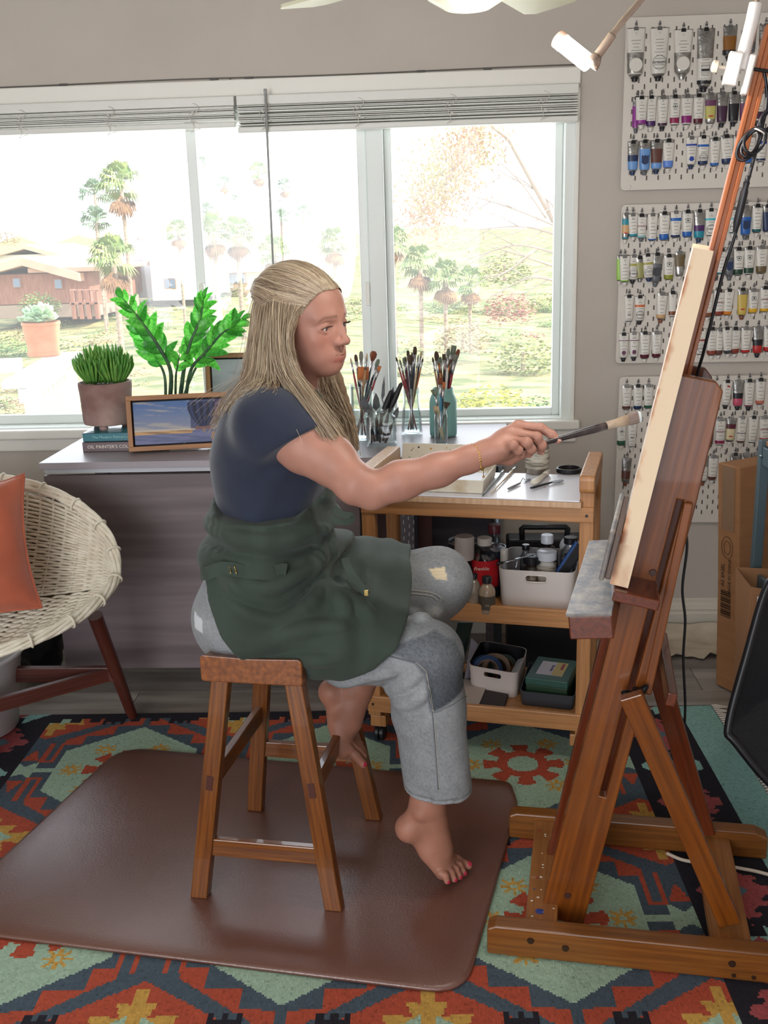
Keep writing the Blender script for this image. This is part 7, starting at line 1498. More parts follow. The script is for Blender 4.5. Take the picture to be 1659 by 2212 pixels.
def sdf_ob(name, parts, m, parent, colf=None, sm=1):
    vs = []; fs = []; o = 0
    for P, Q in parts: vs.append(P); fs.append(Q+o); o += len(P)
    v = np.concatenate(vs); f = np.concatenate(fs); loc = np.array(WM[parent.name].translation)
    me = bpy.data.meshes.new(name); me.vertices.add(len(v)); me.vertices.foreach_set('co', (v-loc).astype(np.float32).ravel()); me.loops.add(f.size); me.loops.foreach_set('vertex_index', f.astype(np.int32).ravel())
    me.polygons.add(len(f)); me.polygons.foreach_set('loop_start', np.arange(0, f.size, 4, dtype=np.int32)); me.polygons.foreach_set('use_smooth', np.ones(len(f), bool)); me.update(calc_edges=True); me.materials.append(m)
    if colf is not None:
        a = me.attributes.new('col', 'FLOAT_COLOR', 'POINT'); a.data.foreach_set('color', np.concatenate([np.clip(colf(v), 0, 1), np.ones((len(v), 1))], 1).astype(np.float32).ravel())
    ob = bpy.data.objects.new(name, me); col.objects.link(ob); ob.parent = parent; WM[ob.name] = WM[parent.name].copy()
    s = ob.modifiers.new('smooth', 'SMOOTH'); s.factor = .5; s.iterations = sm
    return ob, v, f
YM = 2.33                                         # middle of the body; she faces +x, her right side towards the photographer
def J(px, py, y): return np.array(at(px, py, y=y))
woman = thing('person', tuple(J(560, 1400, YM)), 'long-haired blonde woman in navy T-shirt, green apron and jeans painting on the stool', 'person')
# ---------------------------------------------------------------- joints
pel, wai, che, upc = J(562, 1300, YM), J(592, 1120, YM), J(590, 985, YM), J(592, 905, YM)
shR, shL = J(600, 918, 2.175), J(612, 905, 2.49); nkb, nkt = J(632, 850, YM), J(655, 760, YM)
elR, wrR = J(806, 1064, 2.085), J(1042, 982, 2.12)
elL, wrL = J(630, 1090, 2.54), J(730, 1250, 2.42)
hpR, hpL = J(535, 1325, 2.235), J(560, 1290, 2.44); knR, knL = J(925, 1420, 2.20), J(948, 1256, 2.50)
anR, anL = J(921, 1722, 2.19), J(768, 1462, 2.40)
def torso(F_, e=0, k=.05):
    F_.cap(pel, wai, .128+e, .112+e, k, 1.42); F_.cap(wai, che, .110+e, .124+e, k, 1.30); F_.cap(che, upc, .122+e, .098+e, k, 1.38)
    F_.ell(J(640, 975, YM-.07), (.06+e, .06+e, .065+e), None, k); F_.ell(J(640, 975, YM+.07), (.06+e, .06+e, .065+e), None, k)
    F_.cap(shR, upc, .058+e, .08+e, k); F_.cap(shL, upc, .058+e, .08+e, k); F_.ell(J(530, 1325, 2.26), (.09+e, .105+e, .09+e), None, k); F_.ell(J(540, 1310, 2.42), (.09+e, .105+e, .09+e), None, k)
def lo_hi(pts, m): a = np.array(pts); return a.min(0)-m, a.max(0)+m
# ---------------------------------------------------------------- head
HC = J(655, 696, YM); HYAW, HPIT, HROL = math.radians(-30), math.radians(6), math.radians(4)
hf = np.array([math.cos(HYAW)*math.cos(HPIT), math.sin(HYAW)*math.cos(HPIT), -math.sin(HPIT)]); hs = np.cross(hf, [0, 0, 1.]); hs /= np.linalg.norm(hs); hu = np.cross(hs, hf); hs, hu = hs*math.cos(HROL)-hu*math.sin(HROL), hu*math.cos(HROL)+hs*math.sin(HROL)
HM = np.stack([hf, hs, hu], 1)                    # columns: forward, her right, up
def HP(f, s, u): return HC+HM@np.array([f, s, u*.88 if u < 0 else u])
def head(F_):
    F_.ell(HP(-.014, 0, .034), (.098, .074, .084), HM, .02); F_.ell(HP(.038, 0, .040), (.056, .062, .056), HM, .03); F_.ell(HP(.032, 0, -.035), (.060, .058, .082), HM, .03)
    for s in (-1, 1):
        F_.cap(HP(-.002, s*.045, -.050), HP(.064, s*.013, -.100), .020, .0165, .03); F_.ell(HP(.064, s*.039, -.024), (.021, .020, .023), HM, .024); F_.ell(HP(.066, s*.026, -.064), (.022, .020, .026), HM, .022)
        F_.cap(HP(.0925, s*.015, .0265), HP(.074, s*.047, .0245), .0056, .005, .022)
    F_.ell(HP(.079, 0, -.100), (.019, .021, .0165), HM, .02); F_.ell(HP(.086, 0, -.068), (.017, .028, .026), HM, .022)
    for s in (-1, 1): F_.ell(HP(.1015, s*.0345, .002), (.016, .0155, .0112), HM, .014, True)
    F_.cap(HP(.0955, 0, .012), HP(.1155, 0, -.026), .0062, .0078, .016); F_.ell(HP(.1175, 0, -.0305), (.0092, .0095, .0082), HM, .008)
    for s in (-1, 1): F_.ell(HP(.1055, s*.0120, -.034), (.0105, .0062, .0070), HM, .008); F_.ell(HP(.109, s*.0058, -.0412), (.0042, .0030, .0030), HM, .003, True)
    for s in (-1, 1): F_.ell(HP(.089, s*.0165, -.016), (.012, .010, .017), HM, .014)
    for s in (-1, 1):                              # eyelids over separate eyeballs
        for u, r, df in ((.0088, .0042, .0), (-.0078, .0028, -.0008)):
            pts = [HP(.0880+df-.0095*t*t, s*(.0330+.0160*t), u*(1-t*t*.92)+.0006) for t in (-1, -.6, -.2, .2, .6, 1)]
            F_.chain([(p, r) for p in pts], .004)
    for sg, u0, r0, f0 in ((1, -.0625, .0046, .1015), (-1, -.0750, .0058, .1005)):     # lips
        P = [HP(f0-.0215*t*t, .0345*t, u0-sg*(.0050*t*t)+.0010*abs(t)) for t in (-1, -.5, 0, .5, 1)]; F_.chain([(P[0], r0*.5), (P[1], r0*.9), (P[2], r0), (P[3], r0*.9), (P[4], r0*.5)], .008)
    for t0, t1 in ((-1, -.5), (-.5, 0), (0, .5), (.5, 1)):
        F_.cap(*[HP(.1066-.0215*t*t, .0340*t, -.0686+.0012*abs(t)) for t in (t0, t1)], .0013, .0013, .002, 1, True)
    F_.ell(HP(.1065, 0, -.0525), (.005, .003, .006), HM, .005, True)
lo, hi = lo_hi([HP(.13, .1, .15), HP(-.13, -.1, -.13), HP(-.13, .1, .15), HP(.13, -.1, -.13), nkb], .04)
FH = Field(lo, hi, .0019); head(FH); FH.cap(HP(-.028, 0, -.05), nkb, .052, .058, .03); FH.cap(HP(-.02, .05, -.06), nkb+np.array([.05, -.02, -.01]), .014, .012, .03)
FH.half(nkb-np.array([0, 0, .03]), (0, 0, -1)); head_m = FH.mesh()
# ---------------------------------------------------------------- right arm and hand
lo, hi = lo_hi([shR, elR, wrR, J(1215, 900, 2.2), J(800, 1110, 2.0)], .085); FA = Field(lo, hi, .0021)
ma = (shR+elR)/2
FA.chain([(shR, .062), (shR+(elR-shR)*.30+np.array([0, 0, -.002]), .0585), (ma+np.array([.012, 0, -.004]), .051), (elR+np.array([-.035, 0, .018]), .0405), (elR+np.array([0, 0, .004]), .0345)], .02)
FA.ell(elR+np.array([-.004, 0, -.016]), (.020, .022, .017), None, .015)
fv = (wrR-elR); FA.chain([(elR+np.array([0, 0, .004]), .0345), (elR+fv*.25+np.array([0, -.004, .006]), .0395), (elR+fv*.6, .0335), (elR+fv*.88, .0265), (wrR, .0255)], .02, 1.0)
kI, kM_, kR_, kP = J(1122, 921, 2.165), J(1110, 936, 2.143), J(1099, 953, 2.122), J(1092, 968, 2.104)
for kk_, r in ((kI, .0135), (kM_, .0140), (kR_, .0135), (kP, .0120)): FA.chain([(wrR+(kk_-wrR)*.12, .019), (wrR+(kk_-wrR)*.6, .0165), (kk_, r)], .016)
FA.ell((wrR+kR_)/2+np.array([.005, .015, -.012]), (.042, .026, .020), None, .02)
def finger(pts, rs): FA.chain(list(zip(pts, rs)), .0055); [FA.ell(p, (r*1.06,)*3, None, .004) for p, r in zip(pts[1:-1], rs[1:-1])]
fI = [kI, J(1168, 925, 2.158), J(1192, 939, 2.150), J(1205, 951, 2.146)]; fM = [kM_, J(1159, 945, 2.128), J(1170, 962, 2.134), J(1168, 975, 2.146)]
fR = [kR_, J(1138, 956, 2.103), J(1147, 970, 2.112), J(1142, 981, 2.126)]; fP = [kP, J(1108, 961, 2.083), J(1120, 973, 2.090), J(1121, 983, 2.102)]
finger(fI, (.0125, .0100, .0088, .0072)); finger(fM, (.0128, .0108, .0094, .0082)); finger(fR, (.0122, .0104, .0092, .0080)); finger(fP, (.0112, .0094, .0083, .0072))
th = [wrR+np.array([.02, .03, -.010]), J(1100, 990, 2.175), J(1140, 975, 2.180), J(1168, 962, 2.172)]; finger(th, (.018, .0145, .0112, .0085))
for t in ((kI, .35), (kM_, .3), (kR_, .3)): FA.cap(wrR+(t[0]-wrR)*.2+np.array([0, -.012, .013]), t[0]+np.array([-.006, -.003, .010]), .0022, .003, .008)
FA.half(shR+(elR-shR)*.10, shR-elR); arm_m = FA.mesh()
# left arm, mostly hidden behind her
FL_ = Field(*lo_hi([shL, elL, wrL], .14), .005); FL_.chain([(shL, .055), (elL, .040), ((elL+wrL)/2, .040), (wrL, .027)], .02)
hL = wrL+np.array([.06, -.02, -.01]); FL_.chain([(wrL, .026), (hL, .024)], .02)
for i in range(4): FL_.chain([(hL+np.array([0, -.024+.016*i, 0]), .011), (hL+np.array([.045, -.026+.018*i, -.006]), .009), (hL+np.array([.066, -.026+.018*i, -.024]), .008)], .004)
FL_.chain([(wrL+np.array([.02, -.025, 0]), .013), (wrL+np.array([.065, -.055, -.004]), .010)], .01); larm_m = FL_.mesh()
# ---------------------------------------------------------------- feet
def foot(F_, ank, heel, ball, toe, side, up, toes, scale=1):
    ank, heel, ball, toe = map(np.array, (ank, heel, ball, toe)); side = np.array(side, float); ax = ball-heel; n = np.array(up, float)
    F_.ell(heel, (.024, .0235, .0255), None, .02); F_.chain([(ank, .031), (heel+n*.012, .026)], .03); F_.chain([(ank+ax*.10, .033), (heel*.45+ball*.55+n*.018, .027), (ball+n*.006, .020)], .03); F_.chain([(heel+side*.006, .022), (heel*.5+ball*.5+side*.016, .018), (ball+side*.026, .018)], .025); F_.chain([(heel*.4+ball*.6-side*.012, .018), (ball-side*.026, .019)], .025)
    for s in (-1, 1): F_.ell(ank+side*.027*s+(heel-ank)*.15, (.0135,)*3, None, .014)
    for q in toes: F_.chain(q, .006)
lo, hi = lo_hi([anR, J(862, 1790, 2.2), J(1020, 1890, 2.2), J(925, 1640, 2.2)], .06); FF = Field(lo, hi, .0021)
shk = J(924, 1640, 2.19); FF.chain([(shk, .048), (anR, .034)], .02)
hR_, bR_ = J(882, 1792, 2.19), J(962, 1868, 2.205)
sdv = np.array([-.25, -.95, -.1]); sdv /= np.linalg.norm(sdv)
tR = []
for i, (b, m, t, r) in enumerate((((985, 1858, 2.235), (998, 1866, 2.235), (1010, 1869, 2.235), .0118), ((978, 1868, 2.214), (992, 1869, 2.214), (1001, 1885, 2.210), .0088), ((972, 1874, 2.197), (984, 1877, 2.195), (992, 1893, 2.192), .0084), ((964, 1880, 2.180), (974, 1884, 2.178), (981, 1899, 2.174), .0080), ((953, 1886, 2.165), (962, 1891, 2.160), (966, 1903, 2.157), .0078))):
    P = [J(*b), J(*m), J(*t)]; P[2][2] = max(P[2][2], MATZ+r*.95); P[1][2] = max(P[1][2], MATZ+r); tR.append([(J(*b)*.4+bR_*.6, .015), (P[0], r*1.15), (P[1], r*1.02), (P[2], r)])
foot(FF, anR+np.array([0, 0, -.015]), hR_, bR_, None, -sdv, (.35, 0, .75), tR); FF.chain([(J(935, 1770, 2.2), .034), (J(955, 1830, 2.205), .026)], .02); FF.half(shk, (0, 0, 1)); footR_m = FF.mesh(); toe_nailR = tR
lo, hi = lo_hi([anL, J(690, 1500, 2.38), J(790, 1660, 2.34), J(830, 1430, 2.42)], .06); F2 = Field(lo, hi, .0023)
F2.chain([(J(835, 1410, 2.43), .046), (J(780, 1468, 2.405), .036)], .02)
hL_, bL_ = J(714, 1496, 2.385), J(742, 1610, 2.345); tL = []
for b, t, r in (((752, 1618, 2.322), (784, 1650, 2.318), .0112), ((762, 1612, 2.340), (786, 1634, 2.342), .0088), ((764, 1606, 2.356), (786, 1626, 2.360), .0083), ((764, 1600, 2.370), (784, 1618, 2.376), .008), ((762, 1594, 2.384), (780, 1608, 2.390), .0076)):
    P = [J(*b), J(*t)]; tL.append([(P[0]*.5+bL_*.5, .015), (P[0], r*1.1), ((P[0]+P[1])/2+np.array([0, 0, .003]), r), (P[1], r*.95)])
foot(F2, J(768, 1478, 2.40), hL_, bL_, None, (0, 1, .1), (.75, 0, .1), tL); F2.chain([(J(770, 1500, 2.395), .034), (J(760, 1560, 2.365), .027)], .02); F2.half(J(828, 1415, 2.42), J(960, 1280, 2.42)-J(828, 1415, 2.42)); footL_m = F2.mesh()
# ---------------------------------------------------------------- hidden body core under the clothes
FB = Field(*lo_hi([pel, upc, knR, knL, shR, shL, J(430, 1300, YM), J(925, 1640, 2.19)], .16), .007); torso(FB, -.006)
FB.chain([(hpR, .085), (knR, .058), (J(925, 1640, 2.19), .042)], .03); FB.chain([(hpL, .085), (knL, .058), (J(828, 1415, 2.42), .040)], .03); FB.cap(upc, nkb, .06, .052, .03); core_m = FB.mesh()
def skin_col(v):
    n = vnoise(v, 26, 2)[:, None]; b = np.array(lin('#a87a6a')); c = b*(1+.05*n)
    q = (v-HC)@HM; f, s, u = q.T; face = (f > .02) & (np.abs(s) < .09) & (u > -.13) & (u < .12)
    lip = np.exp(-((u+.0682)/.0075)**2-(s/.027)**2)*(f > .074); c = c*(1-lip[:, None]*.75)+np.array(lin('#a0524c'))*lip[:, None]*.75
    fl = np.exp(-(((u+.025)/.022)**2+((np.abs(s)-.042)/.02)**2))*face; c = c*(1-fl[:, None]*.25)+np.array(lin('#b56a5a'))*fl[:, None]*.25
    br = np.exp(-((u-.0285+.002*np.clip(np.abs(s)-.02, 0, .03)/.03+6*np.clip(np.abs(s)-.04, 0, 1)**2*10)/.0030)**2)*(np.abs(s) > .013)*(np.abs(s) < .052)*(f > .05); c = c*(1-br[:, None]*.6)+np.array(lin('#5a4436'))*br[:, None]*.6
    ey = np.exp(-(((u-.001)/.010)**2+((np.abs(s)-.033)/.019)**2))*(f > .06); c = c*(1-ey[:, None]*.16)+np.array(lin('#8a5a50'))*ey[:, None]*.16
    ft = v[:, 2] < .62; c[ft] *= np.array([.90, .82, .74]); return c
m_skin = attr_mat('skin', .48, .12, 420, sub=.06, spec=.35)
sdf_ob('body', [head_m, arm_m, larm_m, footR_m, footL_m, core_m], m_skin, woman, skin_col)
def npart(name, g, m, smooth=True): return g.ob(name, m, woman, smooth, world=True)
# eyes, lashes, nails
m_iris = mat('iris_blue', '#3f5564', .1, coat=1); m_pup = mat('pupil', '#0a0a0c', .1, coat=1); m_eye = mat('eye_white', '#d9cfc8', .15, coat=1)
look = np.array([.93, -.28, -.22])
for s in (-1, 1):
    c = HP(.0762, s*.0330, .0006); lk = look/np.linalg.norm(look); e = npart('eye', G().ball(tuple(c), .0128, 24, 16), m_eye)
    M = frame(Vector(lk), (0, 0, 1), Vector(c)); G().lathe([(.0062, .0112), (.004, .0122), (.0002, .0129)], 20, M, cap=False).ob('iris', m_iris, e, True, world=True); G().lathe([(.0030, .0125), (.0002, .0131)], 16, M, cap=False).ob('pupil', m_pup, e, True, world=True)
    g = G()
    for t in np.linspace(-.8, .9, 13):
        p = HP(.0915-.0095*t*t, s*(.0330+.0156*t), .0068*(1-t*t*.9)); g.tube([p, p+HM@np.array([.006, s*.003*t, .0002]), p+HM@np.array([.0095, s*.006*t, .0035])], [.0006, .0004, .0002], 4)
    npart('eyelashes', g, mat('lash', '#3a2c26', .7))
m_nail = mat('toenail_red', '#b02a45', .15, coat=.6); m_fn = mat('fingernail', '#c99a8c', .25, coat=.4)
for q, m in ((toe_nailR[0], m_nail), (tL[0], m_nail)) + tuple((q, m_nail) for q in toe_nailR[1:]):
    p1, p0 = np.array(q[-1][0]), np.array(q[-2][0]); d = (p1-p0)/np.linalg.norm(p1-p0); r = q[-1][1]; up = np.array([.15, -.45, .88]) if q is not tL[0] else np.array([.6, -.7, .35]); up = up-d*(up@d); up /= np.linalg.norm(up)
    npart('toenail', G().ball((0, 0, 0), (r*.62, r*.22, r*.72), 12, 8, frame(Vector(d), Vector(np.cross(up, d)), Vector(p1+up*r*.80+d*r*.1))), m)
for q, r in ((fI, .0072), (fM, .0082), (fR, .0080), (fP, .0072)):
    d = (q[3]-q[2])/np.linalg.norm(q[3]-q[2]); up = np.array([.4, -.75, .5]); up = up-d*(up@d); up /= np.linalg.norm(up)
    npart('fingernail', G().ball((0, 0, 0), (r*.62, r*.2, r*.75), 12, 8, frame(Vector(d), Vector(np.cross(up, d)), Vector(q[3]+up*r*.84+d*r*.15))), m_fn)
from mathutils.bvhtree import BVHTree
def bvh(v, f): return BVHTree.FromPolygons(v.tolist(), f.tolist())
def onto(bv, px, py, off=.001):
    o = Vector((0, 0, EYE)); d = (at(px, py, y=2.0)-o).normalized(); h, n, i, ds = bv.ray_cast(o, d); return (h+n*off) if h is not None else None
def ridges(F_, curves, r, k, sink):
    P, Q = F_.mesh(); b = BVHTree.FromPolygons(P.tolist(), Q.tolist())
    for c in curves:
        pts = [onto(b, 400+q[0]/2.514, 1050+q[1]/2.514, -sink) for q in spline([np.array(p, float) for p in c], 16)]; n = len(pts)
        ch = [(np.array(p), r*(.45+.55*math.sin(pi*(i+.5)/n))) for i, p in enumerate(pts) if p is not None]
        for (p, ra), (q, rb) in zip(ch[:-1], ch[1:]):
            if np.linalg.norm(p-q) < .06: F_.cap(p, q, ra, rb, k)
# ---------------------------------------------------------------- T-shirt
FT = Field(*lo_hi([pel, upc, shR, shL, J(450, 1000, YM), J(700, 900, 2.12), J(640, 840, YM)], .17), .004); torso(FT, .010)
FT.chain([(shL, .066), (shL+(elL-shL)*.4, .062)], .03); FT.cap(upc, nkb, .085, .070, .04)
gx, gy, gz_ = FT.grid(); X, Y, Z = gx[:, None, None], gy[None, :, None], gz_[None, None, :]
FT.v += (.0026*np.sin((X*.5+Z)*70+4*np.sin(X*14+Y*6))*np.clip(1.02-Z, 0, .12)/.12+.0016*np.sin(X*60-Z*45+Y*22)).astype(np.float32)
FS = Field(FT.lo, FT.lo+FT.h*(FT.n-1), FT.h); FS.n = FT.n; FS.v = np.full(FT.n, .5, np.float32); FS.chain([(shR+np.array([-.02, 0, .005]), .072), (shR+(elR-shR)*.30, .070), (shR+(elR-shR)*.5, .066)], .01)
sp_ = J(612, 957, 2.12); FS.half(sp_, (.40, -.12, -.90), .006); FT.v = smin(FT.v, FS.v, .05)
nk = ((X-nkt[0]-.02)**2+(Y-nkt[1])**2+((Z-nkb[2]-.055)*1.0)**2)**.5-.092
FT.v = np.maximum(FT.v, -nk).astype(np.float32); FT.half(J(590, 1132, YM), (0, 0, -1))
shirt_m = FT.mesh()
sdf_ob('t_shirt', [shirt_m], mat('navy_jersey', '#161e32', .85, c2='#1b253b', vs=8, bump=.12, bs=700, sheen=.25), woman, None, 6)
# ---------------------------------------------------------------- jeans
hemR = J(949, 1700, 2.19); FJ = Field(*lo_hi([pel, knR, knL, hemR, J(425, 1330, YM), hpL, J(800, 1440, 2.43)], .15), .0042)
FJ.cap(pel, wai, .128, .116, .05, 1.42); FJ.ell(J(522, 1334, 2.26), (.112, .120, .112), None, .05); FJ.ell(J(535, 1312, 2.42), (.112, .12, .112), None, .05)
FJ.chain([(hpR, .100), (J(760, 1392, 2.21), .082), (knR+np.array([-.012, 0, .006]), .080)], .05); FJ.chain([(knR, .0785), (J(925, 1520, 2.195), .0785), (hemR+np.array([0, 0, -.03]), .0825)], .04, 1.0)
FJ.chain([(hpL, .105), (J(780, 1262, 2.47), .088), (knL, .078)], .05); FJ.chain([(knL, .076), (J(820, 1425, 2.425), .066)], .05)
gx, gy, gz_ = FJ.grid(); X, Y, Z = gx[:, None, None], gy[None, :, None], gz_[None, None, :]
kb_ = J(850, 1460, 2.2); dk_ = np.sqrt((X-kb_[0])**2+(Z-kb_[2])**2+0*Y)
FJ.v += (.0035*np.sin(dk_*95+1.5*np.sin(X*30))*np.exp(-(dk_/.10)**2)+.0016*np.sin(X*38+Z*26+3*np.sin(Y*19))).astype(np.float32)
ridges(FJ, [((700, 1040), (860, 1070), (1010, 1030), (1140, 1010)), ((1100, 1110), (1180, 1090), (1260, 1020)), ((1130, 1180), (1230, 1170), (1300, 1120)), ((1220, 690), (1290, 720), (1370, 690))], .009, .018, .004) if 'ridges' in globals() else None
hd = Vector((-.08, 0, -1)).normalized(); low = (Z < .45) & (X > -.2)
hm = (X-hemR[0])*hd.x+(Z-hemR[2])*hd.z; FJ.v = np.maximum(FJ.v, np.where(low+0*Y > 0, hm+0*Y, -1)).astype(np.float32)
cf = J(818, 1427, 2.425); cd_ = J(700, 1580, 2.425)-J(940, 1270, 2.425); cd_ /= np.linalg.norm(cd_); cm = (X-cf[0])*cd_[0]+(Z-cf[2])*cd_[2]
FJ.v = np.maximum(FJ.v, np.where((Y > 2.33) & (X < .0) & (Z < .62), cm+0*Y, -1)).astype(np.float32)
def sat(z): return z
stz = ST+.012; FJ.half((0, 0, stz-.02), (0, 0, -1)) if False else None
jean_m = FJ.mesh()
def poly_px(pl, y): return [(p[0], p[2]) for p in (J(a, b, y) for a, b in pl)]
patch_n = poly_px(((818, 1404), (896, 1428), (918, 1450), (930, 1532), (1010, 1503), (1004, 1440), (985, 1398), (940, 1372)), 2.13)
rip_f = poly_px(((926, 1232), (962, 1228), (966, 1254), (940, 1250)), 2.42)
back_r = poly_px(((420, 1320), (446, 1322), (448, 1352), (424, 1352)), 2.2)
def poly_sd(x, z, pl):
    d = np.full(np.broadcast(x, z).shape, 1e9); n = len(pl)
    for i in range(n):
        (x0, z0), (x1, z1) = pl[i], pl[(i+1) % n]; ex, ez = x1-x0, z1-z0; t = np.clip(((x-x0)*ex+(z-z0)*ez)/(ex*ex+ez*ez), 0, 1); d = np.minimum(d, np.hypot(x-x0-ex*t, z-z0-ez*t))
    return np.where(in_poly(np.broadcast_to(x, d.shape), np.broadcast_to(z, d.shape), pl), -d, d)
def jean_col(v):
    n = vnoise(v, 22, 7); n2 = rng.standard_normal(len(v)); b = np.array(lin('#8b8e91'))*(1+.13*n[:, None]*.6+.085*n2[:, None]); x, y, z = v.T
    b *= (1-.10*np.clip(np.sin(x*11+z*8), 0, 1))[:, None]
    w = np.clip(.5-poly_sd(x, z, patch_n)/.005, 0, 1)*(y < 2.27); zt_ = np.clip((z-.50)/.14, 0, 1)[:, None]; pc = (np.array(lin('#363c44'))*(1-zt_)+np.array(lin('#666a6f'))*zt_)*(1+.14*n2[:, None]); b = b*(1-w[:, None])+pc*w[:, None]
    m = in_poly(x, z, rip_f) & (y < 2.52) & (y > 2.34); b[m] = np.array(lin('#d8c8a8'))*(1+.08*np.sin(z[m]*900))[:, None]
    m = in_poly(x, z, back_r); b[m] = np.array(lin('#c9ccd2')); hemz = (x-hemR[0])*hd.x+(z-hemR[2])*hd.z; m = (hemz > -.012) & (z < .45) & (x > -.2); b[m] *= 1.18
    m = (np.abs(hemz+.0125) < .0025) & (z < .45) & (x > -.2); b[m] *= .6; return b
jo, jv, jf = sdf_ob('jeans', [jean_m], attr_mat('denim', .9, .35, 900), woman, jean_col)
bj = bvh(jv, jf)
def seam(name, pts, r, m, bv, n=40, off=.0012):
    P = [onto(bv, a, b, off) for a, b in [tuple(q) for q in spline([np.array((a, b)) for a, b in pts], n)]]; P = [p for p in P if p is not None]; P2 = [P[0]]
    for p in P[1:]:
        if (p-P2[-1]).length < .05: P2.append(p)
    if len(P2) > 3: G().tube(P2, r, 5).ob(name, m, jo, True, world=True)
m_stit = mat('stitch_pale', '#b5b1a6', .8); m_seam = mat('seam_grey', '#6d7178', .9)
for pts in (((918, 1455), (932, 1530), (938, 1600), (946, 1705)), ((896, 1430), (912, 1444), (920, 1460), (931, 1534), (968, 1526), (1006, 1504)), ((836, 1416), (896, 1432))): seam('seam', pts, .0016, m_seam, bj); seam('stitching', [(a+3, b) for a, b in pts], .0006, m_stit, bj)
for pts in (((888, 1275), (930, 1280), (952, 1292), (945, 1310)), ((945, 1310), (930, 1335), (918, 1352)), ((886, 1282), (930, 1287), (944, 1296))): seam('stitching', pts, .0011, m_stit, bj)
# ---------------------------------------------------------------- apron
FP_ = Field(*lo_hi([pel, wai, knR, J(900, 1180, 2.5), J(425, 1200, YM), J(700, 1470, 2.1), J(720, 880, YM)], .16), .0045)
FP_.cap(pel, wai, .152, .138, .06, 1.44); FP_.cap(wai, che, .134, .138, .05, 1.36); FP_.ell(J(514, 1322, 2.26), (.128, .136, .130), None, .06); FP_.ell(J(530, 1310, 2.42), (.130, .136, .13), None, .06)
FP_.chain([(hpR, .124), (J(740, 1372, 2.215), .110), (knR+np.array([-.02, 0, .01]), .098)], .08); FP_.chain([(hpL, .118), (J(780, 1262, 2.47), .102), (knL, .094)], .09); FP_.cap(J(560, 1290, YM), J(880, 1290, 2.36), .12, .085, .08)
gx, gy, gz_ = FP_.grid(); X, Y, Z = gx[:, None, None], gy[None, :, None], gz_[None, None, :]
KN = J(762, 1175, 2.2); ang = np.arctan2(Z-KN[2], X-KN[0]); rad = np.sqrt((X-KN[0])**2+(Z-KN[2])**2)
near = np.clip((2.33-Y)/.08, 0, 1)
FP_.v += (near*(.006*np.sin(ang*13+rad*16+1.2*np.sin(rad*22))*np.exp(-((rad-.15)/.15)**2)*(X < KN[0]+.03)) ).astype(np.float32)
wb_ = J(600, 1150, 2.2)[2]; FP_.v += (-.010*np.exp(-((Z-wb_-.10*(X+.35)**2)/.014)**2)+.008*np.exp(-((Z-wb_+.035-.25*(X+.35)**2)/.012)**2)-.010*np.exp(-((Z-wb_+.085-.9*(X+.36)**2)/.020)**2)+.007*np.exp(-((Z-wb_+.135-1.4*(X+.38)**2)/.016)**2)).astype(np.float32)*(X < KN[0]+.02)
FP_.v += (.0028*np.sin(X*31+Z*44+4*np.sin(X*17-Z*13)+Y*12)).astype(np.float32)
ap = poly_px(((446, 1106), (475, 1120), (560, 1122), (640, 1116), (688, 1088), (722, 1040), (716, 960), (690, 880), (735, 850), (800, 900), (800, 1168), (896, 1170), (893, 1250), (884, 1330), (858, 1382), (812, 1422), (740, 1449), (660, 1447), (590, 1432), (540, 1408), (492, 1350), (460, 1285), (440, 1240), (405, 1240), (405, 1106)), 2.17)
ps = poly_sd(gx[:, None], gz_[None, :], ap)[:, None, :]; ps2 = ps+.010*np.clip((Y-2.3)/.1, 0, 1)
ridges(FP_, [((150, 450), (300, 570), (450, 625), (560, 590), (680, 490), (780, 380)), ((190, 590), (330, 690), (480, 735), (600, 690), (720, 570), (775, 460)), ((330, 520), (450, 555), (570, 500), (700, 430)), ((770, 520), (830, 600), (890, 680)), ((850, 560), (930, 640), (1010, 700)), ((120, 215), (250, 262), (420, 282), (600, 268), (730, 225)),
             ((110, 335), (260, 395), (450, 425), (640, 405), (750, 330)), ((420, 965), (600, 945), (820, 950)), ((520, 800), (680, 770), (860, 760)), ((700, 260), (740, 330), (720, 420), (640, 520)), ((760, 230), (790, 300), (800, 380)), ((130, 165), (300, 195), (520, 190), (680, 140))], .013, .014, .003)
FP_.v = (-smin(-FP_.v, -ps2.astype(np.float32), .006)).astype(np.float32); ap_m = FP_.mesh()
m_ap = mat('apron_green', '#354139', .9, c2='#2d3830', vs=10, bump=.22, bs=600, sheen=.08)
ao, av_, af_ = sdf_ob('apron', [ap_m], m_ap, woman); ba = bvh(av_, af_)
def strap(name, pts, w, bv=None, n=30, m=m_ap, off=.004):
    P = []
    for q in spline([np.array(p, float) for p in pts], n):
        p = onto(bv, q[0], q[1], off) if bv else at(q[0], q[1], y=q[2])
        if p is not None:
            if P and bv and abs(p.y-P[-1].y) > .03: p = at(q[0], q[1], y=P[-1].y-.002)
            P.append(p)
    g = G(); L = []; N = len(P)
    for i, p in enumerate(P):
        t = (P[min(i+1, N-1)]-P[max(i-1, 0)]).normalized(); vd = (Vector((0, 0, EYE))-p).normalized(); b = t.cross(vd).normalized(); k = vd*.0016; L.append([tuple(p+b*w/2+k), tuple(p+b*w/2-k), tuple(p-b*w/2-k), tuple(p-b*w/2+k)])
    return g.loft(L).ob(name, m, ao, bev=.0008, world=True)
strap('waist_strap', [(432, 1238), (460, 1236), (500, 1232), (560, 1232), (620, 1238)], .030, ba, off=.007); e0, e1 = onto(ba, 746, 1212), onto(ba, 793, 1284); yl = [min(e0.y, e1.y+.06)-.012, e1.y-.006]
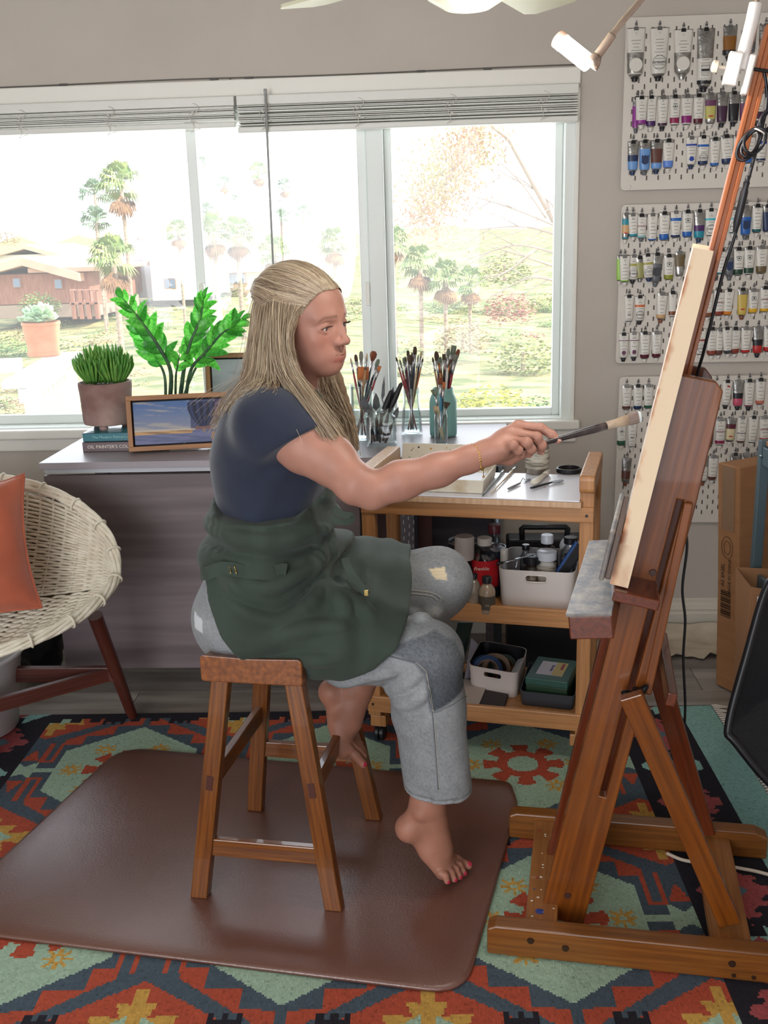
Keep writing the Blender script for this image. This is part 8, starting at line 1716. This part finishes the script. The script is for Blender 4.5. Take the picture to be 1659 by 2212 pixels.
strap('strap_end', [(746, 1205, yl[0]+.01), (750, 1222, yl[0]*.75+yl[1]*.25), (768, 1252, yl[0]*.4+yl[1]*.6), (793, 1284, yl[1])], .018); strap('strap_loop', [(722, 1098, 2.17), (742, 1112, 2.16), (758, 1114, 2.16), (758, 1124, 2.17), (738, 1128, 2.18), (716, 1120, 2.19)], .014)
strap('neck_strap', [(700, 900, 2.215), (690, 870, 2.23), (675, 845, 2.25)], .022)
mbk = mat('buckle_brass', '#b59a62', .3, .9)
for x, y0, y1 in ((500, 1220, 1245), (510, 1220, 1245)):
    P = [onto(ba, x, y, .009) for y in np.linspace(y0, y1, 5)]
    if all(p is not None for p in P): G().tube(P, .0014, 6).ob('buckle', mbk, ao, True, world=True)
q = at(791, 1281, y=yl[1]-.003)
if q is not None: G().box(tuple(q), (.010, .004, .014)).ob('strap_tip', mbk, ao, world=True, bev=.001)
# ---------------------------------------------------------------- bracelet
fvn = fv/np.linalg.norm(fv); c = elR+fv*.955; M = frame(Vector(fvn), (0, 0, 1), Vector(c)); mg = mat('gold', '#c9a05a', .2, 1)
g = G()
for k in range(34):
    a = 2*pi*k/34; p = M @ Vector((.0285*math.cos(a)-.001, .0282*math.sin(a), .005*math.sin(a*2)-.004*math.cos(a))); g.ball(tuple(p), (.0022 if k % 3 else .0034, .0022, .0028), 6, 5)
p = M @ Vector((-.034, -.004, .004)); g.tube([M @ Vector((-.0285, -.004, .004)), p, p+Vector((0, 0, -.012))], .0007, 4).ball(tuple(p+Vector((0, 0, -.014))), .0026, 8, 6); npart('bracelet', g, mg)
# ---------------------------------------------------------------- hair
hc = [np.array(lin(x)) for x in ('#a9957d', '#98836d', '#b9a78e', '#cdbda2', '#837060')]
def GD(pts):
    P = [J(*p) for p in pts]
    if pts[0][1] < 675: P[0] = P[0]+np.array([.002, .008, 0]); P = [P[0]+np.array([.006, .030, .035])]+P
    return np.array(spline(P, 18))
def lockset(guides, n, jit, r0, taper=.5, flare=0):
    Gs = [GD(g) for g in guides]; m = len(Gs); out = np.zeros((n, 18, 3)); u = rng.random(n)*(m-1); i = np.minimum(u.astype(int), m-2); t = (u-i)[:, None, None]; A = np.array(Gs); out = A[i]*(1-t)+A[i+1]*t
    s = np.linspace(0, 1, 18)[None, :, None]; o = rng.standard_normal((n, 1, 3))*np.array([.6, 1, .6]); o2 = rng.standard_normal((n, 1, 3)); ph = rng.random((n, 1, 1))*6.3
    out = out+o*jit*(.55+.45*s)+o2*(flare*s**2.2)+.0022*np.sin(s*7+ph)*rng.standard_normal((n, 1, 3))
    L = 1-.18*rng.random(n); ss = np.linspace(0, 1, 18); out2 = np.stack([np.stack([np.interp(ss*L[k], ss, out[k, :, d]) for d in range(3)], -1) for k in range(n)])
    R = r0*(.6+.8*rng.random((n, 1)))*(1-taper*ss[None, :]**1.5); return out2, R
def strands(name, sets, colw, m):
    P = np.concatenate([a for a, _ in sets]); R = np.concatenate([b for _, b in sets]); N, n = R.shape; T = np.gradient(P, axis=1); T /= np.linalg.norm(T, axis=2, keepdims=True)+1e-9
    a = np.cross(T, np.array([.3, .9, .3])); a /= np.linalg.norm(a, axis=2, keepdims=True)+1e-9; b = np.cross(T, a); V = np.stack([P+R[..., None]*(a*math.cos(w)+b*math.sin(w)*1.0) for w in (0, 2.094, 4.189)], 2)
    V = V.reshape(-1, 3); base = (np.arange(N)[:, None, None]*n+np.arange(n-1)[None, :, None])*3; k = np.arange(3)[None, None]; f = np.stack([base+k, base+(k+1) % 3, base+3+(k+1) % 3, base+3+k], -1).reshape(-1, 4)
    ci = rng.choice(len(hc), N, p=colw); C = np.array(hc)[ci]*(1+.12*rng.standard_normal((N, 1))); C = np.repeat(C, n*3, 0)
    o, _, _ = sdf_ob(name, [(V, f)], m, woman, lambda v: C); o.parent = ho; o.modifiers.clear(); tag(o, kind='stuff'); return o
nf = [[(584, 650, 2.262), (588, 725, 2.236), (598, 800, 2.205), (640, 868, 2.165), (686, 925, 2.118), (706, 962, 2.115)], [(604, 655, 2.252), (606, 725, 2.228), (620, 800, 2.196), (664, 868, 2.150), (708, 930, 2.118), (736, 970, 2.12)],
      [(622, 660, 2.246), (616, 735, 2.226), (634, 805, 2.200), (682, 870, 2.160), (722, 930, 2.14), (750, 974, 2.145)], [(640, 668, 2.242), (624, 730, 2.228), (642, 812, 2.210), (696, 880, 2.185), (734, 932, 2.17), (761, 978, 2.175)]]
nb = [[(556, 665, 2.33), (548, 745, 2.31), (534, 815, 2.285), (505, 858, 2.27), (476, 915, 2.27)], [(565, 660, 2.29), (556, 740, 2.268), (545, 812, 2.235), (520, 850, 2.215), (492, 886, 2.215)], [(580, 655, 2.268), (572, 740, 2.240), (566, 812, 2.205), (550, 842, 2.175), (520, 862, 2.165)], [(592, 655, 2.262), (590, 740, 2.234), (594, 812, 2.195), (598, 838, 2.165), (585, 850, 2.145)]]
bk = [[(556, 660, 2.32), (549, 750, 2.31), (536, 820, 2.30), (505, 862, 2.30), (474, 925, 2.30)], [(552, 665, 2.36), (545, 755, 2.36), (532, 825, 2.36), (498, 868, 2.35), (466, 935, 2.35)], [(556, 670, 2.40), (550, 755, 2.40), (540, 825, 2.41), (510, 868, 2.41), (480, 930, 2.42)]]
ff = [[(676, 800, 2.40), (686, 848, 2.42), (708, 900, 2.44), (722, 962, 2.45)], [(694, 795, 2.42), (708, 850, 2.44), (732, 905, 2.46), (744, 972, 2.46)], [(716, 800, 2.44), (736, 860, 2.46), (756, 920, 2.47), (766, 985, 2.47)]]
def skull(d):                                     # distance from the skull centre to its surface along a direction in head axes
    c0 = np.array([0, 0, .03]); out = 0
    for c, r in (((-.016, 0, .036), (.1035, .0795, .0890)), ((.036, 0, .042), (.0605, .067, .0605))):
        o = (c0-np.array(c))/r; q = d/np.array(r); A = (q*q).sum(-1); B = (q*o).sum(-1); C_ = (o*o).sum(-1)-1; out = np.maximum(out, (-B+np.sqrt(np.maximum(B*B-A*C_, 0)))/A)
    return c0+d*out[..., None]
def swept(n, a0, a1, r0, off, lift=.004):           # hair combed back over the skull from the hairline to the gathered back
    al = np.radians(rng.uniform(a0, a1, n))[:, None]; th0 = np.radians(32+24*(np.abs(np.degrees(al))/90)**1.3+rng.uniform(-1, 7, (n, 1))); t = np.linspace(0, 1, 18)[None]; th = th0+(np.radians(186)-th0)*t*(1-.06*rng.random((n, 1)))
    al2 = al*(1-.50*np.clip((t-.35)/.65, 0, 1)**1.4)+np.radians(4)*np.sin(t*5+rng.uniform(0, 6, (n, 1)))*.5
    d = np.stack([np.cos(th), np.sin(th)*np.sin(al2), np.sin(th)*np.cos(al2)], -1); p = skull(d); p = p+d*(off+.007*np.clip((t-.3)/.4, 0, 1)+lift*np.sin(np.pi*np.clip(t*1.1, 0, 1))*rng.random((n, 1)))[..., None]
    return HC+p@HM.T, r0*(.6+.8*rng.random((n, 1)))*(1-.3*t**2)*(1-.5*(1-np.clip(t*12, 0, 1)))
ns = [[(668, 642, 2.252), (645, 664, 2.244), (630, 696, 2.238), (624, 735, 2.228), (640, 790, 2.212)], [(655, 652, 2.25), (640, 675, 2.24), (626, 712, 2.232), (622, 760, 2.222), (640, 805, 2.208)]]
FHa = Field(*lo_hi([HP(.1, .1, .15), HP(-.13, -.1, -.13), J(470, 930, 2.3), J(765, 980, 2.15), J(765, 980, 2.47), J(650, 560, 2.2)], .04), .004)
FHa.ell(HP(-.016, 0, .036), (.1025, .0785, .0880), HM, .01); FHa.ell(HP(.036, 0, .042), (.0605, .067, .0605), HM, .02)
FHa.half(HP(.020, 0, .0), HM@np.array([1, 0, -.62])); FHa.half(HP(-.0, 0, -.060), HM@np.array([0, 0, -1]), .01)
for gs, r0, r1, n in ((nf, .0125, .004, 18), (nb, .0135, .004, 15), (bk, .009, .004, 15), (ff, .011, .004, 18)):
    for g_ in gs:
        q = GD(g_); q = q+np.array([-.003, .013, 0]) if gs in (nf, nb) else q+np.array([.008, .008, 0])
        FHa.chain([(q[i], r0+(r1-r0)*(i/17)) for i in range(0, 18, 2)], .012)
ho, hv_, hf_ = sdf_ob('hair', [FHa.mesh()], attr_mat('hair_base', .55, .3, 60, (1, 1, .12)), woman, lambda v: np.array(lin('#8d7861'))*(1+.10*np.sin(v[:, [0]]*260+v[:, [1]]*190)))
m_hair = attr_mat('hair_strands', .42, 0, spec=.5)
S_ = [lockset(nf, 1150, .0085, .00085), lockset(nb, 620, .009, .00085, flare=.008), lockset(bk, 620, .012, .00085, flare=.010), lockset(ff, 800, .012, .00085, flare=.005), lockset(ns, 190, .005, .0008), swept(1900, -88, 88, .0010, .0025), swept(260, 48, 74, .0010, .005, .006)]
strands('hair_strands', S_, [.30, .22, .24, .16, .08], m_hair)
strands('flyaway_hair', [lockset(bk, 46, .02, .00045, flare=.05), lockset(ff, 40, .02, .00045, flare=.04), lockset(nf, 30, .014, .00045, flare=.03)], [.1, .1, .3, .5, 0], m_hair)
# ---------------------------------------------------------------- the brush she holds
B0, B1 = J(1094, 979, 2.118), J(1386, 899, 2.19)
bd = B1-B0; L = np.linalg.norm(bd); M = frame(Vector(bd), (0, 0, 1), Vector(B0)); hb = thing('held_brush', (0, 0, 0), 'big bristle brush with a dark worn handle held in her hand, touching the canvas', 'brush', M=M)
G().lathe([(.0028, 0), (.0042, .004), (.0046, L*.15), (.0062, L*.45), (.0088, L*.64), (.0085, L*.74)], 16).ob('handle', mat('handle_worn', '#241c20', .35, c2='#4a3a36', vs=40, vlo=.5, vhi=.75, coat=.3), hb, True)
def rc(a, b, z): return [(a*math.cos(k*pi/8), b*math.sin(k*pi/8), z) for k in range(16)]
G().loft([rc(.0088, .0088, L*.735), rc(.0092, .009, L*.80), rc(.0125, .006, L*.90)]).ob('ferrule', mat('ferrule_bone', '#b09b84', .45, c2='#8f7c6a', vs=20), hb, True)
G().loft([rc(.0122, .0058, L*.895), rc(.0135, .0062, L*.93), rc(.0128, .0055, L*.975), rc(.0115, .003, L*.985)]).ob('bristles', mat('bristle_grey2', '#6d5c55', .8, c2='#8f8079', vs=200, vst=(1, 1, .05), bump=.4), hb, True)
G().loft([rc(.0128, .0056, L*.972), rc(.0122, .004, L*.99), rc(.009, .002, L*1.0)]).ob('paint_load', mat('wet_paint', '#c9d3d6', .3), hb, True)
